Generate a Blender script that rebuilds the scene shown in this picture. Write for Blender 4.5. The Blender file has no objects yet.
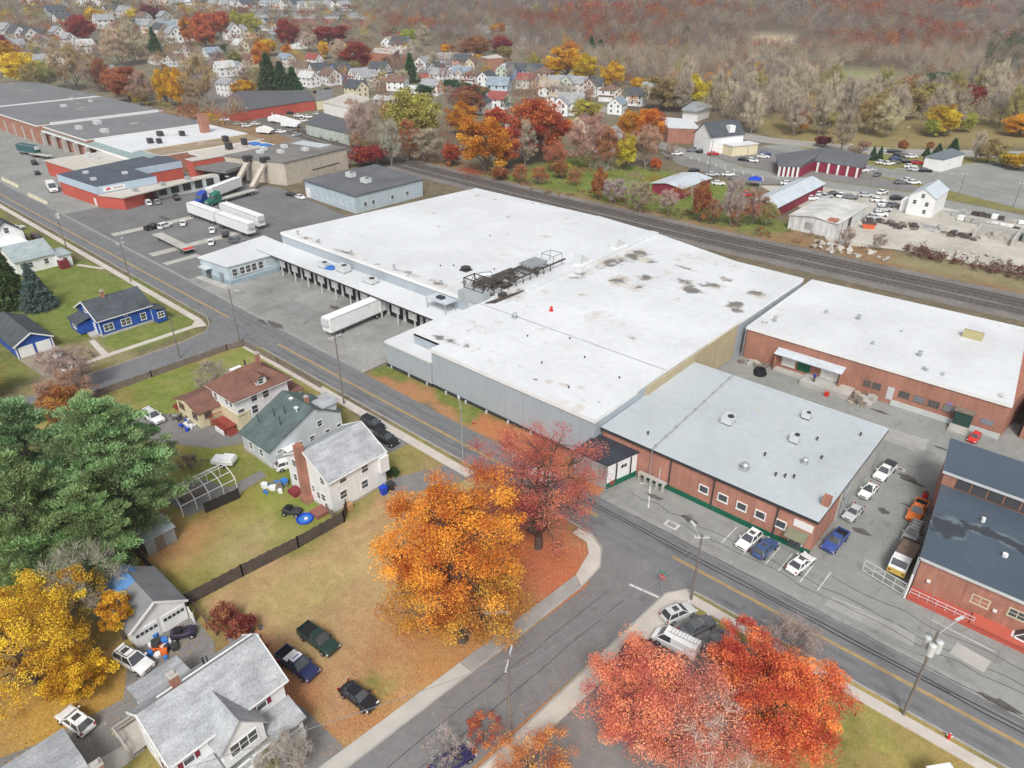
import bpy, math, random
import numpy as np
from mathutils import Vector, Matrix

SC = bpy.context.scene
COL = SC.collection
R = math.radians
# ---------------------------------------------------------------- camera
F_PX, PITCH, YAW, CAM_H = 710.0, R(29.6), R(41.2), 60.0
CP, SP, CY, SY = math.cos(PITCH), math.sin(PITCH), math.cos(YAW), math.sin(YAW)
cam_data = bpy.data.cameras.new('drone_camera')
cam = bpy.data.objects.new('drone_camera', cam_data)
COL.objects.link(cam)
cam.location = (0, 0, CAM_H)
cam.rotation_euler = (math.pi / 2 - PITCH, 0, YAW)
cam_data.sensor_width = 36
cam_data.lens = 36 * F_PX / 1024
cam_data.clip_start = 1
cam_data.clip_end = 9000
SC.camera = cam
# ---------------------------------------------------------------- overcast sky, soft sun, exposure
SUN_EL, SUN_ROT = R(48), R(143)
world = bpy.data.worlds.new('World')
SC.world = world
world.use_nodes = True
wn = world.node_tree
wn.nodes.clear()
sky = wn.nodes.new('ShaderNodeTexSky')
sky.sky_type = 'NISHITA'
sky.sun_disc = False
sky.sun_elevation = SUN_EL
sky.sun_rotation = SUN_ROT
sky.air_density = 1.0
sky.dust_density = 4.0
sky.ozone_density = 1.0
hsv = wn.nodes.new('ShaderNodeHueSaturation')
hsv.inputs['Saturation'].default_value = 0.28
bgn = wn.nodes.new('ShaderNodeBackground')
bgn.inputs['Strength'].default_value = 0.108
wout = wn.nodes.new('ShaderNodeOutputWorld')
wn.links.new(sky.outputs[0], hsv.inputs['Color'])
wn.links.new(hsv.outputs[0], bgn.inputs[0])
wn.links.new(bgn.outputs[0], wout.inputs[0])
sun_d = bpy.data.lights.new('sun', 'SUN')
sun_d.energy = 1.6
sun_d.angle = R(15)
sun_d.color = (1.0, 0.985, 0.96)
sun = bpy.data.objects.new('sun', sun_d)
COL.objects.link(sun)
sun_dir = Vector((math.sin(SUN_ROT) * math.cos(SUN_EL), math.cos(SUN_ROT) * math.cos(SUN_EL), math.sin(SUN_EL)))
sun.rotation_euler = sun_dir.to_track_quat('Z', 'Y').to_euler()
SC.view_settings.view_transform = 'Standard'
SC.view_settings.look = 'None'
SC.view_settings.exposure = 0.46
SC.view_settings.gamma = 1
SC.view_settings.use_curve_mapping = False
SC.render.engine = 'CYCLES'
SC.cycles.use_denoising = True
SC.cycles.max_bounces = 5
SC.cycles.diffuse_bounces = 3
SC.cycles.glossy_bounces = 2
SC.cycles.volume_bounces = 0
SC.cycles.transparent_max_bounces = 4
SC.cycles.caustics_reflective = False
SC.cycles.caustics_refractive = False
SC.render.use_persistent_data = False
# ---------------------------------------------------------------- ground height and survey helpers
HILL0, HILLS, HILLTOP = 450.0, 0.06, 46.0
def fwd(x, y): return -x * SY + y * CY
def ground(x, y):
    return min(max((fwd(x, y) - HILL0) * HILLS, 0.0), HILLTOP)
def site(px, py, z=0.0):
    """where the sight line through a photo pixel meets the ground (or the level z above flat ground)"""
    a, b = (px - 512) / F_PX, (384 - py) / F_PX
    fx, uz = CP + b * SP, -SP + b * CP
    t = (z - CAM_H) / uz if uz < 0 else 1e9
    if z == 0 and fx * t > HILL0:
        t = (CAM_H + HILLS * HILL0) / (HILLS * fx - uz)
    r, f = a * t, fx * t
    x, y = r * CY - f * SY, r * SY + f * CY
    return Vector((x, y, ground(x, y) if z == 0 else z))
def to_px(v):
    r, f, z = v[0] * CY + v[1] * SY, fwd(v[0], v[1]), v[2] - CAM_H
    d = max(f * CP - z * SP, 0.1)
    return 512 + F_PX * r / d, 384 - F_PX * (f * SP + z * CP) / d
def depth(v): return fwd(v[0], v[1]) * CP - (v[2] - CAM_H) * SP
def height_to(p, top_y):
    lo, hi = 0.0, 60.0
    for _ in range(30):
        m = (lo + hi) / 2
        if to_px((p[0], p[1], p[2] + m))[1] > top_y: lo = m
        else: hi = m
    return lo
# ---------------------------------------------------------------- object helpers
def tag(o, label=None, cat=None, group=None, kind=None):
    if label: o['label'] = label
    if cat: o['category'] = cat
    if group: o['group'] = group
    if kind: o['kind'] = kind
    return o
def thing(name, label, cat, loc=(0, 0, 0), rz=0.0, group=None):
    o = bpy.data.objects.new(name, None)
    COL.objects.link(o)
    o.location = loc
    o.rotation_euler = (0, 0, rz)
    o.empty_display_size = 0.5
    return tag(o, label, cat, group)
def dup(o, parent=None):
    c = o.copy()
    COL.objects.link(c)
    if parent is not None: c.parent = parent
    for ch in o.children: dup(ch, c)
    return c
def paint(o, col):
    o.color = (col[0], col[1], col[2], 1)
    for ch in o.children: paint(ch, col)
pending = []   # (object, description, where): given a label once every neighbour is known
def later(o, desc, where, cat, group=None):
    tag(o, None, cat, group)
    pending.append((o, desc, where))
    return o

class MB:
    """collects faces; build() links them as one mesh object"""
    def __init__(s, off=(0, 0, 0)):
        s.v, s.f, s.m, s.off = [], [], [], off
    def face(s, pts, mi=0):
        n = len(s.v)
        s.v += [tuple(p) for p in pts]
        s.f.append(tuple(range(n, n + len(pts))))
        s.m.append(mi)
    def mesh(s, vs, fs, mi=0):
        n = len(s.v)
        s.v += [tuple(p) for p in vs]
        for f in fs:
            s.f.append(tuple(i + n for i in f)); s.m.append(mi)
        return s
    def box(s, x0, x1, y0, y1, z0, z1, mi=0):
        if x0 > x1: x0, x1 = x1, x0
        if y0 > y1: y0, y1 = y1, y0
        v = [(x0, y0, z0), (x1, y0, z0), (x1, y1, z0), (x0, y1, z0), (x0, y0, z1), (x1, y0, z1), (x1, y1, z1), (x0, y1, z1)]
        s.mesh(v, [(0, 3, 2, 1), (4, 5, 6, 7), (0, 1, 5, 4), (1, 2, 6, 5), (2, 3, 7, 6), (3, 0, 4, 7)], mi)
        return s
    def prism(s, poly, z0, z1, mi=0, top=None):
        n = len(poly)
        a = sum(poly[i][0] * poly[(i + 1) % n][1] - poly[(i + 1) % n][0] * poly[i][1] for i in range(n))
        if a < 0: poly = poly[::-1]
        v = [(p[0], p[1], z0) for p in poly] + [(p[0], p[1], z1) for p in poly]
        fs = [tuple(range(n - 1, -1, -1))] + [(i, (i + 1) % n, n + (i + 1) % n, n + i) for i in range(n)]
        s.mesh(v, fs, mi)
        s.face([(p[0], p[1], z1) for p in poly], mi if top is None else top)
        return s
    def prof(s, pts, axis, a0, a1, mi=0):
        """2-D outline (u, z) pulled along an axis"""
        n = len(pts)
        if axis == 'y': v = [(u, a0, z) for u, z in pts] + [(u, a1, z) for u, z in pts]
        else: v = [(a0, u, z) for u, z in pts] + [(a1, u, z) for u, z in pts]
        fs = [tuple(range(n)), tuple(range(2 * n - 1, n - 1, -1))] + [(i, n + i, n + (i + 1) % n, (i + 1) % n) for i in range(n)]
        s.mesh(v, fs, mi)
        return s
    def tube(s, a, b, r0, r1=None, n=6, mi=0, caps=True):
        a, b = Vector(a), Vector(b)
        r1 = r0 if r1 is None else r1
        d = (b - a)
        if d.length < 1e-6: return s
        d.normalize()
        u = d.orthogonal().normalized(); w = d.cross(u)
        vs = []
        for c, r in ((a, r0), (b, r1)):
            for i in range(n):
                t = 2 * math.pi * i / n
                vs.append(c + (u * math.cos(t) + w * math.sin(t)) * r)
        fs = [(i, (i + 1) % n, n + (i + 1) % n, n + i) for i in range(n)]
        if caps: fs += [tuple(range(n - 1, -1, -1)), tuple(range(n, 2 * n))]
        s.mesh(vs, fs, mi)
        return s
    def bar(s, a, b, w, h, mi=0):
        """square bar between two points, w across and h up"""
        a, b = Vector(a), Vector(b)
        d = (b - a).normalized()
        sd = d.cross(Vector((0, 0, 1)))
        if sd.length < 1e-4: sd = Vector((1, 0, 0))
        sd.normalize(); up = sd.cross(d)
        sd *= w / 2; up *= h / 2
        v = [a - sd - up, a + sd - up, a + sd + up, a - sd + up, b - sd - up, b + sd - up, b + sd + up, b - sd + up]
        s.mesh(v, [(0, 1, 2, 3), (7, 6, 5, 4), (0, 4, 5, 1), (1, 5, 6, 2), (2, 6, 7, 3), (3, 7, 4, 0)], mi)
        return s
    def build(s, name, mats, parent=None, smooth=None):
        me = bpy.data.meshes.new(name)
        o = s.off
        me.from_pydata([(x - o[0], y - o[1], z - o[2]) for x, y, z in s.v], [], s.f)
        if not isinstance(mats, (list, tuple)): mats = [mats]
        for m in mats: me.materials.append(m)
        if len(mats) > 1: me.polygons.foreach_set('material_index', s.m)
        if smooth is not None:
            me.shade_smooth()
            me.set_sharp_from_angle(angle=R(smooth))
        me.update()
        ob = bpy.data.objects.new(name, me)
        COL.objects.link(ob)
        if parent is not None: ob.parent = parent
        return ob
def gable_roof(mb, x0, x1, y0, y1, ze, zr, axis, oh=0.35, th=0.16, rc=None, mi=0, ze2=None):
    a0, a1, b0, b1 = (x0, x1, y0, y1) if axis == 'y' else (y0, y1, x0, x1)
    rc = (a0 + a1) / 2 if rc is None else rc
    ze2 = ze if ze2 is None else ze2
    za = ze - oh * (zr - ze) / (rc - a0)
    zb = ze2 - oh * (zr - ze2) / (a1 - rc)
    mb.prof([(a0 - oh, za), (rc, zr), (a1 + oh, zb), (a1 + oh, zb - th), (rc, zr - th), (a0 - oh, za - th)], axis, b0 - oh, b1 + oh, mi)
def gable_wall(mb, x0, x1, y0, y1, ze, zr, axis, th=0.16, rc=None, mi=0, ze2=None, z0=0.0):
    a0, a1, b0, b1 = (x0, x1, y0, y1) if axis == 'y' else (y0, y1, x0, x1)
    rc = (a0 + a1) / 2 if rc is None else rc
    ze2 = ze if ze2 is None else ze2
    h = th * .5
    mb.prof([(a0, z0), (a1, z0), (a1, ze2 - h), (rc, zr - h), (a0, ze - h)], axis, b0, b1, mi)
def hip_roof(mb, x0, x1, y0, y1, ze, zr, oh=0.45, inset=None, mi=0, th=0.15):
    x0 -= oh; x1 += oh; y0 -= oh; y1 += oh
    w, l = x1 - x0, y1 - y0
    k = min(w, l) / 2 if inset is None else inset
    if l >= w: r0, r1 = ((x0 + x1) / 2, y0 + k, zr), ((x0 + x1) / 2, y1 - k, zr)
    else: r0, r1 = (x0 + k, (y0 + y1) / 2, zr), (x1 - k, (y0 + y1) / 2, zr)
    c = [(x0, y0, ze), (x1, y0, ze), (x1, y1, ze), (x0, y1, ze)]
    b = [(p[0], p[1], p[2] - th) for p in c]
    if l >= w: fs = [(c[0], c[1], r0), (c[1], c[2], r1, r0), (c[2], c[3], r1), (c[3], c[0], r0, r1)]
    else: fs = [(c[0], c[1], r1, r0), (c[1], c[2], r1), (c[2], c[3], r0, r1), (c[3], c[0], r0)]
    for f in fs: mb.face(f, mi)
    for i in range(4):
        j = (i + 1) % 4
        mb.face((b[i], b[j], c[j], c[i]), mi)
    mb.face(b[::-1], mi)
# ---------------------------------------------------------------- materials
class NT:
    def __init__(s, name):
        s.m = bpy.data.materials.new(name); s.m.use_nodes = True
        s.t = s.m.node_tree; s.t.nodes.clear()
        s.out = s.t.nodes.new('ShaderNodeOutputMaterial')
        s.b = s.n('ShaderNodeBsdfPrincipled')
        s.link(s.b.outputs[0], s.out.inputs[0])
        s.b.inputs['Specular IOR Level'].default_value = 0.3
    def n(s, t, **kw):
        nd = s.t.nodes.new(t)
        for k, v in kw.items(): setattr(nd, k, v)
        return nd
    def link(s, a, b): s.t.links.new(a, b)
    def coord(s, kind='Object', scale=None, rot=None):
        tc = s.n('ShaderNodeTexCoord')
        o = tc.outputs[kind]
        if scale is not None:
            mp = s.n('ShaderNodeMapping')
            mp.inputs['Scale'].default_value = scale
            if rot: mp.inputs['Rotation'].default_value = rot
            s.link(o, mp.inputs['Vector']); o = mp.outputs[0]
        return o
    def noise(s, vec, scale, detail=3, rough=.55, dist=0.0):
        nd = s.n('ShaderNodeTexNoise')
        nd.inputs['Scale'].default_value = scale; nd.inputs['Detail'].default_value = detail
        nd.inputs['Roughness'].default_value = rough; nd.inputs['Distortion'].default_value = dist
        s.link(vec, nd.inputs['Vector'])
        return nd.outputs['Fac']
    def ramp(s, fac, stops):
        nd = s.n('ShaderNodeValToRGB')
        e = nd.color_ramp.elements
        while len(e) < len(stops): e.new(0.5)
        for i, (p, c) in enumerate(stops):
            e[i].position = p
            e[i].color = (c, c, c, 1) if isinstance(c, (int, float)) else (c[0], c[1], c[2], 1)
        s.link(fac, nd.inputs[0])
        return nd.outputs[0]
    def mix(s, fac, a, b, mode='MIX'):
        nd = s.n('ShaderNodeMix', data_type='RGBA', blend_type=mode)
        for sock, v in ((nd.inputs['Factor'], fac), (nd.inputs['A'], a), (nd.inputs['B'], b)):
            pass
        fi = [i for i in nd.inputs if i.name == 'Factor' and i.type == 'VALUE'][0]
        ai = [i for i in nd.inputs if i.name == 'A' and i.type == 'RGBA'][0]
        bi = [i for i in nd.inputs if i.name == 'B' and i.type == 'RGBA'][0]
        for sock, v in ((fi, fac), (ai, a), (bi, b)):
            if isinstance(v, (int, float)): sock.default_value = v if sock is fi else (v, v, v, 1)
            elif isinstance(v, (tuple, list)): sock.default_value = (v[0], v[1], v[2], 1)
            else: s.link(v, sock)
        return [o for o in nd.outputs if o.type == 'RGBA'][0]
    def math(s, op, a, b=None, c=None):
        nd = s.n('ShaderNodeMath', operation=op)
        for i, v in enumerate((a, b, c)):
            if v is None: continue
            if isinstance(v, (int, float)): nd.inputs[i].default_value = v
            else: s.link(v, nd.inputs[i])
        return nd.outputs[0]
    def base(s, c): 
        if isinstance(c, (tuple, list)): s.b.inputs['Base Color'].default_value = (c[0], c[1], c[2], 1)
        else: s.link(c, s.b.inputs['Base Color'])
        return s
    def set(s, rough=None, metal=None, spec=None):
        if rough is not None: s.b.inputs['Roughness'].default_value = rough
        if metal is not None: s.b.inputs['Metallic'].default_value = metal
        if spec is not None: s.b.inputs['Specular IOR Level'].default_value = spec
        return s
    def bump(s, h, strength=.3, dist=.05):
        nd = s.n('ShaderNodeBump')
        nd.inputs['Strength'].default_value = strength; nd.inputs['Distance'].default_value = dist
        s.link(h, nd.inputs['Height']); s.link(nd.outputs[0], s.b.inputs['Normal'])
    def objcol(s): return s.n('ShaderNodeObjectInfo').outputs['Color']
    def attr(s, name, sock='Color'):
        nd = s.n('ShaderNodeAttribute'); nd.attribute_name = name
        return nd.outputs[sock]
MATS = {}
def simple(name, col, rough=.8, var=.15, scale=.6, metal=0.0, spec=.3, detail=4, bump=0.0, fine=0.0):
    """a plain painted / mineral surface with uneven tone"""
    if name in MATS: return MATS[name]
    s = NT(name)
    v = s.coord()
    c = s.objcol() if col is None else col
    f = s.ramp(s.noise(v, scale, detail), [(.25, 1 - var), (.75, 1 + var * .6)])
    c = s.mix(1.0, c, f, 'MULTIPLY')
    if fine:
        f2 = s.ramp(s.noise(v, 14, 2), [(.3, 1 - fine), (.7, 1 + fine * .5)])
        c = s.mix(1.0, c, f2, 'MULTIPLY')
    s.base(c).set(rough, metal, spec)
    if bump: s.bump(s.noise(v, 9, 3), bump)
    MATS[name] = s.m
    return s.m
def asphalt(name, col, crack=.5, patch=.25, fine=.16):
    s = NT(name)
    v = s.coord()
    c = s.mix(1.0, col, s.ramp(s.noise(v, .09, 5, .6), [(.3, 1 - patch), (.7, 1 + patch * .5)]), 'MULTIPLY')
    c = s.mix(1.0, c, s.ramp(s.noise(v, .7, 5, .65, .4), [(.3, .88), (.7, 1.08)]), 'MULTIPLY')
    c = s.mix(1.0, c, s.ramp(s.noise(v, 9, 2), [(.3, 1 - fine), (.7, 1 + fine * .6)]), 'MULTIPLY')
    # meandering cracks: edges of large warped cells, broken up
    nz = s.n('ShaderNodeTexNoise'); nz.inputs['Scale'].default_value = .5; nz.inputs['Detail'].default_value = 3
    s.link(v, nz.inputs['Vector'])
    add = s.n('ShaderNodeVectorMath', operation='MULTIPLY_ADD')
    s.link(nz.outputs['Color'], add.inputs[0]); add.inputs[1].default_value = (2.4, 2.4, 0); s.link(v, add.inputs[2])
    vo = s.n('ShaderNodeTexVoronoi', feature='DISTANCE_TO_EDGE'); vo.inputs['Scale'].default_value = .16
    s.link(add.outputs[0], vo.inputs['Vector'])
    cr = s.ramp(vo.outputs['Distance'], [(0.002, 1.0), (.007, 0.0)])
    br = s.ramp(s.noise(v, .22, 2), [(.48, 0.0), (.56, 1.0)])
    k = s.math('MULTIPLY', s.math('MULTIPLY', cr, br), crack)
    c = s.mix(k, c, (.07, .07, .068))
    oil = s.ramp(s.noise(v, .33, 4, .6), [(.60, 0.0), (.72, .5)])
    c = s.mix(oil, c, (.11, .105, .10))
    s.base(c).set(.92, spec=.15)
    MATS[name] = s.m
    return s.m
def brick(name, col, mortar=(.42, .36, .31)):
    s = NT(name)
    v = s.coord()
    sep = s.n('ShaderNodeSeparateXYZ'); s.link(v, sep.inputs[0])
    cmb = s.n('ShaderNodeCombineXYZ')
    s.link(s.math('ADD', sep.outputs[0], sep.outputs[1]), cmb.inputs[0]); s.link(sep.outputs[2], cmb.inputs[1])
    bt = s.n('ShaderNodeTexBrick')
    bt.inputs['Color1'].default_value = (*[c * .85 for c in col], 1); bt.inputs['Color2'].default_value = (*[min(1, c * 1.15) for c in col], 1)
    bt.inputs['Mortar'].default_value = (*mortar, 1); bt.inputs['Scale'].default_value = 4.4
    bt.inputs['Mortar Size'].default_value = .016
    s.link(cmb.outputs[0], bt.inputs['Vector'])
    c = s.mix(1.0, bt.outputs['Color'], s.ramp(s.noise(v, .35, 4), [(.3, .8), (.7, 1.12)]), 'MULTIPLY')
    st = s.noise(s.coord('Object', (1.6, 1.6, .12)), 1.0, 3)
    c = s.mix(1.0, c, s.ramp(st, [(.3, .84), (.65, 1.05)]), 'MULTIPLY')
    s.base(c).set(.88)
    MATS[name] = s.m
    return s.m
def siding(name, col, lap=.16, dirt=.12, vert=False, period=.9, rough=.6):
    """lapped boards (horizontal) or metal panel seams (vertical)"""
    if name in MATS: return MATS[name]
    s = NT(name)
    v = s.coord()
    sep = s.n('ShaderNodeSeparateXYZ'); s.link(v, sep.inputs[0])
    src = s.math('ADD', sep.outputs[0], sep.outputs[1]) if vert else sep.outputs[2]
    fr = s.math('FRACT', s.math('DIVIDE', src, period if vert else lap))
    ln = s.ramp(fr, [(0.0, .80 if vert else .86), (.05 if vert else .16, 1.0)])
    c = s.objcol() if col is None else col
    c = s.mix(1.0, c, ln, 'MULTIPLY')
    c = s.mix(1.0, c, s.ramp(s.noise(v, .5, 4), [(.3, 1 - dirt), (.7, 1.03)]), 'MULTIPLY')
    st = s.noise(s.coord('Object', (2.2, 2.2, .15)), 1.0, 3)
    c = s.mix(1.0, c, s.ramp(st, [(.3, 1 - dirt), (.6, 1.02)]), 'MULTIPLY')
    s.base(c).set(rough)
    s.bump(fr, .35, .03)
    MATS[name] = s.m
    return s.m
def shingle(name, col, streak=.22, rough=.95):
    if name in MATS: return MATS[name]
    s = NT(name)
    v = s.coord()
    c = s.objcol() if col is None else col
    c = s.mix(1.0, c, s.ramp(s.noise(s.coord('Object', (1, 1, 1)), 5.0, 3), [(.3, .80), (.7, 1.15)]), 'MULTIPLY')
    c = s.mix(1.0, c, s.ramp(s.noise(s.coord('Object', (1.3, .28, .6)), 1.0, 5, .7), [(.35, 1 - streak), (.6, 1.04)]), 'MULTIPLY')
    c = s.mix(1.0, c, s.ramp(s.noise(v, .45, 5, .6), [(.3, 1 - streak), (.7, 1 + streak * .45)]), 'MULTIPLY')
    c = s.mix(1.0, c, s.ramp(s.noise(v, 22, 1), [(.3, .9), (.7, 1.08)]), 'MULTIPLY')
    s.base(c).set(rough, spec=.15)
    MATS[name] = s.m
    return s.m
def membrane(name, col, seam=3.0, rough=.55, stain=(.12, .115, .105), warm=(.55, .47, .38)):
    """flat roofing sheet: seams, ponding tone, speckled dirt, stain patches where the mesh says so"""
    s = NT(name)
    v = s.coord()
    sep = s.n('ShaderNodeSeparateXYZ'); s.link(v, sep.inputs[0])
    wob = s.math('MULTIPLY', s.noise(v, .15, 2), 1.2)
    c = s.mix(1.0, col, s.ramp(s.noise(v, .05, 5, .6, .6), [(.3, .86), (.7, 1.05)]), 'MULTIPLY')
    c = s.mix(1.0, c, s.ramp(s.noise(v, .9, 5, .7), [(.3, .92), (.7, 1.04)]), 'MULTIPLY')
    for ax, per in ((0, seam), (1, seam * 6)):
        fr = s.math('FRACT', s.math('DIVIDE', s.math('ADD', sep.outputs[ax], wob), per))
        c = s.mix(1.0, c, s.ramp(fr, [(0.0, .95), (.02, .965), (.05, 1.0)]), 'MULTIPLY')
    d = s.attr('dirt', 'Fac')
    n1 = s.noise(v, .55, 6, .68, .3)
    k = s.ramp(s.math('ADD', n1, s.math('MULTIPLY', d, .50)), [(.72, 0.0), (.86, 1.0)])
    k2 = s.ramp(s.math('ADD', s.noise(v, .25, 5, .6), s.math('MULTIPLY', d, .42)), [(.66, 0.0), (.80, .7)])
    c = s.mix(k2, c, warm)
    c = s.mix(s.math('MULTIPLY', k, .86), c, stain)
    sp = s.ramp(s.noise(v, 3.1, 2), [(.72, 0.0), (.75, .7)])
    sp2 = s.math('MULTIPLY', sp, s.ramp(s.noise(v, .12, 3), [(.45, 0.0), (.6, 1.0)]))
    c = s.mix(sp2, c, (.12, .115, .11))
    s.base(c).set(rough, spec=.3)
    s.bump(s.noise(v, .5, 3), .25, .08)
    MATS[name] = s.m
    return s.m
def leafmat(name, attr_col=None, trans=.3, jit=.35):
    s = NT(name)
    s.t.nodes.remove(s.b)
    c = s.objcol() if attr_col is None else s.attr(attr_col)
    tone = s.attr('tone', 'Fac')
    k = s.math('ADD', .55, s.math('MULTIPLY', tone, .9))
    c = s.mix(1.0, c, k, 'MULTIPLY')
    hs = s.n('ShaderNodeHueSaturation')
    hs.inputs['Saturation'].default_value = 1.0
    s.link(s.math('ADD', .472, s.math('MULTIPLY', tone, .056)), hs.inputs['Hue'])
    s.link(c, hs.inputs['Color'])
    d = s.n('ShaderNodeBsdfDiffuse'); t = s.n('ShaderNodeBsdfTranslucent'); mx = s.n('ShaderNodeMixShader')
    s.link(hs.outputs[0], d.inputs[0]); s.link(hs.outputs[0], t.inputs[0])
    mx.inputs[0].default_value = trans
    s.link(d.outputs[0], mx.inputs[1]); s.link(t.outputs[0], mx.inputs[2]); s.link(mx.outputs[0], s.out.inputs[0])
    MATS[name] = s.m
    return s.m
def terrain_mat():
    s = NT('grass_and_leaf_ground')
    v = s.coord()
    c = s.attr('cover')
    litter = s.attr('litter', 'Fac')
    c = s.mix(1.0, c, s.ramp(s.noise(v, .12, 6, .65), [(.25, .72), (.75, 1.22)]), 'MULTIPLY')
    c = s.mix(1.0, c, s.ramp(s.noise(v, .9, 5, .7, .5), [(.25, .75), (.75, 1.2)]), 'MULTIPLY')
    c = s.mix(1.0, c, s.ramp(s.noise(v, 5, 3, .7), [(.25, .66), (.75, 1.3)]), 'MULTIPLY')
    c = s.mix(1.0, c, s.ramp(s.noise(v, 17, 2, .7), [(.3, .7), (.7, 1.28)]), 'MULTIPLY')
    c = s.mix(s.ramp(s.noise(v, .42, 7, .72, .8), [(.47, 0.0), (.66, .36)]), c, (.40, .31, .155))
    c = s.mix(s.ramp(s.noise(v, .8, 6, .7, .5), [(.60, 0.0), (.68, .3)]), c, (.19, .15, .06))
    hs = s.n('ShaderNodeHueSaturation'); s.link(s.ramp(s.noise(v, .3, 4), [(.3, .485), (.7, .513)]), hs.inputs['Hue']); s.link(c, hs.inputs['Color'])
    c = hs.outputs[0]
    n = s.noise(v, 6.5, 2, .5)
    k = s.math('GREATER_THAN', s.math('ADD', n, s.math('MULTIPLY', litter, .28)), .70)
    lc = s.ramp(s.noise(v, 2.7, 2), [(.3, (.34, .12, .06)), (.5, (.46, .21, .07)), (.7, (.52, .34, .14))])
    lc = s.mix(.6, lc, s.mix(1.0, s.attr('cover'), (1.25, 1.2, 1.2), 'MULTIPLY'))
    c = s.mix(s.math('MULTIPLY', k, .85), c, lc)
    s.base(c).set(1.0, spec=.05)
    s.bump(s.noise(v, 3, 4), .5, .08)
    MATS['terrain'] = s.m
    return s.m

M_TERRAIN = terrain_mat()
M_ROAD = asphalt('road_asphalt', (.20, .203, .208), crack=.3, patch=.10, fine=.10)
M_ROAD2 = asphalt('side_street_asphalt', (.225, .22, .22), crack=.3, patch=.12)
M_LOT = asphalt('old_lot_asphalt', (.305, .31, .29), crack=.4, patch=.2)
M_LOTD = asphalt('dark_lot_asphalt', (.20, .20, .20), crack=.3, patch=.2)
M_DOCK = asphalt('dock_yard_asphalt', (.325, .32, .30), crack=.35, patch=.34)
M_DRIVE = asphalt('driveway_asphalt', (.245, .235, .225), crack=.35, patch=.2)
M_GRAVEL = asphalt('crushed_stone', (.55, .515, .45), crack=0, patch=.25, fine=.3)
M_BALLAST = asphalt('ballast_stone', (.25, .225, .205), crack=0, patch=.3, fine=.45)
M_BALLAST2 = asphalt('dark_ballast_stone', (.175, .175, .17), crack=0, patch=.25, fine=.4)
M_WALK = simple('concrete_walk', (.58, .53, .47), .9, .16, .5, fine=.12)
M_WALKG = simple('grey_concrete_walk', (.36, .34, .31), .9, .2, .5, fine=.12)
M_KERB = simple('kerb_stone', (.40, .385, .36), .9, .2, .8)
M_CONC = simple('concrete', (.47, .45, .41), .9, .2, .4, fine=.1)
M_YELLOW = simple('yellow_road_paint', (.58, .37, .08), .8, .35, 1.3)
M_WLINE = simple('white_road_paint', (.62, .62, .60), .8, .3, 1.1)
M_TAR = simple('crack_sealant', (.045, .045, .047), .7, .2, 2)
M_ROOFW = membrane('white_membrane', (.70, .715, .725))
M_ROOFP = membrane('pale_grey_membrane', (.51, .55, .57), seam=2.2)
M_ROOFG = membrane('grey_gravel_roof', (.20, .20, .205), seam=5)
M_ROOFD = membrane('blue_grey_rubber_roof', (.085, .112, .145), seam=3.4, rough=.35, stain=(.03, .032, .038), warm=(.20, .24, .27))
M_ROOFT = membrane('tan_ballast_roof', (.34, .25, .15), seam=6)
M_ROOFB = simple('black_rubber_roof', (.05, .055, .07), .5, .3, .3)
M_ROOFC = membrane('cream_gravel_roof', (.60, .56, .49), seam=6)
M_BRICK = brick('red_brick', (.40, .16, .105))
M_BRICKP = brick('orange_brick', (.46, .19, .13))
M_BRICKR = simple('red_painted_brick', (.50, .105, .075), .8, .15, .5)
M_MAROON = simple('maroon_siding', (.26, .03, .055), .6, .15, .8)
M_SEAM = siding('blue_grey_metal_panel', (.385, .43, .465), vert=True, period=3.6, dirt=.05, rough=.45)
M_SEAMF = siding('grey_metal_panel', (.40, .43, .45), vert=True, period=1.1, dirt=.10, rough=.5)
M_BEIGE = siding('beige_metal_panel', (.50, .42, .27), vert=True, period=2.4, dirt=.12, rough=.6)
M_PALEBLUE = siding('pale_blue_block', (.50, .59, .64), lap=.6, dirt=.12)
M_TANW = siding('tan_metal_wall', (.56, .50, .42), vert=True, period=2.0, dirt=.15)
M_WHITES = siding('white_clapboard', (.84, .845, .84), dirt=.07)
M_CREAMS = siding('cream_clapboard', (.76, .68, .46), dirt=.08)
M_GREYS = siding('pale_grey_clapboard', (.60, .64, .67), dirt=.08)
M_BLUES = siding('royal_blue_clapboard', (.026, .09, .40), dirt=.10)
M_ANYS = siding('house_siding', None, dirt=.10)
M_SHG = shingle('grey_shingles', (.45, .465, .48), .24)
M_SHD = shingle('dark_grey_shingles', (.10, .112, .125), .25)
M_SHGR = shingle('green_grey_shingles', (.125, .165, .16), .22)
M_SHB = shingle('brown_shingles', (.24, .125, .095), .22)
M_SHW = shingle('pale_green_grey_shingles', (.40, .46, .47), .2)
M_ANYR = shingle('house_shingles', None, .22)
M_TRIM = simple('white_trim', (.80, .80, .78), .5, .08)
M_GREEN = simple('dark_green_paint', (.01, .13, .075), .6, .2)
M_DARK = simple('dark_metal', (.05, .05, .052), .5, .3)
M_BLACK = simple('black_rubber', (.018, .018, .02), .8, .2)
M_STEEL = simple('galvanized_steel', (.45, .47, .48), .45, .15, metal=.4)
M_LMET = simple('light_grey_metal', (.58, .60, .60), .5, .12)
M_RUST = simple('rusty_steel', (.085, .072, .064), .85, .4, 1.5)
M_WOOD = simple('weathered_wood', (.22, .18, .15), .95, .3, 1.2)
M_DWOOD = simple('dark_fence_wood', (.105, .085, .072), .95, .3, 1.0)
M_REDDECK = simple('red_deck_paint', (.30, .065, .05), .8, .25, 1)
M_POLE = simple('utility_pole_wood', (.21, .185, .165), .95, .25, 2)
M_BARK = simple('bark', (.12, .095, .078), 1.0, .3, 2)
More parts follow.
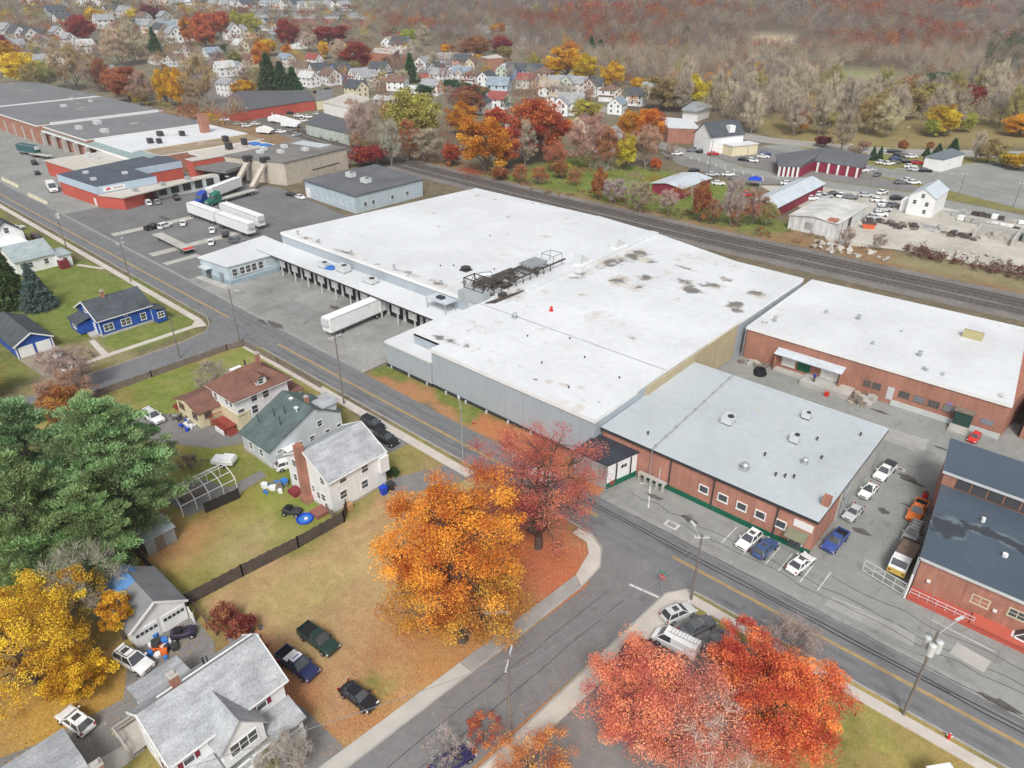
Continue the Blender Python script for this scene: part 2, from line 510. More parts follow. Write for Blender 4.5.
M_BARKG = simple('grey_bark', (.25, .225, .20), 1.0, .3, 2)
M_BARKW = simple('pale_bark', (.62, .57, .50), 1.0, .2, 2)
M_GLASS = simple('window_glass', (.07, .078, .085), .05, .3, .4, spec=1.0)
M_GLASSL = simple('pale_window_glass', (.22, .25, .28), .12, .2, .4, spec=.6)
M_PAINT = simple('car_paint', None, .28, .04, .5, spec=.55)
M_MATTE = simple('any_matte_paint', None, .75, .14, .9)
M_TYRE = simple('tyre_rubber', (.02, .02, .021), .85, .2)
M_RIM = simple('wheel_alloy', (.50, .50, .51), .35, .1, metal=.6)
M_HEAD = simple('headlamp_lens', (.72, .74, .74), .15, .1, spec=.6)
M_TAIL = simple('tail_lamp_lens', (.35, .02, .02), .25, .1, spec=.5)
M_BLUET = simple('blue_tarp', (.05, .20, .58), .5, .25, 1.2)
M_BLUEP = simple('blue_plastic', (.015, .06, .50), .45, .15)
M_ORANGEP = simple('orange_plastic', (.75, .17, .03), .5, .2)
M_REDP = simple('red_plastic', (.62, .04, .03), .5, .2)
M_WHITEP = simple('white_plastic', (.80, .81, .80), .45, .1)
M_CONT = simple('teal_steel', (.045, .12, .13), .6, .3)
M_TIN = siding('grey_tin_roof', (.60, .655, .70), vert=True, period=.9, dirt=.15, rough=.4)
M_LEAF = leafmat('leaves')
M_NEEDLE = leafmat('needles', trans=.12)
M_TWIG = leafmat('twigs', trans=.0)
M_WOODS = leafmat('woodland', attr_col='tint', trans=.2)
# ---------------------------------------------------------------- foliage meshes
def unit(rng, n):
    v = rng.normal(size=(n, 3))
    return v / np.linalg.norm(v, axis=1)[:, None]
def np_mesh(name, verts, k, mat, attrs):
    """n/k separate k-gons; attrs: {name: per-face floats or colours}"""
    me = bpy.data.meshes.new(name)
    nv = len(verts); nf = nv // k
    me.vertices.add(nv); me.loops.add(nv); me.polygons.add(nf)
    me.vertices.foreach_set('co', np.ascontiguousarray(verts, np.float32).ravel())
    me.loops.foreach_set('vertex_index', np.arange(nv, dtype=np.int32))
    me.polygons.foreach_set('loop_start', np.arange(0, nv, k, dtype=np.int32))
    for an, d in attrs.items():
        d = np.asarray(d, np.float32)
        if d.ndim == 1:
            me.attributes.new(an, 'FLOAT', 'FACE').data.foreach_set('value', d)
        else:
            me.attributes.new(an, 'FLOAT_COLOR', 'FACE').data.foreach_set('color', np.concatenate([d, np.ones((nf, 1), np.float32)], 1).ravel())
    me.materials.append(mat)
    me.update(); me.validate()
    return me
def leaf_quads(rng, c, size, aspect=.75, flat=0.0):
    n = len(c)
    u = unit(rng, n)
    if flat: u[:, 2] *= 1 - flat; u /= np.linalg.norm(u, axis=1)[:, None]
    w = unit(rng, n)
    w = np.cross(u, w); w /= np.linalg.norm(w, axis=1)[:, None]
    s = (size * rng.uniform(.6, 1.35, n))[:, None]
    u = u * s; w = w * s * aspect
    return np.stack([c - u, c + w, c + u, c - w], 1).reshape(-1, 3)
def slivers(rng, a, d, wid):
    """thin triangles from a along d"""
    n = len(a)
    sd = np.cross(d, unit(rng, n)); sd /= np.maximum(np.linalg.norm(sd, axis=1), 1e-6)[:, None]
    sd *= (wid * rng.uniform(.7, 1.3, n))[:, None]
    return np.stack([a - sd, a + sd, a + d], 1).reshape(-1, 3)
def limb_mesh(name, segs, mat, n=5):
    mb = MB()
    for a, b, r0, r1 in segs: mb.tube(a, b, r0, r1, n=n if r0 > .06 else 3, caps=False)
    me = bpy.data.meshes.new(name)
    me.from_pydata(mb.v, [], mb.f)
    me.materials.append(mat); me.shade_smooth(); me.update()
    return me
def curve_segs(rng, a, b, r0, r1, k=3, bend=.12):
    """a limb as k bent pieces"""
    a, b = np.array(a, float), np.array(b, float)
    L = np.linalg.norm(b - a)
    pts = [a + (b - a) * i / k + (rng.normal(size=3) * bend * L * (0 if i in (0, k) else 1) * .5) for i in range(k + 1)]
    return [(pts[i], pts[i + 1], r0 + (r1 - r0) * i / k, r0 + (r1 - r0) * (i + 1) / k) for i in range(k)], pts
def crown_clusters(rng, H, W, n, base=.22, top_heavy=.5, lump=.22):
    """cluster centres filling an uneven crown: mostly near the surface, some inside"""
    zc, hz = H * (base + 1) / 2, H * (1 - base) / 2
    ph = rng.uniform(0, 6.28, 6)
    out = []
    while len(out) < n:
        d = unit(rng, 1)[0]
        if d[2] < -.75: continue
        az = math.atan2(d[1], d[0])
        k = 1 + lump * (math.sin(2 * az + ph[0]) * .5 + math.sin(3 * az + ph[1] + 2 * d[2]) * .6 + math.sin(5 * d[2] + ph[2]) * .4)
        r = rng.uniform(.25, 1.0) ** .45 * k * .88
        wz = 1 - top_heavy * max(d[2], 0) ** 2 * .35
        out.append((d[0] * r * W / 2 * wz, d[1] * r * W / 2 * wz, zc + d[2] * r * hz))
    return np.array(out)
def leafy_tree(seed, H, W, n_cl, per, leaf, spread=.13, base=.2, lump=.22, twigs=0, mat=None, bark=None, lean=0.0, limb_r=1.0, split=None):
    rng = np.random.default_rng(seed)
    cl = crown_clusters(rng, H, W, n_cl, base, lump=lump)
    tone_c = np.clip(rng.normal(.5, .24, n_cl), 0, 1)
    rad = rng.uniform(.7, 1.4, n_cl) * spread * W
    idx = np.repeat(np.arange(n_cl), per)
    off = unit(rng, len(idx)) * (rng.uniform(0, 1, len(idx)) ** .5)[:, None] * rad[idx][:, None]
    off[:, 2] *= .62
    c = cl[idx] + off
    verts = leaf_quads(rng, c, leaf)
    tone = np.clip(tone_c[idx] + rng.normal(0, .16, len(idx)), 0, 1)
    low = np.zeros(len(idx), bool) if split is None else (cl[idx][:, 2] + 2.2 * np.sin(cl[idx][:, 0] * 1.1) < split)
    q4 = verts.reshape(-1, 4, 3)
    crown = np_mesh('crown', q4[~low].reshape(-1, 3), 4, mat or M_LEAF, {'tone': tone[~low]})
    lower = np_mesh('lower_crown', q4[low].reshape(-1, 3), 4, mat or M_LEAF, {'tone': tone[low]}) if low.any() else None
    # trunk, main limbs to groups of clusters, and a branch to each cluster
    segs = []
    r0 = .028 * H * limb_r * .9
    fork = np.array([lean, 0, H * base * 1.15])
    segs += curve_segs(rng, (0, 0, -.3), fork, r0 * 1.25, r0, 3, .05)[0]
    top = np.array([lean * 1.5, rng.normal(0, .03 * W), H * .72])
    s2, lp = curve_segs(rng, fork, top, r0 * .9, r0 * .25, 4, .08); segs += s2
    order = rng.permutation(n_cl)
    nm = max(5, n_cl // 9)
    heads = cl[order[:nm]]
    ends = []
    for h in heads:
        st = lp[int(rng.integers(0, 3))]
        tgt = st + (h - st) * .8
        s3, pp = curve_segs(rng, st, tgt, r0 * .5, r0 * .16, 4, .16); segs += s3
        ends.append(pp)
    allp = np.array([p for pp in ends for p in pp[1:]] + lp[1:])
    for h in cl:
        k = np.argmin(np.linalg.norm(allp - h, axis=1) + np.maximum(0, allp[:, 2] - h[2]) * 1.5)
        segs += curve_segs(rng, allp[k], h, r0 * .13, r0 * .03, 2, .2)[0]
    trunk = limb_mesh('trunk', segs, bark or M_BARK)
    return (trunk, crown, lower) if lower else (trunk, crown)
def bare_tree(seed, H, W, n_cl, twig_n, twig_len, twig_w, base=.18, bark=None, mat=None, up=.5, limb_r=1.0, leaves=0, leaf=.2, lump=.2):
    rng = np.random.default_rng(seed)
    cl = crown_clusters(rng, H, W, n_cl, base, lump=lump)
    segs = []
    r0 = .022 * H * limb_r
    fork = np.array([0, 0, H * base * 1.3])
    segs += curve_segs(rng, (0, 0, -.3), fork, r0 * 1.2, r0, 3, .05)[0]
    top = np.array([rng.normal(0, .05 * W), rng.normal(0, .05 * W), H * .85])
    s2, lp = curve_segs(rng, fork, top, r0 * .85, r0 * .15, 5, .08); segs += s2
    nm = max(6, n_cl // 7)
    ends = []
    for h in cl[rng.permutation(n_cl)[:nm]]:
        st = lp[int(rng.integers(0, 4))]
        s3, pp = curve_segs(rng, st, h, r0 * .45, r0 * .10, 4, .16); segs += s3
        ends += pp[1:]
    allp = np.array(ends + lp[1:])
    src, dr = [], []
    for h in cl:
        k = np.argmin(np.linalg.norm(allp - h, axis=1) + np.maximum(0, allp[:, 2] - h[2]) * 2.0)
        s4, pp = curve_segs(rng, allp[k], h, r0 * .13, r0 * .04, 3, .2); segs += s4
        src += pp[1:]; dr += [h - allp[k]] * (len(pp) - 1)
    src, dr = np.array(src), np.array(dr)
    i = rng.integers(0, len(src), twig_n)
    d0 = dr[i] / np.maximum(np.linalg.norm(dr[i], axis=1), .01)[:, None]
    d = d0 * .5 + unit(rng, twig_n) * .9 + np.array([0, 0, up])
    d /= np.linalg.norm(d, axis=1)[:, None]
    d *= (twig_len * rng.uniform(.4, 1.3, twig_n))[:, None]
    a = src[i] + unit(rng, twig_n) * rng.uniform(0, .06 * W, twig_n)[:, None]
    verts = slivers(rng, a, d, twig_w)
    tone = np.clip(rng.normal(.5, .2, twig_n), 0, 1)
    crown = np_mesh('crown', verts, 3, mat or M_TWIG, {'tone': tone})
    return limb_mesh('trunk', segs, bark or M_BARKG), crown
def spruce_tree(seed, H, W, n, leaf):
    rng = np.random.default_rng(seed)
    segs = curve_segs(rng, (0, 0, -.2), (0, 0, H * .97), .018 * H, .01, 4, .01)[0]
    tiers = 15
    t = rng.uniform(0, 1, n) ** .75
    tier = (np.floor(t * tiers) + rng.normal(0, .13, n)) / tiers
    z = H * (.05 + .95 * (1 - np.clip(tier, 0, 1)))
    rmax = W / 2 * np.clip(tier, 0.02, 1) * (1 + .16 * np.sin(tier * 40))
    rr = rmax * rng.uniform(.25, 1.05, n) ** .6
    az = rng.uniform(0, 6.283, n)
    az = az + .16 * np.sin(az * 9 + tier * 30)
    c = np.stack([np.cos(az) * rr, np.sin(az) * rr, z - rr * .28 + rng.normal(0, .02 * H, n)], 1)
    d = np.stack([np.cos(az), np.sin(az), -.25 + 0 * az], 1) + rng.normal(0, .35, (n, 3))
    d /= np.linalg.norm(d, axis=1)[:, None]
    verts = slivers(rng, c, d * leaf * 2.2, leaf * .42)
    tone = np.clip(.5 + rng.normal(0, .2, n) + .2 * np.sin(tier * 25), 0, 1)
    return limb_mesh('trunk', segs, M_BARK), np_mesh('crown', verts, 3, M_NEEDLE, {'tone': tone})
def pine_tree(seed, H, W, whorls, per_branch, needle):
    """old white pine: tiers of spreading boughs carrying flat pads of needle tufts"""
    rng = np.random.default_rng(seed)
    segs = curve_segs(rng, (0, 0, -.3), (rng.normal(0, .3), rng.normal(0, .3), H * .96), .02 * H, .03, 6, .012)[0]
    cs, ds, ts = [], [], []
    for k in range(whorls):
        f = k / (whorls - 1)
        z = H * (.16 + .80 * f)
        reach = W / 2 * (1 - f ** 2.0 * .82) * (.72 + .28 * min(1, f * 5)) 
        nb = int(rng.integers(6, 9)) if f < .85 else 5
        a0 = rng.uniform(0, 6.28)
        for b in range(nb):
            az = a0 + b * 6.283 / nb + rng.normal(0, .22)
            L = reach * rng.uniform(.6, 1.12)
            rise = L * (.08 + .42 * f) + rng.normal(0, .3)
            tip = np.array([math.cos(az) * L, math.sin(az) * L, z + rise])
            s, pp = curve_segs(rng, (0, 0, z), tip, .05 + .012 * L, .02, 3, .1); segs += s
            tb = rng.uniform(.05, .95)
            npad = max(2, int(L * 1.15))
            for q in range(npad):
                u = .32 + .72 * (q + rng.uniform(0, 1)) / npad
                pc = np.array([0, 0, z]) * (1 - u) + tip * u
                side = rng.normal(0, .16 * L)
                pc = pc + np.array([-math.sin(az) * side, math.cos(az) * side, rng.normal(.15, .2)])
                m = per_branch
                ra = rng.uniform(.4, .85) * (.6 + .06 * W)
                o = unit(rng, m) * (rng.uniform(0, 1, m) ** .5)[:, None] * ra
                o[:, 2] *= .30
                dd = o * .5 / ra + np.array([math.cos(az) * .5, math.sin(az) * .5, .75]) + rng.normal(0, .35, (m, 3))
                cs.append(pc + o); ds.append(dd); ts.append(np.clip(tb + rng.normal(0, .1) + .25 * o[:, 2] / (ra * .34) * .3 + rng.normal(0, .12, m), 0, 1))
    c, d, t = np.concatenate(cs), np.concatenate(ds), np.concatenate(ts)
    d /= np.linalg.norm(d, axis=1)[:, None]
    d *= (needle * rng.uniform(.7, 1.3, len(d)))[:, None]
    return limb_mesh('trunk', segs, M_BARK), np_mesh('crown', slivers(rng, c, d, needle * .20), 3, M_NEEDLE, {'tone': t})
def plant(meshes, name, cat, loc, col, scale=(1, 1, 1), rz=0.0, label=None, group=None, desc=None, where=None, lowcol=(.62, .31, .075)):
    o = thing(name, label, cat, loc, rz, group)
    o.scale = scale
    for nm, me in zip(('trunk', 'crown', 'lower_crown'), meshes):
        c = bpy.data.objects.new(nm, me)
        COL.objects.link(c); c.parent = o
        c.color = (*(lowcol if nm == 'lower_crown' else col), 1)
    if desc: later(o, desc, where, cat, group)
    return o
# ---------------------------------------------------------------- shared builders
def window(root, side, plane, c, z, w, h, frame=None, pane=None, proud=.05, bars=1, name='window'):
    """a framed window on the wall plane, its pane a child"""
    fr = frame or M_TRIM
    L = root.location
    mb, pn = MB(L), MB(L)
    sg = 1 if side[1] == '+' else -1
    def bx(m, a0, a1, z0, z1, d0, d1):
        p0, p1 = plane + sg * d0, plane + sg * d1
        if side[0] == 'x': m.box(p0, p1, a0, a1, z0, z1)
        else: m.box(a0, a1, p0, p1, z0, z1)
    t = min(.12, w * .16)
    bx(mb, c - w / 2 - t, c + w / 2 + t, z + h, z + h + t, -.02, proud)
    bx(mb, c - w / 2 - t * 1.3, c + w / 2 + t * 1.3, z - t, z, -.02, proud + .05)
    bx(mb, c - w / 2 - t, c - w / 2, z, z + h, -.02, proud)
    bx(mb, c + w / 2, c + w / 2 + t, z, z + h, -.02, proud)
    if bars:
        bx(mb, c - w / 2, c + w / 2, z + h * .5 - .03, z + h * .5 + .03, -.02, proud * .8)
        for k in range(1, bars):
            xx = c - w / 2 + w * k / bars
            bx(mb, xx - .04, xx + .04, z, z + h, -.02, proud * .9)
    o = mb.build(name, fr, root)
    bx(pn, c - w / 2 + .005, c + w / 2 - .005, z + .005, z + h - .005, -.015, .02)
    pn.build('pane', pane or M_GLASS, o)
    return o
def slab(root, side, plane, c, z, w, h, mat, name='door', proud=.06, handle=False):
    L = root.location
    mb = MB(L)
    sg = 1 if side[1] == '+' else -1
    p0, p1 = plane - sg * .02, plane + sg * proud
    if side[0] == 'x': mb.box(p0, p1, c - w / 2, c + w / 2, z, z + h)
    else: mb.box(c - w / 2, c + w / 2, p0, p1, z, z + h)
    return mb.build(name, mat, root)
def sheet(name, poly, z, mat, kind='structure', th=.2):
    """a flat surface: the top of a thin body so that nothing is paper-thin"""
    mb = MB().prism(poly, z - th, z)
    return tag(mb.build(name, mat), kind=kind)
def strip(name, line, half, z, mat, th=.2):
    """a band of constant width along a polyline"""
    l, r = [], []
    for i, p in enumerate(line):
        a = Vector(line[max(i - 1, 0)][:2]); b = Vector(line[min(i + 1, len(line) - 1)][:2])
        d = (b - a).normalized(); n = Vector((-d.y, d.x))
        l.append((p[0] + n.x * half, p[1] + n.y * half)); r.append((p[0] - n.x * half, p[1] - n.y * half))
    mb = MB()
    for i in range(len(line) - 1):
        z0 = ground(*line[i][:2]) + z; z1 = ground(*line[i + 1][:2]) + z
        q = [(*r[i], z0), (*r[i + 1], z1), (*l[i + 1], z1), (*l[i], z0)]
        lo = [(x, y, zz - th) for x, y, zz in q]
        mb.mesh(q + lo, [(0, 1, 2, 3), (7, 6, 5, 4), (0, 4, 5, 1), (2, 6, 7, 3)])
    return tag(mb.build(name, mat), kind='structure')
def grid_roof(name, x0, x1, y0, y1, z0, z1, mats, root, blobs=(), res=1.5, clip=None, edge=.12, zf=None):
    """flat roof as a fine sheet carrying where its stains are; mats = (sheet, edge metal)"""
    L = root.location
    nx, ny = max(2, int((x1 - x0) / res)), max(2, int((y1 - y0) / res))
    xs, ys = np.linspace(x0, x1, nx + 1), np.linspace(y0, y1, ny + 1)
    me = bpy.data.meshes.new(name)
    vs, dirt = [], []
    for j, y in enumerate(ys):
        for i, x in enumerate(xs):
            X, Y = (x, y) if clip is None else clip(x, y, (x - x0) / (x1 - x0), (y - y0) / (y1 - y0))
            vs.append((X - L[0], Y - L[1], (z1 if zf is None else zf(X, Y)) - L[2]))
            d = 0.0
            for bx, by, rx, ry, k in blobs:
                d = max(d, k * math.exp(-((X - bx) / rx) ** 2 - ((Y - by) / ry) ** 2))
            dirt.append(d)
    w = nx + 1
    fs = [(j * w + i, j * w + i + 1, (j + 1) * w + i + 1, (j + 1) * w + i) for j in range(ny) for i in range(nx)]
    nf = len(fs)
    ring = [i for i in range(w)] + [j * w + nx for j in range(1, ny + 1)] + [ny * w + i for i in range(nx - 1, -1, -1)] + [j * w for j in range(ny - 1, 0, -1)]
    n0 = len(vs)
    for i in ring: vs.append((vs[i][0], vs[i][1], z0 - L[2])); dirt.append(0)
    m = len(ring)
    for k in range(m):
        fs.append((n0 + k, n0 + (k + 1) % m, ring[(k + 1) % m], ring[k]))
    me.from_pydata(vs, [], fs)
    for mt in mats: me.materials.append(mt)
    me.polygons.foreach_set('material_index', [0] * nf + [len(mats) - 1] * m)
    a = me.attributes.new('dirt', 'FLOAT', 'POINT'); a.data.foreach_set('value', dirt)
    me.update()
    o = bpy.data.objects.new(name, me); COL.objects.link(o); o.parent = root
    return o
# ================================================================ THE SETTING: ground, roads, rails
def S_(x): return 57.0 - .0165 * x      # south kerb of the main road
def N_(x): return 63.3 - .02 * x        # north edge of the main road
def build_terrain():
    rng = np.random.default_rng(3)
    def line(dense, mid, far):
        out = list(np.arange(dense[0], dense[1] + .01, .7))
        for lo, hi, st in mid:
            out += list(np.arange(lo, hi + .01, st))
        out += far
        return np.array(sorted(set(np.round(out, 2))))
    xs = line((-125, 14), [(-330, -125, 3), (14, 140, 4), (-1300, -330, 24)], [-2600, -2200, -1900, -1700, -1500, 180, 240, 320, 420, 560, 760, 1000, 1400, 1900])
    ys = line((-12, 74), [(74, 270, 3), (270, 420, 8), (420, 1400, 24), (-80, -12, 6)], [-700, -400, -200, -120, 1550, 1750, 2000, 2300, 2600])
    X, Y = np.meshgrid(xs, ys)
    fw = -X * SY + Y * CY
    Z = np.clip((fw - HILL0) * HILLS, 0, HILLTOP)
    x, y = X.ravel(), Y.ravel()
    def wob(a, s, p): return a * (np.sin(x * s + p) * np.cos(y * s * 1.3 + p * 2) + .6 * np.sin(x * s * 2.3 + y * s * 1.9 + p))
    wx = x + wob(.8, .55, 1) + wob(1.6, .13, 2); wy = y + wob(.8, .5, 4) + wob(1.6, .12, 5)
    C = np.tile(np.array([.155, .135, .095]), (len(x), 1)); Lt = np.full(len(x), .25)
    f = fw.ravel()
    lat = x * CY + y * SY
    def put(w, col, lit=None):
        nonlocal C, Lt
        w = np.clip(w, 0, 1)
        C = C * (1 - w[:, None]) + np.array(col) * w[:, None]
        if lit is not None: Lt = Lt * (1 - w) + lit * w
    def rect(x0, x1, y0, y1, ft=1.0):
        d = np.minimum.reduce([wx - x0, x1 - wx, wy - y0, y1 - wy])
        return .5 + d / (2 * ft)
    def blob(cx, cy, rx, ry, k=1.0):
        return k * 1.35 * np.exp(-((wx - cx) / rx) ** 2 - ((wy - cy) / ry) ** 2)
    put(np.clip((f - 330) / 60, 0, 1) * (lat < 60), (.19, .18, .135), .15)        # town plots
    put(np.clip((f - 330) / 80, 0, 1) * (lat >= 60), (.145, .12, .095), .3)       # wood floor
    put(rect(-700, -133, -60, 58, 2), (.165, .185, .055), .12)
    put(rect(-128, 60, -60, 58, 2), (.285, .25, .085), .2)
    put(rect(-190, -131, 36, 57, 1.5), (.165, .215, .05), .0)                    # lawn by the blue house
    put(blob(-150, 52, 9, 4, .6), (.22, .22, .08), .1); put(rect(-143, -129, 34, 40, 1.0), (.25, .22, .12), .2)
    put(rect(-118, -99, 36, 57, 1), (.20, .245, .055), .03); put(blob(-108, 51, 6, 5, .7), (.27, .26, .10), .1)
    put(rect(-93, -79, 29, 38, 1), (.225, .25, .06), .06)
    put(rect(-78, -63, 19, 40, 1), (.285, .265, .065), .12)
    put(blob(-71, 37, 7, 4, 1.0), (.20, .25, .05), .03); put(blob(-66, 30, 3, 6, .6), (.24, .26, .06), .05)                        # yard with the paddling pool
    put(blob(-75, 23, 4, 5, .9), (.42, .25, .11), .5); put(blob(-66, 27, 5, 5, .6), (.42, .33, .17), .15); put(blob(-70, 36, 3, 3, .8), (.19, .23, .05), 0)
    put(rect(-62.5, -36, 19, 56, 1), (.47, .315, .165), .38)                        # vacant corner lot
    put(blob(-57, 30, 5, 9, .75), (.42, .325, .14), .12); put(blob(-60, 52, 4, 4, .8), (.29, .24, .11), .4); put(blob(-57, 44, 3, 3, .5), (.36, .23, .12), .4)
    put(blob(-39, 34, 7.5, 7, .85), (.42, .225, .09), .75); put(blob(-38.5, 49, 6.5, 8, 1.0), (.44, .125, .075), 1.0)
    put(blob(-51, 19.5, 5, 2.0, .95), (.36, .13, .085), .8); put(blob(-45, 19, 4, 2.5, .8), (.40, .19, .10), .7)
    put(blob(-38, 22.5, 1.8, 4, .8), (.42, .21, .10), .8); put(blob(-43, 28, 2.5, 2.0, .6), (.40, .21, .10), .6); put(blob(-40, 26, 1.5, 1.5, .7), (.22, .235, .06), .1)
    put(rect(-76, -53, -20, 11, 1), (.30, .215, .10), .55); put(blob(-62, 6, 6, 5, .8), (.42, .27, .055), .8)
    put(rect(-12, 40, 30, 56, .8), (.345, .275, .095), .4); put(blob(-8, 48, 4, 5, .8), (.38, .17, .08), .75); put(blob(-2, 50, 4, 3, .6), (.22, .235, .06), .1)
    put(rect(-34, -12, -10, 36, 1), (.36, .19, .10), .8); put(rect(-12, 10, 10, 40, 1), (.25, .20, .10), .6)
    put(rect(-92, -60, 64.5, 70.5, .6), (.17, .205, .05), .15); put(rect(-92, -58, 64.4, 67.2, .7), (.36, .19, .10), .7); put(rect(-66, -41, 64.2, 70, .8), (.40, .155, .075), .9)
    put(rect(-260, 30, 181, 196, 2), (.235, .16, .095), .55)                          # scrub along the railway
    put(rect(-172, -98, 186, 232, 3), (.155, .215, .045), .1); put(rect(-100, -70, 186, 200, 1.5), (.15, .2, .05), .2)
    put(rect(-420, -250, 155, 185, 3), (.25, .175, .11), .4)
    put(rect(-40, 40, 186, 196, 2), (.255, .23, .13), .2)
    put(rect(-120, 60, 258, 340, 4), (.23, .225, .08), .1)
    put(np.clip((398 - f) / 12, 0, 1) * np.clip((f - 300) / 10, 0, 1) * np.clip((lat - 110) / 10, 0, 1), (.27, .225, .10), .3)
    q = site(772, 40); put(blob(q.x, q.y, 34, 34, 1.2), (.50, .43, .30), 0); q = site(872, 80); put(blob(q.x, q.y, 60, 30, 1.2), (.27, .30, .14), 0)
    me = bpy.data.meshes.new('terrain')
    w = len(xs)
    vs = np.stack([x, y, Z.ravel()], 1)
    me.vertices.add(len(vs)); me.vertices.foreach_set('co', vs.astype(np.float32).ravel())
    a = (np.arange(len(ys) - 1)[:, None] * w + np.arange(w - 1)[None, :]).ravel()
    q = np.stack([a, a + 1, a + 1 + w, a + w], 1).astype(np.int32)
    me.loops.add(q.size); me.polygons.add(len(q))
    me.loops.foreach_set('vertex_index', q.ravel()); me.polygons.foreach_set('loop_start', np.arange(0, q.size, 4, dtype=np.int32))
    me.attributes.new('cover', 'FLOAT_COLOR', 'POINT').data.foreach_set('color', np.concatenate([C, np.ones((len(C), 1))], 1).astype(np.float32).ravel())
    me.attributes.new('litter', 'FLOAT', 'POINT').data.foreach_set('value', Lt.astype(np.float32))
    me.materials.append(M_TERRAIN); me.update(); me.validate()
    o = bpy.data.objects.new('terrain', me); COL.objects.link(o)
    return tag(o, kind='structure')
build_terrain()
# ---- paved areas, each a few millimetres above the one below
XS = [-900, -600, -420, -300, -200, -134, -80, -40, 0, 60, 160]
sheet('main_road', [(x, S_(x)) for x in XS] + [(x, N_(x)) for x in XS[::-1]], .030, M_ROAD)
sheet('dark_lot', [(-236, N_(-236) - .05), (-158, N_(-158) - .05), (-158, 90), (-152, 92), (-152, 120), (-215, 128), (-236, 122)], .016, M_LOTD)
sheet('mill_yard', [(-470, N_(-470) - .05), (-236.05, N_(-236) - .05), (-236.05, 120), (-470, 104)], .012, M_LOT)
sheet('dock_yard', [(-158, N_(-158) - .05), (-92, N_(-92) - .05), (-91.9, 90), (-158, 90)], .020, M_DOCK)
sheet('brick_works_lot', [(-41, N_(-41) - .05), (60, N_(60) - .05), (60, 122), (-46, 122), (-46, 72), (-41, 72)], .018, M_LOT)
sheet('side_street', [(-42, -48), (-32.4, 50), (-34.5, 56), (-36.8, S_(-36) + .3), (-22.5, S_(-22) + .3), (-24.9, 54.3), (-25.4, 50), (-33.4, -48)], .036, M_ROAD2)
sheet('cross_street', [(-127.2, -60), (-127.2, 50), (-128.2, 55.5), (-133, S_(-133) + .3), (-114.5, S_(-115) + .3), (-118.3, 56.5), (-119.3, 50), (-119.3, -60)], .034, M_ROAD)
sheet('corner_lot', [(-24.3, 54.6), (-11, 54.4), (-10.5, 44), (-14, 27), (-26.0, 27)], .014, M_DRIVE)
sheet('driveway', [(-112, 31), (-106, 34.5), (-103.5, 36.9), (-96, 38.8), (-91, 40.4), (-91, 57.5), (-88, 57.5), (-87.2, 41), (-90, 36), (-95, 33), (-101, 29.5), (-112, 28)], .014, M_DRIVE)
sheet('driveway.001', [(-79.0, 51.5), (-79, 57.6), (-69.2, 57.3), (-69.5, 52.5)], .014, M_DRIVE)
sheet('driveway.002', [(-65, 46.8), (-64.4, 49), (-60.6, 57.2), (-56, 57.2), (-58, 51.5), (-62, 46)], .014, M_DRIVE)
sheet('driveway.003', [(-46.5, 17.0), (-44, 19.6), (-36.0, 19.7), (-37.6, 14), (-42, 14)], .014, M_DRIVE)
sheet('driveway.004', [(-62.4, 11.5), (-62.3, 18.3), (-57, 18.0), (-52.3, 15.5), (-51, 8.5), (-52, 1), (-57, -8), (-62, -8), (-58.5, 1.5), (-57.3, 8.8)], .014, M_DRIVE)
sheet('driveway.005', [(-143, 27), (-143, 33.5), (-127.3, 33.5), (-127.3, 28)], .014, simple('worn_dirt_drive', (.30, .255, .20), .95, .25, .4))
sheet('gravel_yard', [(-96, 236), (-70, 215), (-56, 190), (-42, 197), (30, 200), (60, 204), (60, 250), (-20, 246), (-56, 250), (-80, 250)], .012, M_GRAVEL)
sheet('backyard_path', [(-84, 25.8), (-78.3, 26), (-77.4, 32.4), (-78.3, 37.5), (-80, 37.5), (-79.8, 32.6), (-84.8, 31)], .012, M_DRIVE)
# far roads and car parks by the restaurant
strip('near_avenue', [(-190, 288), (-137, 265), (-113, 254), (-88, 252), (-56, 255), (-20, 249), (40, 243), (120, 236)], 4.6, .05, M_LOT)
strip('boulevard', [(-260, 345), (-180, 322), (-127, 313), (-94, 318), (-76, 325), (-55, 340), (-30, 358), (30, 400)], 6.5, .06, M_WALKG)
strip('curved_avenue', [(-121, 305), (-105, 297), (-92, 290), (-72, 284), (-53, 281), (-24, 268), (40, 258)], 6.5, .055, M_LOT)
sheet('restaurant_lot', [(-150, 262), (-132, 246), (-112, 240), (-96, 238), (-88, 247), (-113, 249.5), (-138, 260)], .03, M_DRIVE)
sheet('restaurant_lot.001', [(-136, 270), (-112, 260), (-87, 258), (-56, 261), (-50, 268), (-72, 276), (-92, 283), (-118, 298), (-150, 296)], .03, M_DRIVE)
sheet('restaurant_lot.002', [(-70, 292), (-50, 287), (-22, 275), (30, 268), (30, 330), (-40, 335)], .03, M_LOT)
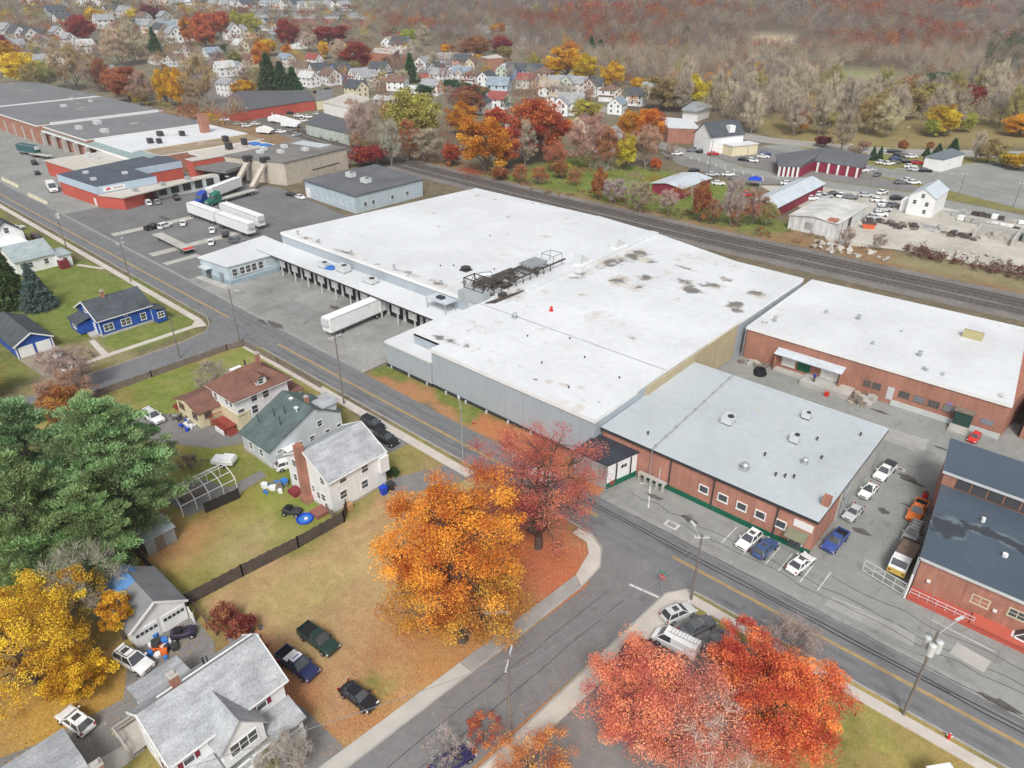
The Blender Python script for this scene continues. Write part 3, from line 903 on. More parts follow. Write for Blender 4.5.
# pavements and kerbs
def raised(name, poly, h, mat): return sheet(name, poly, h, mat, th=h + .15)
WX = [-420, -300, -200, -135]
raised('pavement', [(x, S_(x) - 2.7) for x in WX] + [(x, S_(x) - 1.4) for x in WX[::-1]], .10, M_WALK)
WX = [-117, -95, -80, -57]
raised('pavement.001', [(x, S_(x) - 2.4) for x in WX] + [(x, S_(x) - .95) for x in WX[::-1]], .10, M_WALK)
WX = [-22, -8, 10, 60]
raised('pavement.002', [(x, S_(x) - 1.95) for x in WX] + [(x, S_(x) - .7) for x in WX[::-1]], .10, M_WALK)
raised('pavement.003', [(-26.6, 27), (-25.0, 27), (-22.6, 53.6), (-22, S_(-22) - 1.95), (-22, S_(-22) - .7), (-23.6, S_(-23) - .5), (-25.0, 54.8)], .10, M_WALK)
raised('pavement.004', [(-31.5, -20), (-29.9, -20), (-25.0, 27), (-26.6, 27)], .10, M_WALK)
raised('pavement.005', [(-40.9, -20), (-39.3, -20), (-34.3, 33), (-35.9, 33)], .10, simple('clean_concrete_walk', (.50, .475, .43), .9, .12, .5))
raised('pavement.006', [(-35.9, 33.05), (-34.3, 33.05), (-32.9, 49.5), (-34.4, 50.5)], .10, M_WALKG)
raised('pavement.007', [(-34.4, 50.55), (-32.9, 49.55), (-33.1, 53.5), (-34.9, 56.2), (-37, S_(-37) - .35), (-39, S_(-39) - .4), (-39, S_(-39) - 1.6), (-36.8, S_(-37) - 1.7), (-35.4, 54.5)], .10, M_WALK)
raised('pavement.008', [(-133.2, 30), (-131.9, 30), (-131.9, 55), (-131, 57.0), (-134.9, S_(-135) - 1.4), (-134.9, S_(-135) - 2.7), (-133.2, 55)], .10, M_WALK)
raised('pavement.009', [(-158, 68.6), (-146.5, 69.4), (-146.5, 71.1), (-158, 70.2)], .10, M_CONC)
def kerb(name, pts):
    mb = MB()
    for a, b in zip(pts, pts[1:]): mb.bar((*a, .02), (*b, .02), .16, .26)
    return tag(mb.build(name, M_KERB), kind='structure')
for i, (a, b) in enumerate(((-420, -135), (-114, -39), (-22, 60))):
    kerb('kerb' if not i else 'kerb.00%d' % i, [(x, S_(x) - .09) for x in np.linspace(a, b, 6)])
kerb('kerb.003', [(-34.2, 33), (-32.8, 49.5), (-33, 53.4), (-34.8, 56.3), (-37, S_(-37) - .2), (-39, S_(-39) - .1)])
kerb('kerb.004', [(-39.2, -20), (-34.2, 33)])
kerb('kerb.005', [(-31.6, -20), (-26.7, 27), (-25.1, 54.8), (-23.6, S_(-23) - .4), (-22, S_(-22) - .1)])
kerb('kerb.006', [(-127.4, 25), (-127.4, 50), (-128.4, 55.5), (-131, 57.6), (-135, S_(-135) - .1)])
# a narrow concrete step along the north edge, broken by entrances
M_EDGE = simple('worn_road_edge', (.31, .305, .29), .9, .25, 1)
sheet('road_edge', [(-40.5, N_(-40) + .1), (60, N_(60) + .1), (60, N_(60) + 1.0), (-40.5, N_(-40) + 1.0)], .028, M_EDGE)
sheet('road_edge.001', [(-236, N_(-236)), (-93, N_(-93)), (-93, N_(-93) + .7), (-236, N_(-236) + .7)], .027, M_EDGE)
# painted lines, sealed cracks
def paint_line(name, pts, w, mat, z=.042):
    mb = MB()
    for a, b in zip(pts, pts[1:]):
        d = Vector((b[0] - a[0], b[1] - a[1])); n = Vector((-d.y, d.x)).normalized() * w / 2
        mb.mesh([(a[0] + n.x, a[1] + n.y, z), (a[0] - n.x, a[1] - n.y, z), (b[0] - n.x, b[1] - n.y, z), (b[0] + n.x, b[1] + n.y, z),
                 (a[0] + n.x, a[1] + n.y, z - .03), (a[0] - n.x, a[1] - n.y, z - .03), (b[0] - n.x, b[1] - n.y, z - .03), (b[0] + n.x, b[1] + n.y, z - .03)],
                [(0, 1, 2, 3), (7, 6, 5, 4), (0, 4, 5, 1), (1, 5, 6, 2), (2, 6, 7, 3), (3, 7, 4, 0)])
    return tag(mb.build(name, mat), kind='structure')
def yel(x): return 60.25 - .0133 * x
for a, b in ((-420, -131), (-113, -38.5), (-27.5, 60)):
    paint_line('yellow_line', [(x, yel(x) + .12) for x in np.linspace(a, b, 5)], .11, M_YELLOW)
    paint_line('yellow_line', [(x, yel(x) - .12) for x in np.linspace(a, b, 5)], .11, M_YELLOW)
for off in (-2.4, -.9, 1.0, 2.6):
    paint_line('tyre_wear', [(x, yel(x) + off + .1 * math.sin(x * .2)) for x in np.arange(-300, 61, 6)], .55, simple('tyre_wear', (.178, .18, .185), .85, .35, .25), .036)
paint_line('white_line', [(-28.9, 53.4), (-25.4, 53.9)], .32, M_WLINE, .046)
rngT = random.Random(4)
for off, x0, x1 in ((1.35, -50, 60), (1.85, -50, 60), (3.3, -35, 20), (-1.2, -110, -60), (2.0, -130, -70)):
    pts = [(x, yel(x) + off + rngT.uniform(-.08, .08)) for x in np.arange(x0, x1, 2.2)]
    paint_line('sealed_crack', pts, .16 if off < 2 and x0 == -50 else .08, M_TAR, .040)
for y0, x0, x1 in ((67.4, -38, 30), (69.6, -12, 30), (66.2, -30, 25)):
    paint_line('sealed_crack', [(x, y0 - .012 * x + rngT.uniform(-.35, .35)) for x in np.arange(x0, x1, 2.0)], .07, M_TAR, .030)
for k in range(2):
    paint_line('sealed_crack', [(-33 + k * 2.1 + (y - 20) * .09 + rngT.uniform(-.1, .1), y) for y in np.arange(0, 53, 3)], .06, M_TAR, .045)
for x in (-24.2, -21.3, -18.6, -17.0, -14.4, -12.4):
    paint_line('white_line', [(x, 66.6), (x + .1, 70.6)], .13, M_WLINE, .030)
paint_line('white_line', [(-36.8, 70.7), (-34.5, 66.5)], .2, M_WLINE, .030); paint_line('white_line', [(-38.2, 70.3), (-36.6, 71.2)], .2, M_WLINE, .030)
paint_line('white_line', [(-1.6, 70.5), (4.5, 70.2)], .13, M_WLINE, .030)
for k in range(12): paint_line('white_line', [(-145 + k * 5, 69), (-145.5 + k * 5, 81)], .10, simple('worn_line_paint', (.36, .35, .33), .9, .3, 2), .031)
for k in range(9): paint_line('white_line', [(-136 + k * 4.4, 262 - k * 1.6), (-133 + k * 4.4, 257 - k * 1.7)], .25, M_WLINE, .055)
# concrete strips in the truck lot, slab in the brick-works lot, manholes
for nm, poly in (('concrete_strip', [(-206.5, 69.7), (-203.5, 69.6), (-203, 101), (-206, 101)]), ('concrete_strip.001', [(-182.6, 69), (-179.6, 69), (-180, 100), (-183, 100)]), ('concrete_strip.002', [(-173.2, 68.2), (-171, 68.2), (-171.2, 77), (-173.4, 77)])):
    sheet(nm, poly, .024, M_CONC)
sheet('concrete_slab', [(1.0, 66.9), (4.2, 66.6), (4.5, 68.6), (1.3, 69)], .032, M_CONC)
sheet('drain_cover', [(-31.4, 65.0), (-29.6, 65.0), (-29.6, 66.2), (-31.4, 66.2)], .034, M_WLINE)
sheet('drain_cover.001', [(-31.1, 65.2), (-29.9, 65.2), (-29.9, 66.0), (-31.1, 66.0)], .040, M_LOT)
sheet('drain_cover.002', [(-12.9, 96.8), (-11.6, 96.8), (-11.6, 97.7), (-12.9, 97.7)], .026, M_CONC)
sheet('drain_cover.003', [(-12.5, 97.05), (-12.0, 97.05), (-12.0, 97.45), (-12.5, 97.45)], .031, M_DARK)
sheet('garden_path', [(-131.9, 37.5), (-141.5, 38.6), (-141.5, 39.6), (-131.9, 38.7)], .012, M_WALK)
sheet('garden_path.001', [(-187.4, 53.6), (-180, 56.6), (-180, 57.6), (-187.8, 54.5)], .012, M_WALK)
sheet('garden_path.002', [(-79.8, 50.3), (-77.0, 50.3), (-78.2, 56), (-79.4, 56)], .018, M_WALK)
sheet('garden_path.003', [(-52.3, 7.8), (-50.6, 7.8), (-50.2, 3), (-53, 3)], .018, M_CONC)
rk = random.Random(9)
for px, py, sx, sy in ((908, 478, 1.6, 1.0), (917, 484, 1.4, .5), (883, 511, 1.0, .7), (862, 532, 1.3, .7), (906, 505, .7, .3), (943, 449, 1.6, .4), (880, 412, 1.8, .5), (655, 497, 1.6, .5), (690, 520, 1.3, .6), (276, 325, 3.4, 1.0), (262, 322, 2.2, .8), (940, 690, 1.6, .5), (1002, 705, 2.0, .6), (930, 635, .5, .25), (560, 545, .5, .3), (596, 560, .6, .3), (398, 349, 3.0, 1.2), (335, 308, 2.2, .8), (165, 218, 5, 1.0), (310, 230, 4, 1.2)):
    p = site(px, py)
    sheet('oil_stain', [(p.x + sx * math.cos(a) * rk.uniform(.45, 1.1), p.y + sy * math.sin(a) * rk.uniform(.45, 1.1)) for a in np.linspace(0, 6.1, 15)], .0325 if py > 200 else .026, simple('oil_stain', (.12, .11, .10), .7, .4, 1.5), th=.05)
for px, py, w, l in ((905, 440, 6, 4.5), (760, 610, 7, 2.4), (700, 545, 5, 2), (960, 640, 8, 2.6), (870, 620, 9, 2.2), (300, 310, 12, 5), (420, 345, 8, 4)):
    p = site(px, py); sheet('asphalt_patch', [(p.x - w / 2, p.y - l / 2), (p.x + w / 2, p.y - l / 2 + .3), (p.x + w / 2 - .2, p.y + l / 2), (p.x - w / 2 + .3, p.y + l / 2 - .2)], .0235, asphalt('asphalt_patch', (.40, .395, .375) if px % 20 else (.28, .275, .265), crack=.3), th=.1)
# ---- railway
strip('ballast', [(-520, 262), (-400, 215), (-300, 190), (-240, 180.5), (-196, 176.8), (-150, 174.8), (-90, 173.6), (-40, 174.3), (20, 176), (120, 182)], 8.5, .06, M_BALLAST)
strip('ballast_crown', [(-400, 218.5), (-300, 193.5), (-240, 183.5), (-196, 179.6), (-150, 177.4), (-90, 176.1), (-40, 176.8), (20, 178.5), (120, 184.5)], 3.0, .16, M_BALLAST2)
strip('ballast_crown.001', [(-400, 212.5), (-300, 187.5), (-240, 177.6), (-196, 173.9), (-150, 171.7), (-90, 170.4), (-40, 171.1), (20, 172.8), (120, 178.8)], 1.9, .12, M_BALLAST2)
for k, (dy, zz) in enumerate(((3.4, .17), (1.0, .17), (-3.2, .13))):
    line = [(-300, 190 + dy), (-240, 180.5 + dy), (-196, 176.8 + dy), (-150, 174.8 + dy), (-90, 173.6 + dy), (-40, 174.3 + dy), (20, 176 + dy), (100, 180.6 + dy)]
    t = thing('railway_track', ('outer railway track nearest the scrub and the stone yard', 'middle railway track between two others', 'railway track nearest the long white roofs')[k], 'railway track', (-90, 173.6 + dy, 0))
    for s in (-.75, .75):
        mb = MB(t.location)
        for a, b in zip(line, line[1:]): mb.bar((a[0], a[1] + s, zz + .16), (b[0], b[1] + s, zz + .16), .12, .16)
        mb.build('rail', simple('rail_steel', (.22, .18, .155), .5, .2, metal=.4), t)
    mb = MB(t.location)
    for a, b in zip(line, line[1:]):
        a, b = Vector(a), Vector(b); L = (b - a).length; n = int(L / 1.5)
        d = (b - a).normalized(); nn = Vector((-d.y, d.x))
        for i in range(n):
            c = a + (b - a) * (i / n)
            mb.bar((*(c - nn * 1.3), zz + .04), (*(c + nn * 1.3), zz + .04), .3, .14)
    tag(mb.build('sleeper', simple('tie_wood', (.13, .105, .09), .95, .3, 1), t), kind='stuff')
# ---- the air: pale even haze round everything
def haze(density):
    mb = MB().box(-2700, 2000, -800, 2700, -1.5, 78)
    nt = NT('haze_air'); nt.t.nodes.remove(nt.b)
    pv = nt.n('ShaderNodeVolumePrincipled')
    pv.inputs['Color'].default_value = (.86, .90, .96, 1)
    pv.inputs['Density'].default_value = density
    pv.inputs['Anisotropy'].default_value = .2
    nt.link(pv.outputs[0], nt.out.inputs['Volume'])
    tag(mb.build('haze', nt.m), kind='stuff')
haze(.0002)
# ================================================================ LARGE BUILDINGS
# ---- cold storage warehouse
def warehouse():
    t = thing('cold_storage_warehouse', 'vast white roofed grey metal warehouse filling the middle', 'warehouse', (-100, 100, 0))
    L = t.location
    out = [(-46, 70), (-79, 70), (-79, 72.4), (-86, 72.4), (-86, 89), (-152, 89), (-145.6, 150.2), (-102, 150.6), (-84, 148.2), (-82, 146.6), (-60, 142.4), (-45.2, 141.8), (-45.6, 113)]
    MB(L).prism(out, 0, 7.0).build('wall', M_SEAM, t)
    MB(L).box(-46.2, -45.5, 83, 113, .3, 6.85).build('beige_wall', M_BEIGE, t)
    MB(L).box(-79.2, -46.0, 69.9, 70.2, .0, .55).build('foundation', M_DARK, t)
    mats = (M_ROOFW, M_TRIM)
    grid_roof('roof', -79.1, -45.9, 69.85, 72.4, 6.6, 7.25, mats, t, [(-50, 70.5, 6, 1.5, .35)], 1.0)
    grid_roof('roof', -86.1, -45.9, 72.4, 89, 6.6, 7.25, mats, t, [(-80, 74, 5, 1.5, .62), (-75, 75, 3, 1.5, .6), (-78, 80, 4, 3, .35)] + [(-78 + k * 2.3, 73.2 + (k % 4) * .9, .9, .6, .45 + .07 * (k % 3)) for k in range(14)] + [(-82 + k * 4, 78 + (k * 7) % 11, 1.2, .8, .46) for k in range(9)], .8)
    def clip(x, y, u, v):
        v = v if v else -.002
        X = (-152.1 + 6.5 * v) * (1 - u) + u * (-45.9 + .8 * v)
        ny = 150.3 if X < -102 else 150.6 - (X + 102) * .13 if X < -84 else 148.2 - (X + 84) * .25 if X < -60 else 142.3 - (X + 60) * .03
        return X, 89 + v * (ny - 89)
    blobs = [(-80, 124, 2.6, 5, .62), (-78.5, 131, 2.6, 5, .66), (-80.3, 114, 2, 4, .5), (-73, 116, 2.0, 3, .6), (-69.5, 121, 2.0, 2, .72), (-68, 116, 1.5, 2, .5), (-62, 124, 4, 2.5, .5), (-59, 121, 2.2, 1.6, .92), (-57.5, 126, 1.8, 1.6, .7), (-49, 128, 2, 1.6, .7), (-49.5, 120, 1.6, 2.2, .8), (-48, 117.8, 1.4, 1.2, .8),
             (-57, 131, 2, 1.4, .6), (-66, 131, 3, 1.5, .5), (-74, 130, 3, 2, .42), (-90, 90.5, 3.2, 1.2, .9), (-108, 90.5, 4, 1, .65), (-128, 90.2, 4, .9, .6), (-142, 90.5, 5, .9, .55), (-100, 91, 4, 1, .5), (-148, 148, 4, 2, .5), (-120, 149, 15, 1.2, .4), (-95, 95, 3, 2, .5), (-100, 112, 14, 8, .18), (-84, 96, 3, 5, .45), (-66, 100, 9, 6, .22), (-60, 139, 10, 2, .35)]
    rb = random.Random(6)
    blobs = [(a, b, c * 1.15, d * 1.15, k + (.14 if k > .4 else .05)) for a, b, c, d, k in blobs]
    blobs += [(rb.uniform(-145, -50), rb.uniform(91, 145), rb.uniform(.8, 2.5), rb.uniform(.6, 1.8), rb.uniform(.36, .56)) for _ in range(42)] + [(-150 + k * 2.2, 90, .9, .7, rb.uniform(.3, .75)) for k in range(28)]
    grid_roof('roof', -152, -46, 89, 150, 6.6, 7.25, mats, t, blobs, 1.0, clip)
    MB(L).box(-84.6, -82.4, 99.5, 147.3, 7.0, 7.8).build('parapet_strip', M_ROOFW, t)
    # loading dock with its low roof
    grid_roof('dock_roof', -152.6, -86, 82.2, 89.05, 4.15, 4.5, (M_ROOFW, M_DARK), t, [(-120, 86, 3, 2, .3)], 1.2)
    MB(L).box(-147, -91, 84.5, 89.02, 0, 4.1).build('dock_wall', M_LMET, t)
    for x in np.arange(-145.8, -92, 5.08):
        fr = MB(L)
        fr.box(x - 1.9, x - 1.35, 84.2, 84.6, .9, 3.95); fr.box(x + 1.35, x + 1.9, 84.2, 84.6, .9, 3.95); fr.box(x - 1.9, x + 1.9, 84.2, 84.6, 3.3, 3.95)
        fr.box(x - 1.9, x + 1.9, 84.25, 84.6, .25, 1.1)
        f = fr.build('dock_door', M_BLACK, t)
        MB(L).box(x - 1.33, x + 1.33, 84.35, 84.6, 1.12, 3.28).build('shutter', M_TRIM, f)
    for x in np.arange(-148.3, -90, 5.08):
        MB(L).box(x - .12, x + .12, 82.5, 82.74, 0, 4.15).build('post', M_LMET, t)
    # low front block
    MB(L).box(-90.6, -79.05, 69.75, 82.0, 0, 4.8).build('front_block', M_SEAM, t)
    MB(L).box(-90.75, -79.0, 69.65, 69.95, 0, .6).build('front_block_footing', M_DARK, t)
    grid_roof('front_block_roof', -90.8, -79.0, 69.6, 82.2, 4.6, 5.0, mats, t, [(-86, 78, 2, 2, .5)], 1.2)
    for k in range(8): MB(L).box(-89.5 + k * 4.6, -89.25 + k * 4.6, 69.5, 69.75, 0, .6).build('bollard', M_LMET, t)
    # office wing
    MB(L).prism([(-158, 70.6), (-147.4, 71.8), (-147, 83.6), (-147, 89), (-160.5, 89)], 0, 4.2).build('office_wing', M_PALEBLUE, t)
    MB(L).prism([(-158.05, 70.5), (-147.3, 71.7), (-146.9, 83.6), (-146.9, 84.4), (-147.5, 84.4), (-158, 84)], 0, .95).build('office_base', simple('blue_grey_paint', (.30, .38, .43), .7), t)
    MB(L).prism([(-158.3, 70.3), (-147.2, 71.5), (-146.7, 82.1), (-152.7, 82.1), (-152.7, 89), (-161, 89.4)], 4.2, 4.45).build('office_roof', M_ROOFW, t)
    for y in (73.0, 74.9, 76.4, 77.9, 79.6, 81.3): window(t, 'x+', -147.12, y, 1.9, 1.15, 1.6)
    slab(t, 'y-', 71.5, -150.3, .1, 1.2, 2.2, M_GLASSL, 'door', .3)
    MB(L).box(-157, -153.6, 69.4, 70.9, 2.6, 2.75).build('entrance_canopy', M_LMET, t)
    slab(t, 'y-', 70.85, -155.2, .1, 1.6, 2.3, M_GLASS, 'door', .25)
    # machinery doorway beside the pipe rack
    MB(L).box(-91.3, -86.05, 88.6, 92, 7.0, 8.6).build('plant_room', M_SEAMF, t)
    slab(t, 'y-', 88.6, -87.6, 4.5, 1.9, 2.4, M_LMET, 'door')
    for x, y in ((-147, 90.4), (-138, 90), (-126, 90), (-112, 90.3), (-98, 90.5)):
        MB(L).tube((x, y, 7.2), (x, y, 8.1), .16).tube((x, y, 8.0), (x, y, 8.25), .3).build('roof_vent', M_STEEL, t)
    for x, y in ((-104, 100), (-96, 104), (-112, 120), (-106, 98), (-64, 88), (-58, 84), (-54, 74.5), (-50, 82), (-62, 78), (-70, 84)):
        MB(L).tube((x, y, 7.2), (x, y, 7.55), .13).build('roof_vent', M_DARK, t)
warehouse()
def pipe_rack():
    t = thing('pipe_rack', 'rusty dark steel pipe rack of refrigeration lines on the white roof', 'pipe rack', (-89, 100, 7.25))
    L = t.location
    mb = MB(L)
    for x in (-91.5, -89, -86.5):
        for y in (90.5, 93.5):
            mb.bar((x, y, 7.2), (x, y, 10.6), .16, .16)
        mb.bar((x, 90.5, 10.5), (x, 93.5, 10.5), .16, .18)
    for y in (90.5, 93.5):
        for z in (8.6, 10.5): mb.bar((-91.5, y, z), (-86.5, y, z), .16, .18)
    mb.build('frame', M_RUST, t)
    mb = MB(L)
    for k in range(7): mb.tube((-91 + k * .7, 90.8, 7.4 + (k % 3) * .3), (-91 + k * .7, 93.3, 9.8), .14)
    mb.build('riser', M_RUST, t)
    mb = MB(L).box(-91.2, -86.6, 90.8, 93.3, 7.25, 7.6); mb.build('grating', M_DARK, t)
    for y in np.arange(95.5, 112, 2.2):
        mb = MB(L); mb.bar((-91.6, y, 7.2), (-91.6, y, 8.5), .14, .14); mb.bar((-86.4, y, 7.2), (-86.4, y, 8.3), .14, .14); mb.bar((-91.6, y, 8.35), (-86.4, y, 8.35), .14, .16); mb.build('support', M_RUST, t)
    for x, r, y1 in ((-91.5, .16, 104), (-90.9, .12, 110), (-90.3, .2, 108), (-89.5, .12, 112), (-88.7, .15, 103), (-86.6, .2, 116)):
        MB(L).tube((x, 93, 8.6), (x, y1, 8.6), r, n=8).build('pipe', M_RUST, t)
    mb = MB(L)
    for k in range(4): mb.box(-91.3 + k * .95, -90.6 + k * .95, 106.5, 111.5, 8.7, 9.25)
    mb.build('evaporator_bank', M_STEEL, t)
    mb = MB(L)
    for x in (-90.6, -87.4):
        for y in (113, 116): mb.bar((x, y, 7.2), (x, y, 9.8), .12, .12)
        mb.bar((x, 113, 9.7), (x, 116, 9.7), .14, .14)
    for y in (113, 116): mb.bar((-90.6, y, 9.7), (-87.4, y, 9.7), .14, .14)
    mb.build('cage_frame', M_STEEL, t)
    MB(L).tube((-93.4, 96.5, 8.6), (-91.4, 98.2, 8.9), .75, n=12).build('receiver_tank', M_STEEL, t)
    MB(L).tube((-90.2, 101, 8.2), (-87.6, 101, 8.2), .55, n=12).build('receiver_tank', M_RUST, t)
    for k in range(9):
        y = 94.5 + k * 1.9; x = -91.2 + (k * 1.7) % 4.2
        MB(L).box(x - .35, x + .45, y - .3, y + .3, 7.25, 8.1 + .3 * (k % 3)).build('valve_box', M_RUST if k % 2 else M_STEEL, t)
        MB(L).tube((x, y, 8.0), (x + .6, y + 1.2, 8.6), .09).tube((x + .6, y + 1.2, 8.6), (-86.6, y + 1.2, 8.6), .08).build('branch_pipe', M_RUST, t)
    for x in (-91.5, -86.5): MB(L).bar((x, 90.5, 7.3), (x, 93.5, 10.4), .1, .1).build('brace', M_RUST, t)
    MB(L).box(-90.8, -87.0, 97.2, 99.6, 7.3, 7.7).box(-90.4, -88.4, 97.6, 99.2, 7.7, 8.7).build('compressor', M_RUST, t)
    mb = MB(L)
    for k in range(5): mb.tube((-85 + k * .3, 89.5 + k * .3, 7.35), (-84.4 + k * .2, 95 + k, 7.4), .13)
    mb.box(-85.5, -84.4, 93.5, 95, 7.25, 8.0)
    mb.build('loose_pipe', M_RUST, t)
pipe_rack()
def wedge_hood(loc, label):
    t = thing('roof_hood', label, 'roof hood', loc)
    L = t.location
    mb = MB(L); mb.prof([(L.y, L.z), (L.y + 4.2, L.z), (L.y + .3, L.z + 2.4)], 'x', L.x, L.x + 1.6); mb.build('hood', M_LMET, t)
    MB(L).box(L.x - .15, L.x + 1.75, L.y - .15, L.y + 4.3, L.z - .05, L.z + .12).build('curb', M_TRIM, t)
wedge_hood(Vector((-84.6, 116.5, 7.85)), 'grey wedge shaped hood beside the steel cage on the white roof')
wedge_hood(Vector((-84.8, 130.5, 7.85)), 'grey wedge shaped hood farther along the raised roof strip')
def small_vent(x, y, z, r, h, mat, label, name='roof_fan', cat='roof fan'):
    t = thing(name, label, cat, (x, y, z)); L = t.location
    MB(L).box(x - r * 1.1, x + r * 1.1, y - r * 1.1, y + r * 1.1, z - .02, z + h * .3).build('curb', mat, t)
    MB(L).tube((x, y, z + h * .3), (x, y, z + h * .75), r * .8, r * .9, 12).tube((x, y, z + h * .75), (x, y, z + h), r * 1.25, r * .7, 12).build('hood', mat, t)
small_vent(-73.6, 95, 7.25, .27, .9, M_REDP, 'small red capped vent standing alone on the white roof')
small_vent(-76.6, 88.3, 7.25, .4, 1.0, M_STEEL, 'small grey vent on the white roof near the loose pipes')
small_vent(-100.2, 99.8, 7.25, .9, .9, M_DARK, 'dark mushroom fan on the white roof left of the tank')
def ac_unit(x, y, z, w, d, h, label, rz=0, mat=None, feet=True, name='rooftop_unit'):
    t = thing(name, label, 'rooftop unit', (x, y, z), rz)
    if feet:
        mb = MB()
        for s in (-1, 1): mb.box(-w / 2, w / 2, s * d * .36 - .08, s * d * .36 + .08, 0, .22)
        mb.build('skid', M_DARK, t)
    MB().box(-w / 2, w / 2, -d / 2, d / 2, .2, h).build('cabinet', mat or M_LMET, t)
    MB().tube((w * .18, 0, h), (w * .18, 0, h + .14), min(w, d) * .3, n=12).build('fan_ring', M_DARK, t)
    mb = MB()
    for k in range(5): mb.box(-w / 2 - .015, -w / 2 + .05, -d * .4 + k * d * .17, -d * .4 + k * d * .17 + .1 * d, .35, h - .2)
    mb.build('grille', M_DARK, t)
    return t
ac_unit(-130.6, 85.6, 4.5, 2.6, 1.8, 1.2, 'white cabinet unit with cover on the dock roof, farthest back')
ac_unit(-125.2, 86.8, 4.5, 3.0, 2.0, 1.5, 'largest grey cooling unit on the dock roof beside the blue tarp')
ac_unit(-115.6, 86.6, 4.5, 3.2, 2.0, 1.0, 'low grey cooling unit alone near the middle of dock roof')
t = MB((-128.2, 86.2, 4.5)); 
for k in range(14):
    a = k * .9; t.box(-129.2 + .9 * math.cos(a), -128.4 + .9 * math.cos(a), 85.6 + .6 * math.sin(a), 86.4 + .6 * math.sin(a), 4.48, 4.8 + .05 * (k % 5))
o = t.build('tarp', M_BLUET); o.location = (-128.2, 86.2, 4.5); tag(o, 'crumpled blue tarp between two cabinets on the dock roof', 'tarp')
def canopy_frame():
    t = thing('steel_canopy', 'open grey steel canopy on thin legs at the end of the dock roof', 'canopy', (-94, 86.5, 4.5)); L = t.location
    mb = MB(L)
    for x in (-96.6, -91.6):
        for y in (85.3, 88): mb.bar((x, y, 4.45), (x, y, 6.6), .12, .12)
    mb.build('leg', M_STEEL, t)
    MB(L).box(-97, -91.2, 85.1, 88.2, 6.6, 6.72).build('canopy_sheet', M_TIN, t)
    MB(L).box(-95, -93.4, 86.2, 87.3, 6.72, 7.1).build('hatch', M_DARK, t)
canopy_frame()
# ---- brick works with the pale grey roof
def brick_works():
    t = thing('brick_workshop', 'long red brick workshop with pale grey flat roof and green base band', 'workshop', (-30, 84, 0)); L = t.location
    MB(L).box(-45.6, -15.4, 71.6, 97.4, 0, 5.1).build('wall', M_BRICKP, t)
    MB(L).box(-15.45, -15.25, 80.2, 97.3, .02, 5.0).build('block_wall', siding('pale_block', (.50, .50, .47), lap=.4, dirt=.2), t)
    grid_roof('roof', -45.85, -15.15, 71.3, 97.65, 5.0, 5.42, (M_ROOFP, M_DARK), t, [(-33, 90, 8, 5, .2)], 1.5)
    MB(L).box(-38.6, -15.3, 71.48, 71.7, 0, .75).build('base_band', M_GREEN, t)
    for x in (-34.6, -28.3, -19.95): MB(L).box(x - .07, x + .07, 71.42, 71.6, .1, 5.0).build('downpipe', M_DARK, t)
    for x in (-29.6, -26.9, -24.35, -21.9, -19.3): window(t, 'y-', 71.6, x, 2.1, 1.15, 1.0, bars=0, proud=.12)
    slab(t, 'y-', 71.6, -32.0, .8, 2.2, 2.9, M_BRICK, 'bricked_up_opening', .05)
    slab(t, 'y-', 71.6, -16.75, 3.3, 2.3, 1.0, M_TRIM, 'sign_board', .1)
    MB(L).prof([(71.6, 2.9), (70.1, 2.45), (70.1, 2.3), (71.6, 2.3)], 'x', -18.3, -15.9).build('door_canopy', simple('green_grey_awning', (.22, .22, .15), .8), t)
    d = slab(t, 'y-', 71.6, -17.2, .05, 1.7, 2.2, M_TRIM, 'door', .08)
    MB(L).box(-17.95, -17.25, 71.45, 71.6, .2, 2.1).box(-17.15, -16.45, 71.45, 71.6, .2, 2.1).build('door_pane', M_GLASS, d)
    mb = MB(L).tube((-37.4, 71.25, 1.2), (-37.4, 71.25, 5.6), .06, n=6); mb.tube((-37.4, 71.2, 5.6), (-38.6, 97.5, 5.6), .08, n=6)
    for k in range(9): mb.box(-37.6 - k * .14, -37.3 - k * .14, 72 + k * 3.0, 72.25 + k * 3.0, 5.4, 5.75)
    mb.build('roof_pipe', M_STEEL, t)
    MB(L).tube((-36.0, 71.42, .5), (-36.0, 71.42, 3.0), .06).build('standpipe', M_LMET, t)
    MB(L).box(-16.2, -15.3, 74.6, 75.6, 5.3, 6.6).build('chimney', M_BRICK, t)
    mb = MB(L)
    for k in range(3): mb.box(-15.2, -14.9, 80.6 + k * .05, 82.6, 1 + k * 1.2, 1.7 + k * 1.2)
    mb.build('wall_vent', M_STEEL, t)
    for x, y in ((-39.8, 74), (-25.5, 79.8), (-22.6, 76.5), (-21.6, 77), (-20.7, 77.6), (-19.6, 84), (-17.6, 93), (-21.7, 88)):
        MB(L).tube((x, y, 5.4), (x, y, 5.85), .1).tube((x, y, 5.8), (x, y, 5.95), .17).build('roof_vent', M_DARK, t)
brick_works()
ac_unit(-32.9, 84.2, 5.42, 1.5, 1.9, 1.1, 'boxy white air unit with grille on the pale grey roof, back left')
ac_unit(-23.9, 85.6, 5.42, 1.15, 1.15, 1.2, 'small grey air unit with a pipe stub, middle of pale grey roof')
ac_unit(-25.0, 92.6, 5.42, 1.2, 1.0, 1.0, 'thin legged air unit near the far edge of pale grey roof')
small_vent(-26.2, 75.2, 5.42, .45, 1.1, M_STEEL, 'squat bent fan on the pale grey roof above the brick front')
small_vent(-20.9, 81.6, 5.42, .35, .9, M_STEEL, 'grey fan with conduit on the pale grey roof, right side')
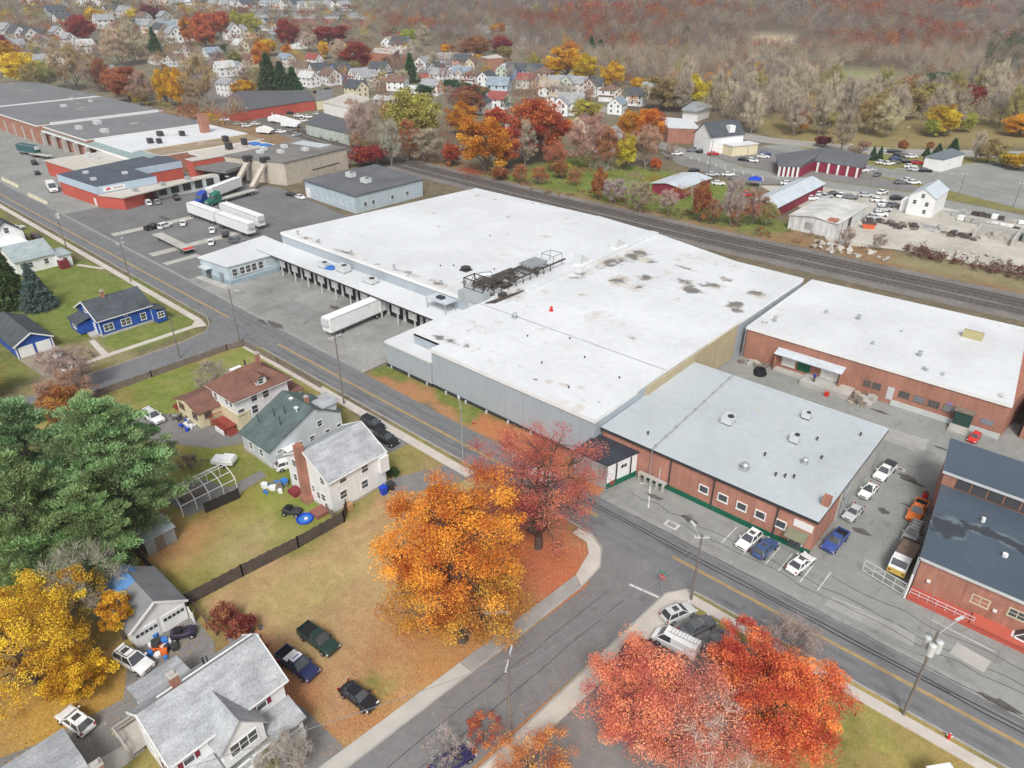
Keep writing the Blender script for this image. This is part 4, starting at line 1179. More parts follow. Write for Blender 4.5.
def annex():
    t = thing('workshop_annex', 'low white annex with black roof between metal warehouse and brick workshop', 'annex', (-43.5, 68.5, 0)); L = t.location
    MB(L).prism([(-46.3, 65.9), (-41.0, 66.1), (-39.6, 71.35), (-46.3, 71.35)], 0, 3.9).build('wall', M_WHITES, t)
    MB(L).prism([(-46.4, 65.75), (-40.85, 65.95), (-39.4, 71.45), (-46.4, 71.45)], 3.9, 4.08).build('roof', M_ROOFB, t)
    MB(L).prism([(-46.35, 65.82), (-40.95, 66.0), (-40.95, 66.2), (-46.35, 66.1)], 0.02, 3.85).build('front_boards', siding('weathered_boards', (.44, .43, .41), lap=.3, dirt=.4), t)
    MB(L).prism([(-41.05, 66.02), (-40.9, 66.02), (-39.5, 71.3), (-39.65, 71.3)], 0, .85).build('base_band', M_GREEN, t)
    for f, nm, mt in ((.3, 'drain_pipe', M_DARK), (.78, 'drain_pipe', M_DARK)):
        x, y = -40.95 + f * 1.4, 66.1 + f * 5.2
        MB(L).box(x - .02, x + .14, y - .07, y + .07, .8, 3.7).build(nm, mt, t)
    for f in (.5, .6):
        x, y = -40.95 + f * 1.4, 66.1 + f * 5.2
        MB(L).box(x - .02, x + .1, y - .22, y + .22, 2.6, 2.95).build('wall_light', M_DARK, t)
    MB(L).box(-40.95, -40.5, 66.7, 68.1, .5, 1.0).build('red_planter', simple('planter_red', (.28, .09, .06), .8), t)
annex()
t = thing('loading_rack', 'pale concrete posts and rail against the brick wall beside the white annex', 'loading rack', (-36.6, 71, 0)); L = t.location
for k in range(5): MB(L).box(-38.8 + k * .95, -38.5 + k * .95, 70.6 - .05 * k, 70.9 - .05 * k, 0, 1.1).build('post', M_CONC, t)
MB(L).box(-38.9, -34.6, 70.7, 71.3, 1.1, 1.3).build('rail', M_CONC, t)
# ---- long brick works on the right with a white roof
def long_brick():
    t = thing('long_brick_factory', 'long red brick factory with bright white flat roof beside the railway', 'factory', (-24, 130, 0)); L = t.location
    MB(L).prism([(-44.4, 115), (-3.5, 115), (-2.0, 128), (-7.0, 147), (-44.4, 145.2)], 0, 5.9).build('wall', M_BRICK, t)
    def clip(x, y, u, v): return x * 1.0 + (u * v * -3.2), y + u * v * 1.6
    grid_roof('roof', -44.6, -3.3, 114.8, 145.4, 5.6, 6.15, (M_ROOFW, M_TRIM), t, [(-42.5, 125, 1.2, 6, .6), (-5, 117, 1.5, 2, .5)], 1.5, clip)
    for x, mt, w in ((-23.0, M_GLASS, 1.0), (-21.5, M_GLASS, 1.2), (-17.3, M_GLASS, 1.4), (-15.1, M_GLASSL, 1.4), (-12.95, M_GLASS, 1.5), (-10.8, M_GLASSL, 1.5)):
        window(t, 'y-', 115, x, 1.9, w, .95, frame=simple('brown_frame', (.19, .14, .11), .7), pane=mt, bars=3)
    slab(t, 'y-', 115, -19.3, .8, 1.0, 2.2, M_LMET, 'door', .08)
    MB(L).box(-18.9, -3.45, 114.85, 115.1, 0, .9).build('foundation', simple('pale_foundation', (.55, .58, .56), .8), t)
    MB(L).box(-9.7, -7.4, 113.7, 115, .9, 3.1).build('entrance_porch', simple('dark_green_glass', (.03, .07, .055), .3), t)
    MB(L).box(-10, -7.2, 113.5, 115, 3.1, 3.3).build('entrance_roof', M_WOOD, t)
    mb = MB(L)
    for k in range(4): mb.box(-9.9, -7.4, 112.6 + k * .35, 113.0 + k * .35, 0, .22 * (k + 1))
    mb.build('entrance_steps', M_CONC, t)
    slab(t, 'y-', 115, -5.6, 1.8, 1.7, .8, M_GLASSL, 'sign_board', .08)
    slab(t, 'y-', 115, -10.9, 3.0, .7, .5, simple('purple_sign', (.28, .22, .42), .6), 'sign_board', .08)
    mb = MB(L).prof([(115, 4.0), (113.2, 3.5), (113.2, 3.35), (115, 3.7)], 'x', -38.3, -26.7); mb.build('canopy', M_TIN, t)
    for x in (-38.1, -26.9): MB(L).box(x - .1, x + .1, 113.6, 115, 0.1, 3.5).build('canopy_wall', M_BRICK, t)
    for x, w, m in ((-36.1, 2.4, M_TRIM), (-29.0, 3.0, M_TRIM), (-33.4, 2.2, M_GREEN)): slab(t, 'y-', 115, x, .9, w, 2.3, m, 'loading_door', .1)
    MB(L).box(-32.6, -24.5, 111.6, 115, 0, .85).build('loading_platform', M_CONC, t)
    MB(L).box(-38, -32.7, 113.6, 115, 0, .4).build('loading_platform', M_CONC, t)
    for x, y, r in ((-41.6, 120, .35), (-43, 118, .15), (-42.4, 118.3, .15), (-36, 130, .25), (-30.5, 131, .35), (-23, 130.5, .15), (-25.2, 122, .22), (-18, 122.6, .35), (-16.2, 118, .2), (-15.7, 117.7, .2), (-13.4, 117.9, .2)):
        MB(L).tube((x, y, 6.1), (x, y, 6.1 + r * 2.4), r).tube((x, y, 6.1 + r * 2.2), (x, y, 6.1 + r * 2.8), r * 1.4, r).build('roof_vent', M_STEEL, t)
    MB(L).prof([(135.4, 6.1), (137, 6.1), (137, 7.2), (135.4, 7.6)], 'x', -14.6, -11.6).build('skylight_box', simple('yellow_grey_box', (.45, .40, .20), .6), t)
    MB(L).tube((-44.6, 114.9, 0), (-44.6, 114.9, 6), .1).build('downpipe', M_STEEL, t)
long_brick()
t = thing('brick_factory_end', 'dark brick block past the right end of the long factory', 'factory', (0, 124, 0)); L = t.location
MB(L).box(-1.2, 14, 117.5, 146, 0, 6.0).build('wall', M_BRICK, t); MB(L).box(-1.4, 14.2, 117.3, 146.2, 6.0, 6.3).build('roof', M_ROOFW, t)
MB(L).box(-1.5, -1.2, 118, 119, .1, 4).build('shutter', M_DARK, t)
# ---- brick building lower right with the dark stepped roof
def stepped_brick():
    t = thing('stepped_brick_building', 'red brick building with dark blue stepped roof and window strip', 'workshop', (6, 84, 0)); L = t.location
    MB(L).prism([(-4.5, 73.5), (22, 73.5), (22, 89.2), (-6.15, 89.2)], 0, 4.85).build('wall', M_BRICK, t)
    MB(L).prism([(-6.5, 89.21), (22, 89.21), (22, 97.4), (-7.6, 97.4)], 0, 6.9).build('rear_wall', M_BRICK, t)
    def clip(x, y, u, v): return x + (1 - u) * v * -1.65, y
    def clip2(x, y, u, v): return x + (1 - u) * v * -1.2, y
    grid_roof('roof', -4.75, 22, 73.3, 89.1, 4.7, 5.1, (M_ROOFD, M_LMET), t, [(-3.8, 80.5, 1.8, 2.2, 1.25), (0, 82.6, 3.2, .9, 1.3), (4, 82.2, 3, .8, 1.2), (6, 76, 6, 2, -.4)], .8, clip)
    grid_roof('upper_roof', -6.7, 22, 89.0, 97.6, 6.7, 7.1, (M_ROOFD, M_LMET), t, [], 1.2, clip2)
    for k in range(12):
        window(t, 'y-', 89.2, -4.2 + k * 1.75, 5.35, 1.35, 1.15, frame=M_RUST, bars=4, proud=.04)
    window(t, 'y-', 73.5, 1.75, 2.2, 1.5, 1.0, frame=simple('cream_frame', (.62, .57, .42), .6), bars=2)
    window(t, 'y-', 73.5, 5.4, 2.6, 2.2, .9, frame=simple('cream_frame', (.62, .57, .42), .6), bars=3)
    window(t, 'y-', 73.5, 9.4, 2.6, 2.2, .9, frame=simple('cream_frame', (.62, .57, .42), .6), bars=3)
    slab(t, 'y-', 73.5, 2.0, 1.7, 3.6, 2.4, M_BRICKP, 'brick_patch', .03)
    for x in (-3.2, 3.2): MB(L).box(x - .18, x + .18, 73.25, 73.52, 2.3, 2.55).build('wall_light', M_TRIM, t)
    MB(L).box(-4.5, 12, 71.9, 73.5, 0, .75).build('ramp', M_BRICKR, t)
    MB(L).box(1.6, 12, 71.7, 73.5, .75, .95).build('ramp_deck', simple('red_ramp_paint', (.52, .12, .08), .7, .15), t)
    mb = MB(L)
    for k in range(8): mb.tube((-4.4 + k * .9, 71.95, .7), (-4.4 + k * .9, 71.95, 1.6), .03)
    for z in (1.15, 1.6): mb.tube((-4.4, 71.95, z), (1.9, 71.95, z), .035)
    mb.build('handrail', M_LMET, t)
    MB(L).tube((2.2, 79.5, 5.1), (2.2, 79.5, 5.5), .3).build('roof_vent', M_TRIM, t); MB(L).tube((-.9, 84.4, 5.1), (-.9, 84.4, 5.7), .22).build('roof_vent', M_TRIM, t)
    MB(L).box(-4.9, -4.6, 73.3, 73.6, .0, 4.9).build('corner_pipe', M_STEEL, t)
stepped_brick()
ac_unit(5.6, 81.3, 5.1, 1.9, 1.5, 1.0, 'white air unit on the dark wet looking roof, right edge')
t = thing('steel_gate', 'open pale grey pipe gate at the corner of the stepped brick building', 'gate', (-4.8, 72.0, 0)); L = t.location
mb = MB(L)
for z in (.3, 1.1, 1.9): mb.bar((-9.6, 72.9, z), (-4.9, 72.0, z), .07, .07)
for k in range(5): mb.bar((-9.6 + k * 1.17, 72.9 - k * .22, .1), (-9.6 + k * 1.17, 72.9 - k * .22, 1.95), .07, .07)
mb.bar((-9.6, 72.9, .3), (-7.2, 72.45, 1.9), .06, .06)
mb.build('gate_frame', M_LMET, t); MB(L).tube((-4.7, 71.95, 0), (-4.7, 71.95, 3.4), .12).build('gate_post', M_TRIM, t)
# ---- truck terminal: red brick with pale blue fascia
def terminal():
    t = thing('truck_terminal', 'red brick truck terminal with pale blue fascia and long flat canopy', 'warehouse', (-250, 95, 0)); L = t.location
    MB(L).prism([(-261, 77.6), (-235, 79), (-235, 97), (-250.2, 97), (-250.2, 113), (-268, 113)], 0, 5.0).build('wall', M_BRICKR, t)
    MB(L).prism([(-261.2, 77.4), (-234.8, 78.8), (-234.8, 97.2), (-250, 97.2), (-250, 113.2), (-268.2, 113.2)], 4.0, 6.2).build('fascia', simple('pale_blue_fascia', (.46, .56, .66), .6, .1), t)
    MB(L).prism([(-261, 77.6), (-235, 79), (-235, 97), (-250.2, 97), (-250.2, 113), (-268, 113)], 6.15, 6.3).build('roof', simple('blue_black_roof', (.085, .10, .125), .6, .3, .2), t)
    MB(L).prism([(-234.7, 78.9), (-226, 82.5), (-232, 117), (-234.7, 117)], 3.6, 3.95).build('canopy', M_ROOFC, t)
    MB(L).prism([(-234.9, 79), (-226.6, 82.8), (-229, 90), (-234.9, 92)], 0, 3.6).build('dock_office', M_BRICKR, t)
    MB(L).box(-234.9, -231, 95, 116, .05, 3.6).build('dock_wall', M_LMET, t)
    for y in (96.5, 100.5, 104.5, 108.5, 112.5): slab(t, 'x+', -231, y, 1, 2.6, 2.4, M_DARK, 'dock_door', .08)
    slab(t, 'x+', -234.85, 84.0, 4.4, 6.5, 1.3, M_TRIM, 'sign_board', .12)
    mk = MB(L)
    for k, (a, b, c, d) in enumerate(((81.6, 82.1, 4.75, 5.35), (82.2, 82.7, 4.85, 5.45), (82.0, 83.0, 5.0, 5.2))): mk.box(-234.7, -234.68 + .01 * k, a, b, c, d)
    mk.build('sign_emblem', M_REDP, t)
    mk = MB(L)
    for k in range(6): mk.box(-234.72, -234.68, 83.7 + k * .5, 84.05 + k * .5, 4.95, 5.3)
    mk.build('sign_mark', simple('grey_lettering', (.25, .25, .27), .7), t)
    MB(L).prism([(-292.5, 84.5), (-261.5, 86), (-267, 108), (-292, 108)], 0, 4.8).build('rear_wall', M_BRICKR, t)
    MB(L).prism([(-292.8, 84.2), (-261.4, 85.8), (-266.8, 108.2), (-292.2, 108.2)], 4.8, 5.1).build('rear_roof', M_ROOFC, t)
    for x, y in ((-284, 96), (-281, 97), (-255, 84), (-245, 92), (-244, 82)): MB(L).box(x - .7, x + .7, y - .7, y + .7, 5.0, 7.0).build('roof_unit', M_LMET, t)
    for x, y in ((-230, 88), (-231, 97), (-232.5, 106)): MB(L).box(x - .9, x + .9, y - .6, y + .6, 3.9, 5.0).build('canopy_unit', M_STEEL, t)
    slab(t, 'y-', 79, -238, .1, 1.2, 2.3, M_TRIM, 'door', .3)
terminal()
# ---- old mill, a long row of low roofs
def mill():
    t = thing('old_mill', 'sprawling old mill of grey and white flat roofs behind the truck terminal', 'mill', (-350, 130, 0)); L = t.location
    segs = [(-520, -420, 110, 156, 7.6, M_ROOFG), (-420, -352, 103, 156, 7.4, M_ROOFG), (-352, -308, 105, 154, 6.9, M_ROOFG), (-308, -275.5, 108, 153.5, 6.5, M_ROOFW), (-275.5, -262, 112, 152.5, 6.2, M_ROOFT), (-262, -246, 122, 150, 5.9, M_ROOFC)]
    for i, (x0, x1, y0, y1, z, m) in enumerate(segs):
        MB(L).box(x0 + .01, x1 - .01, y0, y1, 0, z).build('wall', M_BRICK, t)
        grid_roof('roof', x0 + .02, x1 - .02, y0 - .3, y1 + .2, z - .3, z + .3 + .01 * i, (m, M_TRIM), t, [((x0 + x1) / 2, (y0 + y1) / 2 + 4, 8, 4, .5)] + [(x0 + (x1 - x0) * ((k * 37) % 100) / 100, y0 + (y1 - y0) * ((k * 61) % 100) / 100, 4, 2, .46) for k in range(14)], 2.5)
    for x in (-352.2, -420.2): MB(L).box(x - .3, x + .5, 108, 154, 7, 8.2).build('parapet', M_TRIM, t)
    MB(L).prof([(104, 5.6), (110.5, 6.8), (110.5, 6.5), (104, 5.2)], 'x', -420, -262).build('sloped_eave', M_TIN if 0 else simple('grey_green_roofing', (.27, .34, .34), .6, .2, .1), t)
    MB(L).box(-420, -262, 103.7, 104, 5.1, 5.7).build('gutter', M_TRIM, t)
    for k in range(12): MB(L).box(-418 + k * 11.2, -416.5 + k * 11.2, 102.7, 104, 0, 5.1).build('pier', M_CONC, t)
    MB(L).box(-291.3, -288.6, 142, 145, 6, 13.8).build('chimney', M_BRICK, t)
    for x, y, s in ((-398, 130, 2.2), (-340, 122, 2.4), (-333, 112, 2), (-318, 116, 2.2), (-420, 142, 1.5), (-405, 145, 1.5), (-296, 128, 1.8), (-290, 134, 1.5), (-285, 119, 1.6), (-282, 121, 1.4), (-268, 140, 1.6), (-255, 134, 1.8), (-258, 142, 1.5)):
        MB(L).box(x - s * .7, x + s * .7, y - s * .5, y + s * .5, 6.3, 8.6).build('roof_unit', M_LMET if x < -300 else M_DARK, t)
    for x, y in ((-256, 145), (-250, 146)): MB(L).box(x - 2, x + 2, y - 1.4, y + 1.4, 5.9, 6.9).build('roof_tarp', M_BLUET, t)
    MB(L).box(-246, -241.4, 113, 124, 0, 7.2).build('red_wing', M_BRICKR, t); MB(L).box(-246.2, -241.2, 112.8, 124.2, 7.2, 7.5).build('red_wing_roof', M_ROOFC, t)
mill()
def tan_block():
    t = thing('tan_metal_plant', 'tan metal sided plant with slanting chutes beside the blue office', 'plant', (-232, 142, 0)); L = t.location
    MB(L).prism([(-240.5, 124), (-231, 126.6), (-215.5, 131.4), (-219.5, 160), (-244, 157)], 0, 7.4).build('wall', M_TANW, t)
    MB(L).prism([(-240.8, 123.7), (-231, 126.3), (-215.2, 131.2), (-219.2, 160.3), (-244.3, 157.3)], 7.4, 7.7).build('roof', simple('grey_plant_roof', (.21, .20, .19), .9, .35, .12), t)
    MB(L).prism([(-240.5, 151), (-226, 153), (-227, 159), (-242, 157)], 7.7, 7.78).build('white_roof_patch', M_ROOFP, t)
    for x, y in ((-234, 134), (-229, 139), (-226, 147), (-236, 145), (-238, 138)): MB(L).box(x - 1.3, x + 1.3, y - .8, y + .8, 7.7, 8.7).build('roof_unit', M_LMET, t)
    for x, y in ((-229.5, 124.6), (-223.5, 127.4)):
        MB(L).bar((x, y + 2.4, 7.4), (x + 3.6, y - 6.5, .6), 1.6, 1.0).build('chute', M_TANW, t)
        MB(L).box(x - 1.2, x + 1.2, y + .6, y + 3.2, 6.8, 8.6).build('hopper', M_DARK, t)
    MB(L).prism([(-241, 113), (-227.5, 117), (-231, 126.3), (-241, 123.8)], 4.6, 5.6).build('lean_to_roof', simple('grey_lean_to', (.19, .185, .18), .9, .2), t)
    MB(L).prism([(-240.9, 116), (-230, 119), (-232, 126), (-240.9, 123.6)], 0, 4.6).build('lean_to_wall', M_DARK, t)
    MB(L).tube((-215.2, 142, 3.4), (-216.6, 154, 3.6), .25).build('pipe', M_RUST, t)
tan_block()
def blue_office():
    t = thing('blue_block_building', 'pale blue block building with dark grey flat roof before the railway', 'building', (-186, 140, 0)); L = t.location
    P = [(-198.6, 127.3), (-171.4, 125.8), (-171.4, 152.5), (-198.6, 156)]
    MB(L).prism(P, 0, 5.1).build('wall', M_PALEBLUE, t)
    MB(L).prism([(-198.9, 127), (-171.1, 125.5), (-171.1, 152.8), (-198.9, 156.3)], 5.1, 5.4).build('roof', simple('slate_grey_roof', (.135, .14, .15), .85, .25, .15), t)
    for x in (-195.5, -192.5, -189, -185.5, -182, -178.5, -175): window(t, 'y-', 126.6 - (x + 185) * .055 , x, 1.6, 1.2, 1.1)
    for y in (129.5, 132.5, 140, 146): window(t, 'x+', -171.4, y, 1.6, 1.2, 1.1)
    slab(t, 'y-', 127.1, -197, .1, 2, 3, M_TRIM, 'door', .1)
blue_office()
ac_unit(-190, 139, 5.4, 2.8, 2.2, 1.6, 'white cabinet on the dark roof of the pale blue building, left')
ac_unit(-180.5, 137.5, 5.4, 3.0, 2.2, 1.6, 'white cabinet on the dark roof of the pale blue building, right')
# ================================================================ HOUSES NEARBY
def part(t, name, mat): 
    return MB(t.location), name, mat, t
def chimney(t, x, y, z0, z1, w=.7, d=.7, mat=None):
    L = t.location
    c = MB(L).box(x - w / 2, x + w / 2, y - d / 2, y + d / 2, z0, z1).build('chimney', mat or M_BRICK, t)
    MB(L).box(x - w / 2 - .06, x + w / 2 + .06, y - d / 2 - .06, y + d / 2 + .06, z1, z1 + .1).box(x - w * .3, x + w * .3, y - d * .3, y + d * .3, z1 + .1, z1 + .3, 0).build('chimney_cap', M_CONC, c)
    return c
def house_c():
    t = thing('white_house', 'white two storey house with grey roof and tall red chimney', 'house', (-69, 43, 0)); L = t.location
    x0, x1, y0, y1 = -73.6, -64.3, 38.5, 47.4
    mb = MB(L); gable_wall(mb, x0, x1, y0, y1, 5.3, 8.0, 'y', z0=.35); mb.build('wall', M_WHITES, t)
    MB(L).box(x0 + .05, x1 - .05, y0 + .05, y1 - .05, 0, .36).build('foundation', M_CONC, t)
    mb = MB(L); gable_roof(mb, x0, x1, y0, y1, 5.35, 8.05, 'y', oh=.3); mb.build('roof', M_SHG, t)
    mb = MB(L)
    for yy in (y0 - .33, y1 + .27):
        mb.bar((x0 - .3, yy, 5.22), (-68.95, yy, 7.98), .08, .24); mb.bar((x1 + .3, yy, 5.22), (-68.95, yy, 7.98), .08, .24)
    mb.bar((x1 + .32, y0 - .3, 5.2), (x1 + .32, y1 + .3, 5.2), .12, .14)
    mb.build('trim', M_TRIM, t)
    MB(L).box(-69.9, -68.8, 37.6, 38.52, 0, 8.9).box(-70.1, -68.6, 37.4, 38.5, 0, 1.0).build('chimney', M_BRICK, t)
    for x, z, w in ((-71.9, 4.1, .8), (-72.2, 1.7, .7), (-71.2, 1.5, .7), (-67.1, 1.3, .6), (-66.0, 1.5, .85), (-65.7, 4.3, .8), (-68.1, 1.9, .4)): window(t, 'y-', y0, x, z, w, 1.0)
    for y, z in ((40.6, 4.1), (44.1, 3.8), (40.4, 1.7), (43.8, 1.4)): window(t, 'x+', x1, y, z, 1.0, 1.15)
    MB(L).box(x1, x1 + .7, y1 - 1.2, y1 + .2, 2.6, 5.0).build('corner_bay', M_WHITES, t)
    MB(L).box(x0 + 1, x0 + 2.6, 37.2, 38.5, 0, .7).build('cellar_hatch', simple('hatch_red', (.24, .04, .05), .7), t)
    MB(L).box(-66.8, -65, 36.6, 38.45, 0, .55).build('back_step', simple('red_brown_boards', (.28, .12, .09), .9), t)
house_c()
def house_grey():
    t = thing('grey_house', 'pale grey house with long sloping dark green roof', 'house', (-82.5, 44.5, 0)); L = t.location
    x0, x1, y0, y1 = -86.3, -79, 38.9, 51.2
    mb = MB(L); gable_wall(mb, x0, x1, y0, y1, 3.15, 6.6, 'x', rc=46.6, ze2=3.9); mb.build('wall', M_GREYS, t)
    mb = MB(L); gable_roof(mb, x0, x1, y0, y1, 3.2, 6.65, 'x', rc=46.6, ze2=3.95, oh=.28); mb.build('roof', M_SHGR, t)
    MB(L).box(-85.6, -83.0, 50.9, 53.2, 0, 3.4).build('front_porch', M_GREYS, t); MB(L).box(-85.9, -82.7, 50.6, 53.5, 3.4, 3.6).build('porch_roof', M_SHG, t)
    MB(L).box(-81.6, -79.1, 47.6, 50.6, 4.1, 5.6).build('dormer', M_GREYS, t); MB(L).box(-81.8, -78.85, 47.3, 50.9, 5.6, 5.78).build('dormer_roof', M_SHG, t)
    chimney(t, -81.2, 47.2, 5.6, 7.3, .5, .5, M_BRICK)
    for x, y in ((-83.4, 46.0), (-80.6, 45.0)): MB(L).tube((x, y, 6.0), (x, y, 6.9), .12).box(x - .25, x + .25, y - .25, y + .25, 6.6, 6.8).build('roof_vent', M_TRIM, t)
    for x, y in ((-83.5, 43), (-82.2, 44), (-84.6, 41), (-81, 42.4)): MB(L).tube((x, y, 4.2 + (y - 39) * .2), (x, y, 5.0 + (y - 39) * .36), .07).build('roof_vent', M_DARK, t)
    for y, z in ((47.4, 3.1), (48.5, 1.0), (45.8, 1.2), (43.7, 1.2), (50.6, 1.0), (40.4, 2.0)): window(t, 'x+', x1, y, z, .75, .9 if y > 41 else .45)
    for x in (-84.0, -81.3): window(t, 'y-', y0, x, 1.2, .7, 1.1)
    MB(L).box(-79.05, -77.5, 41.2, 42.6, 0, 2.3).build('side_porch', M_WOOD, t); MB(L).box(-79, -77.2, 40.9, 42.9, 2.3, 2.45).build('side_porch_roof', M_TRIM, t)
    MB(L).box(x0 - .04, x1 + .04, y0 - .04, y0 + .1, 0, .4).build('foundation', M_CONC, t)
house_grey()
def house_red():
    t = thing('brown_roof_house', 'white two storey house with brown hipped roof and cream rear wing', 'house', (-96, 44, 0)); L = t.location
    x0, x1, y0, y1 = -98.4, -91.3, 41.2, 50.2
    MB(L).box(x0, x1, y0, y1, 0, 5.35).build('wall', M_WHITES, t)
    mb = MB(L); hip_roof(mb, x0, x1, y0, y1, 5.5, 8.3, oh=.6, inset=3.6); mb.build('roof', M_SHB, t)
    mb = MB(L).box(x0 - .62, x1 + .62, y0 - .62, y1 + .62, 5.24, 5.34); mb.build('trim', M_TRIM, t)
    d = MB(L).box(-93.2, -91.6, 45.2, 47.0, 5.9, 7.1).build('dormer', M_WHITES, t)
    mb = MB(L); gable_roof(mb, -94.2, -91.4, 45.1, 47.1, 7.1, 7.7, 'x', oh=.2, th=.1); mb.build('dormer_roof', M_SHB, d)
    window(t, 'x+', -91.6, 46.1, 6.15, .7, .8)
    MB(L).box(-98.2, -96.9, 44.6, 46.4, 5.7, 6.9).build('dormer', M_WHITES, t)
    chimney(t, -95.4, 48.2, 7, 9.2, .6, .6, M_BRICK); MB(L).tube((-95.8, 46.2, 7.4), (-95.8, 46.2, 8.7), .14).build('roof_vent', M_DARK, t)
    for y, z in ((46.3, 3.7), (44.3, 3.9), (44.1, 1.9), (41.9, 2.5)): window(t, 'x+', x1, y, z, .95, 1.3 if y > 42 else 1.0)
    for x in (-93.9, -92.7): window(t, 'y-', y0, x, 3.7, .8, .8)
    window(t, 'y-', y0, -97.3, 3.2, .7, 1.2)
    # wing
    mb = MB(L); gable_wall(mb, -103.4, -96.4, 37.5, 43.4, 2.75, 3.9, 'y'); mb.build('wing_wall', M_CREAMS, t)
    mb = MB(L); gable_roof(mb, -103.4, -96.4, 37.5, 43.4, 2.8, 3.95, 'y', oh=.25); mb.build('wing_roof', M_SHB, t)
    MB(L).box(-96.35, -91.35, 41.12, 41.3, 0, 2.9).box(-91.35, -91.2, 41.12, 43.2, 0, 2.9).build('cream_wall', M_CREAMS, t)
    window(t, 'y-', 37.5, -101.7, 1.5, 1.5, .9, bars=2, frame=simple('brown_trim', (.20, .12, .08), .7)); window(t, 'y-', 37.5, -97.6, 1.3, 1.3, 1.0, bars=2, frame=simple('brown_trim', (.20, .12, .08), .7)); window(t, 'x+', -96.4, 39.0, 1.4, 1.0, .8, frame=simple('brown_trim', (.20, .12, .08), .7))
    mb = MB(L).box(-96.0, -92.0, 38.9, 41.1, .75, .87)
    for k in range(5): mb.box(-96.0 + k, -95.88 + k, 38.9, 39.02, 0, 1.8)
    mb.box(-96, -92, 38.9, 39.0, 1.7, 1.8); mb.box(-96, -95.9, 38.9, 41, 1.7, 1.8)
    for k in range(3): mb.box(-92 + k * .35, -91.65 + k * .35, 39.2, 40.6, 0, .6 - k * .2)
    mb.build('deck', M_REDDECK, t)
    MB(L).box(-94.4, -91.9, 38.7, 38.86, 0, .75).build('deck_skirt', M_TRIM, t)
    mb = MB(L)
    for k in range(5): mb.box(-105.9 + k * .45, -105.4 + k * .45, 37.6, 39.2, 0, .3 + k * .3)
    mb.box(-104.0, -103.4, 37.4, 40.4, 1.2, 1.4); mb.bar((-106, 37.55, 1.1), (-103.6, 37.55, 2.6), .1, .1); mb.bar((-106, 39.25, 1.1), (-103.6, 39.25, 2.6), .1, .1)
    mb.build('stair', M_REDDECK, t)
    MB(L).box(-91.2, -89.2, 46.6, 49.6, 0, 2.2).build('front_porch', M_REDDECK, t)
    MB(L).box(-98.5, -91.2, 50.2, 52.4, 0, 2.5).build('street_porch', M_WHITES, t); MB(L).box(-98.8, -90.9, 50.1, 52.8, 2.5, 2.7).build('street_porch_roof', M_SHB, t)
house_red()
t = thing('orange_netting', 'bright orange heap of netting by the porch of the brown roof house', 'netting', (-89.9, 52.3, 0))
mb = MB(); rr = random.Random(5)
for k in range(16):
    a = k * .7; mb.prism([(math.cos(a + b) * (.3 + .05 * k) + .7 * math.cos(a), math.sin(a + b) * (.3 + .04 * k) + .6 * math.sin(a)) for b in (0, 1.6, 3.1, 4.7)], 0, .35 + rr.random() * .6)
mb.build('fabric', M_ORANGEP, t)
def house_blue():
    t = thing('blue_house', 'royal blue house with dark grey roof and white trim on the corner', 'house', (-145, 46, 0)); L = t.location
    x0, x1, y0, y1 = -150.8, -141, 41, 51
    mb = MB(L); gable_wall(mb, x0, x1, y0, y1, 3.7, 6.2, 'y', z0=.5); mb.build('wall', M_BLUES, t)
    MB(L).box(x0, x1 + .02, y0 - .02, y1, 0, .5).build('foundation', M_CONC, t)
    mb = MB(L); gable_roof(mb, x0, x1, y0, y1, 3.75, 6.3, 'y', oh=.45); mb.build('roof', M_SHD, t)
    mb = MB(L)
    for yy in (y0 - .48,):
        mb.bar((x0 - .45, yy, 3.5), (-145.9, yy, 6.18), .1, .26); mb.bar((x1 + .45, yy, 3.5), (-145.9, yy, 6.18), .1, .26)
    mb.bar((x1 + .47, y0 - .45, 3.45), (x1 + .47, y1 + .45, 3.45), .12, .14)
    mb.box(x1 - .08, x1 + .06, y0 - .06, y0 + .1, .5, 3.5); mb.box(x1 - .08, x1 + .06, y1 - .1, y1 + .05, .5, 3.5)
    mb.build('trim', M_TRIM, t)
    chimney(t, -145.6, 44.6, 5.4, 7.3, .6, .6)
    for y, w, b in ((42.6, 1.6, 2), (45.9, 1.7, 2), (49.3, .9, 1)): window(t, 'x+', x1, y, 1.1, w, 1.25, bars=b)
    window(t, 'x+', x1, 46.2, 2.9, .5, .4, bars=0)
    window(t, 'y-', y0, -146.2, 3.9, 1.2, 1.2, bars=2)
    # side porch on the gable, bay at the street
    MB(L).box(-149.3, -145, 38.6, 41, .3, 2.5).build('porch_wall', M_BLUES, t); MB(L).prof([(38.3, 2.6), (41, 3.4), (41, 3.2), (38.3, 2.45)], 'x', -149.6, -144.6).build('porch_roof', M_SHD, t)
    slab(t, 'y-', 41, -143.3, .5, 1.0, 2.0, M_TRIM, 'door', .08); window(t, 'y-', 38.6, -147.2, 1.0, 1.4, 1.1, bars=2)
    MB(L).box(-144.4, -142.2, 39.6, 41, 0, .5).build('step', M_CONC, t)
    MB(L).box(-142.6, -139.2, 51, 53.0, .2, 2.6).build('bay', M_BLUES, t); MB(L).prof([(51, 3.3), (53.3, 2.75), (53.3, 2.6), (51, 3.1)], 'x', -142.9, -138.9).build('bay_roof', M_SHD, t)
    window(t, 'x+', -139.2, 52, 1.2, 1.1, 1.1, bars=2); window(t, 'y+', 53, -141, 1.2, 1.6, 1.1, bars=2)
house_blue()
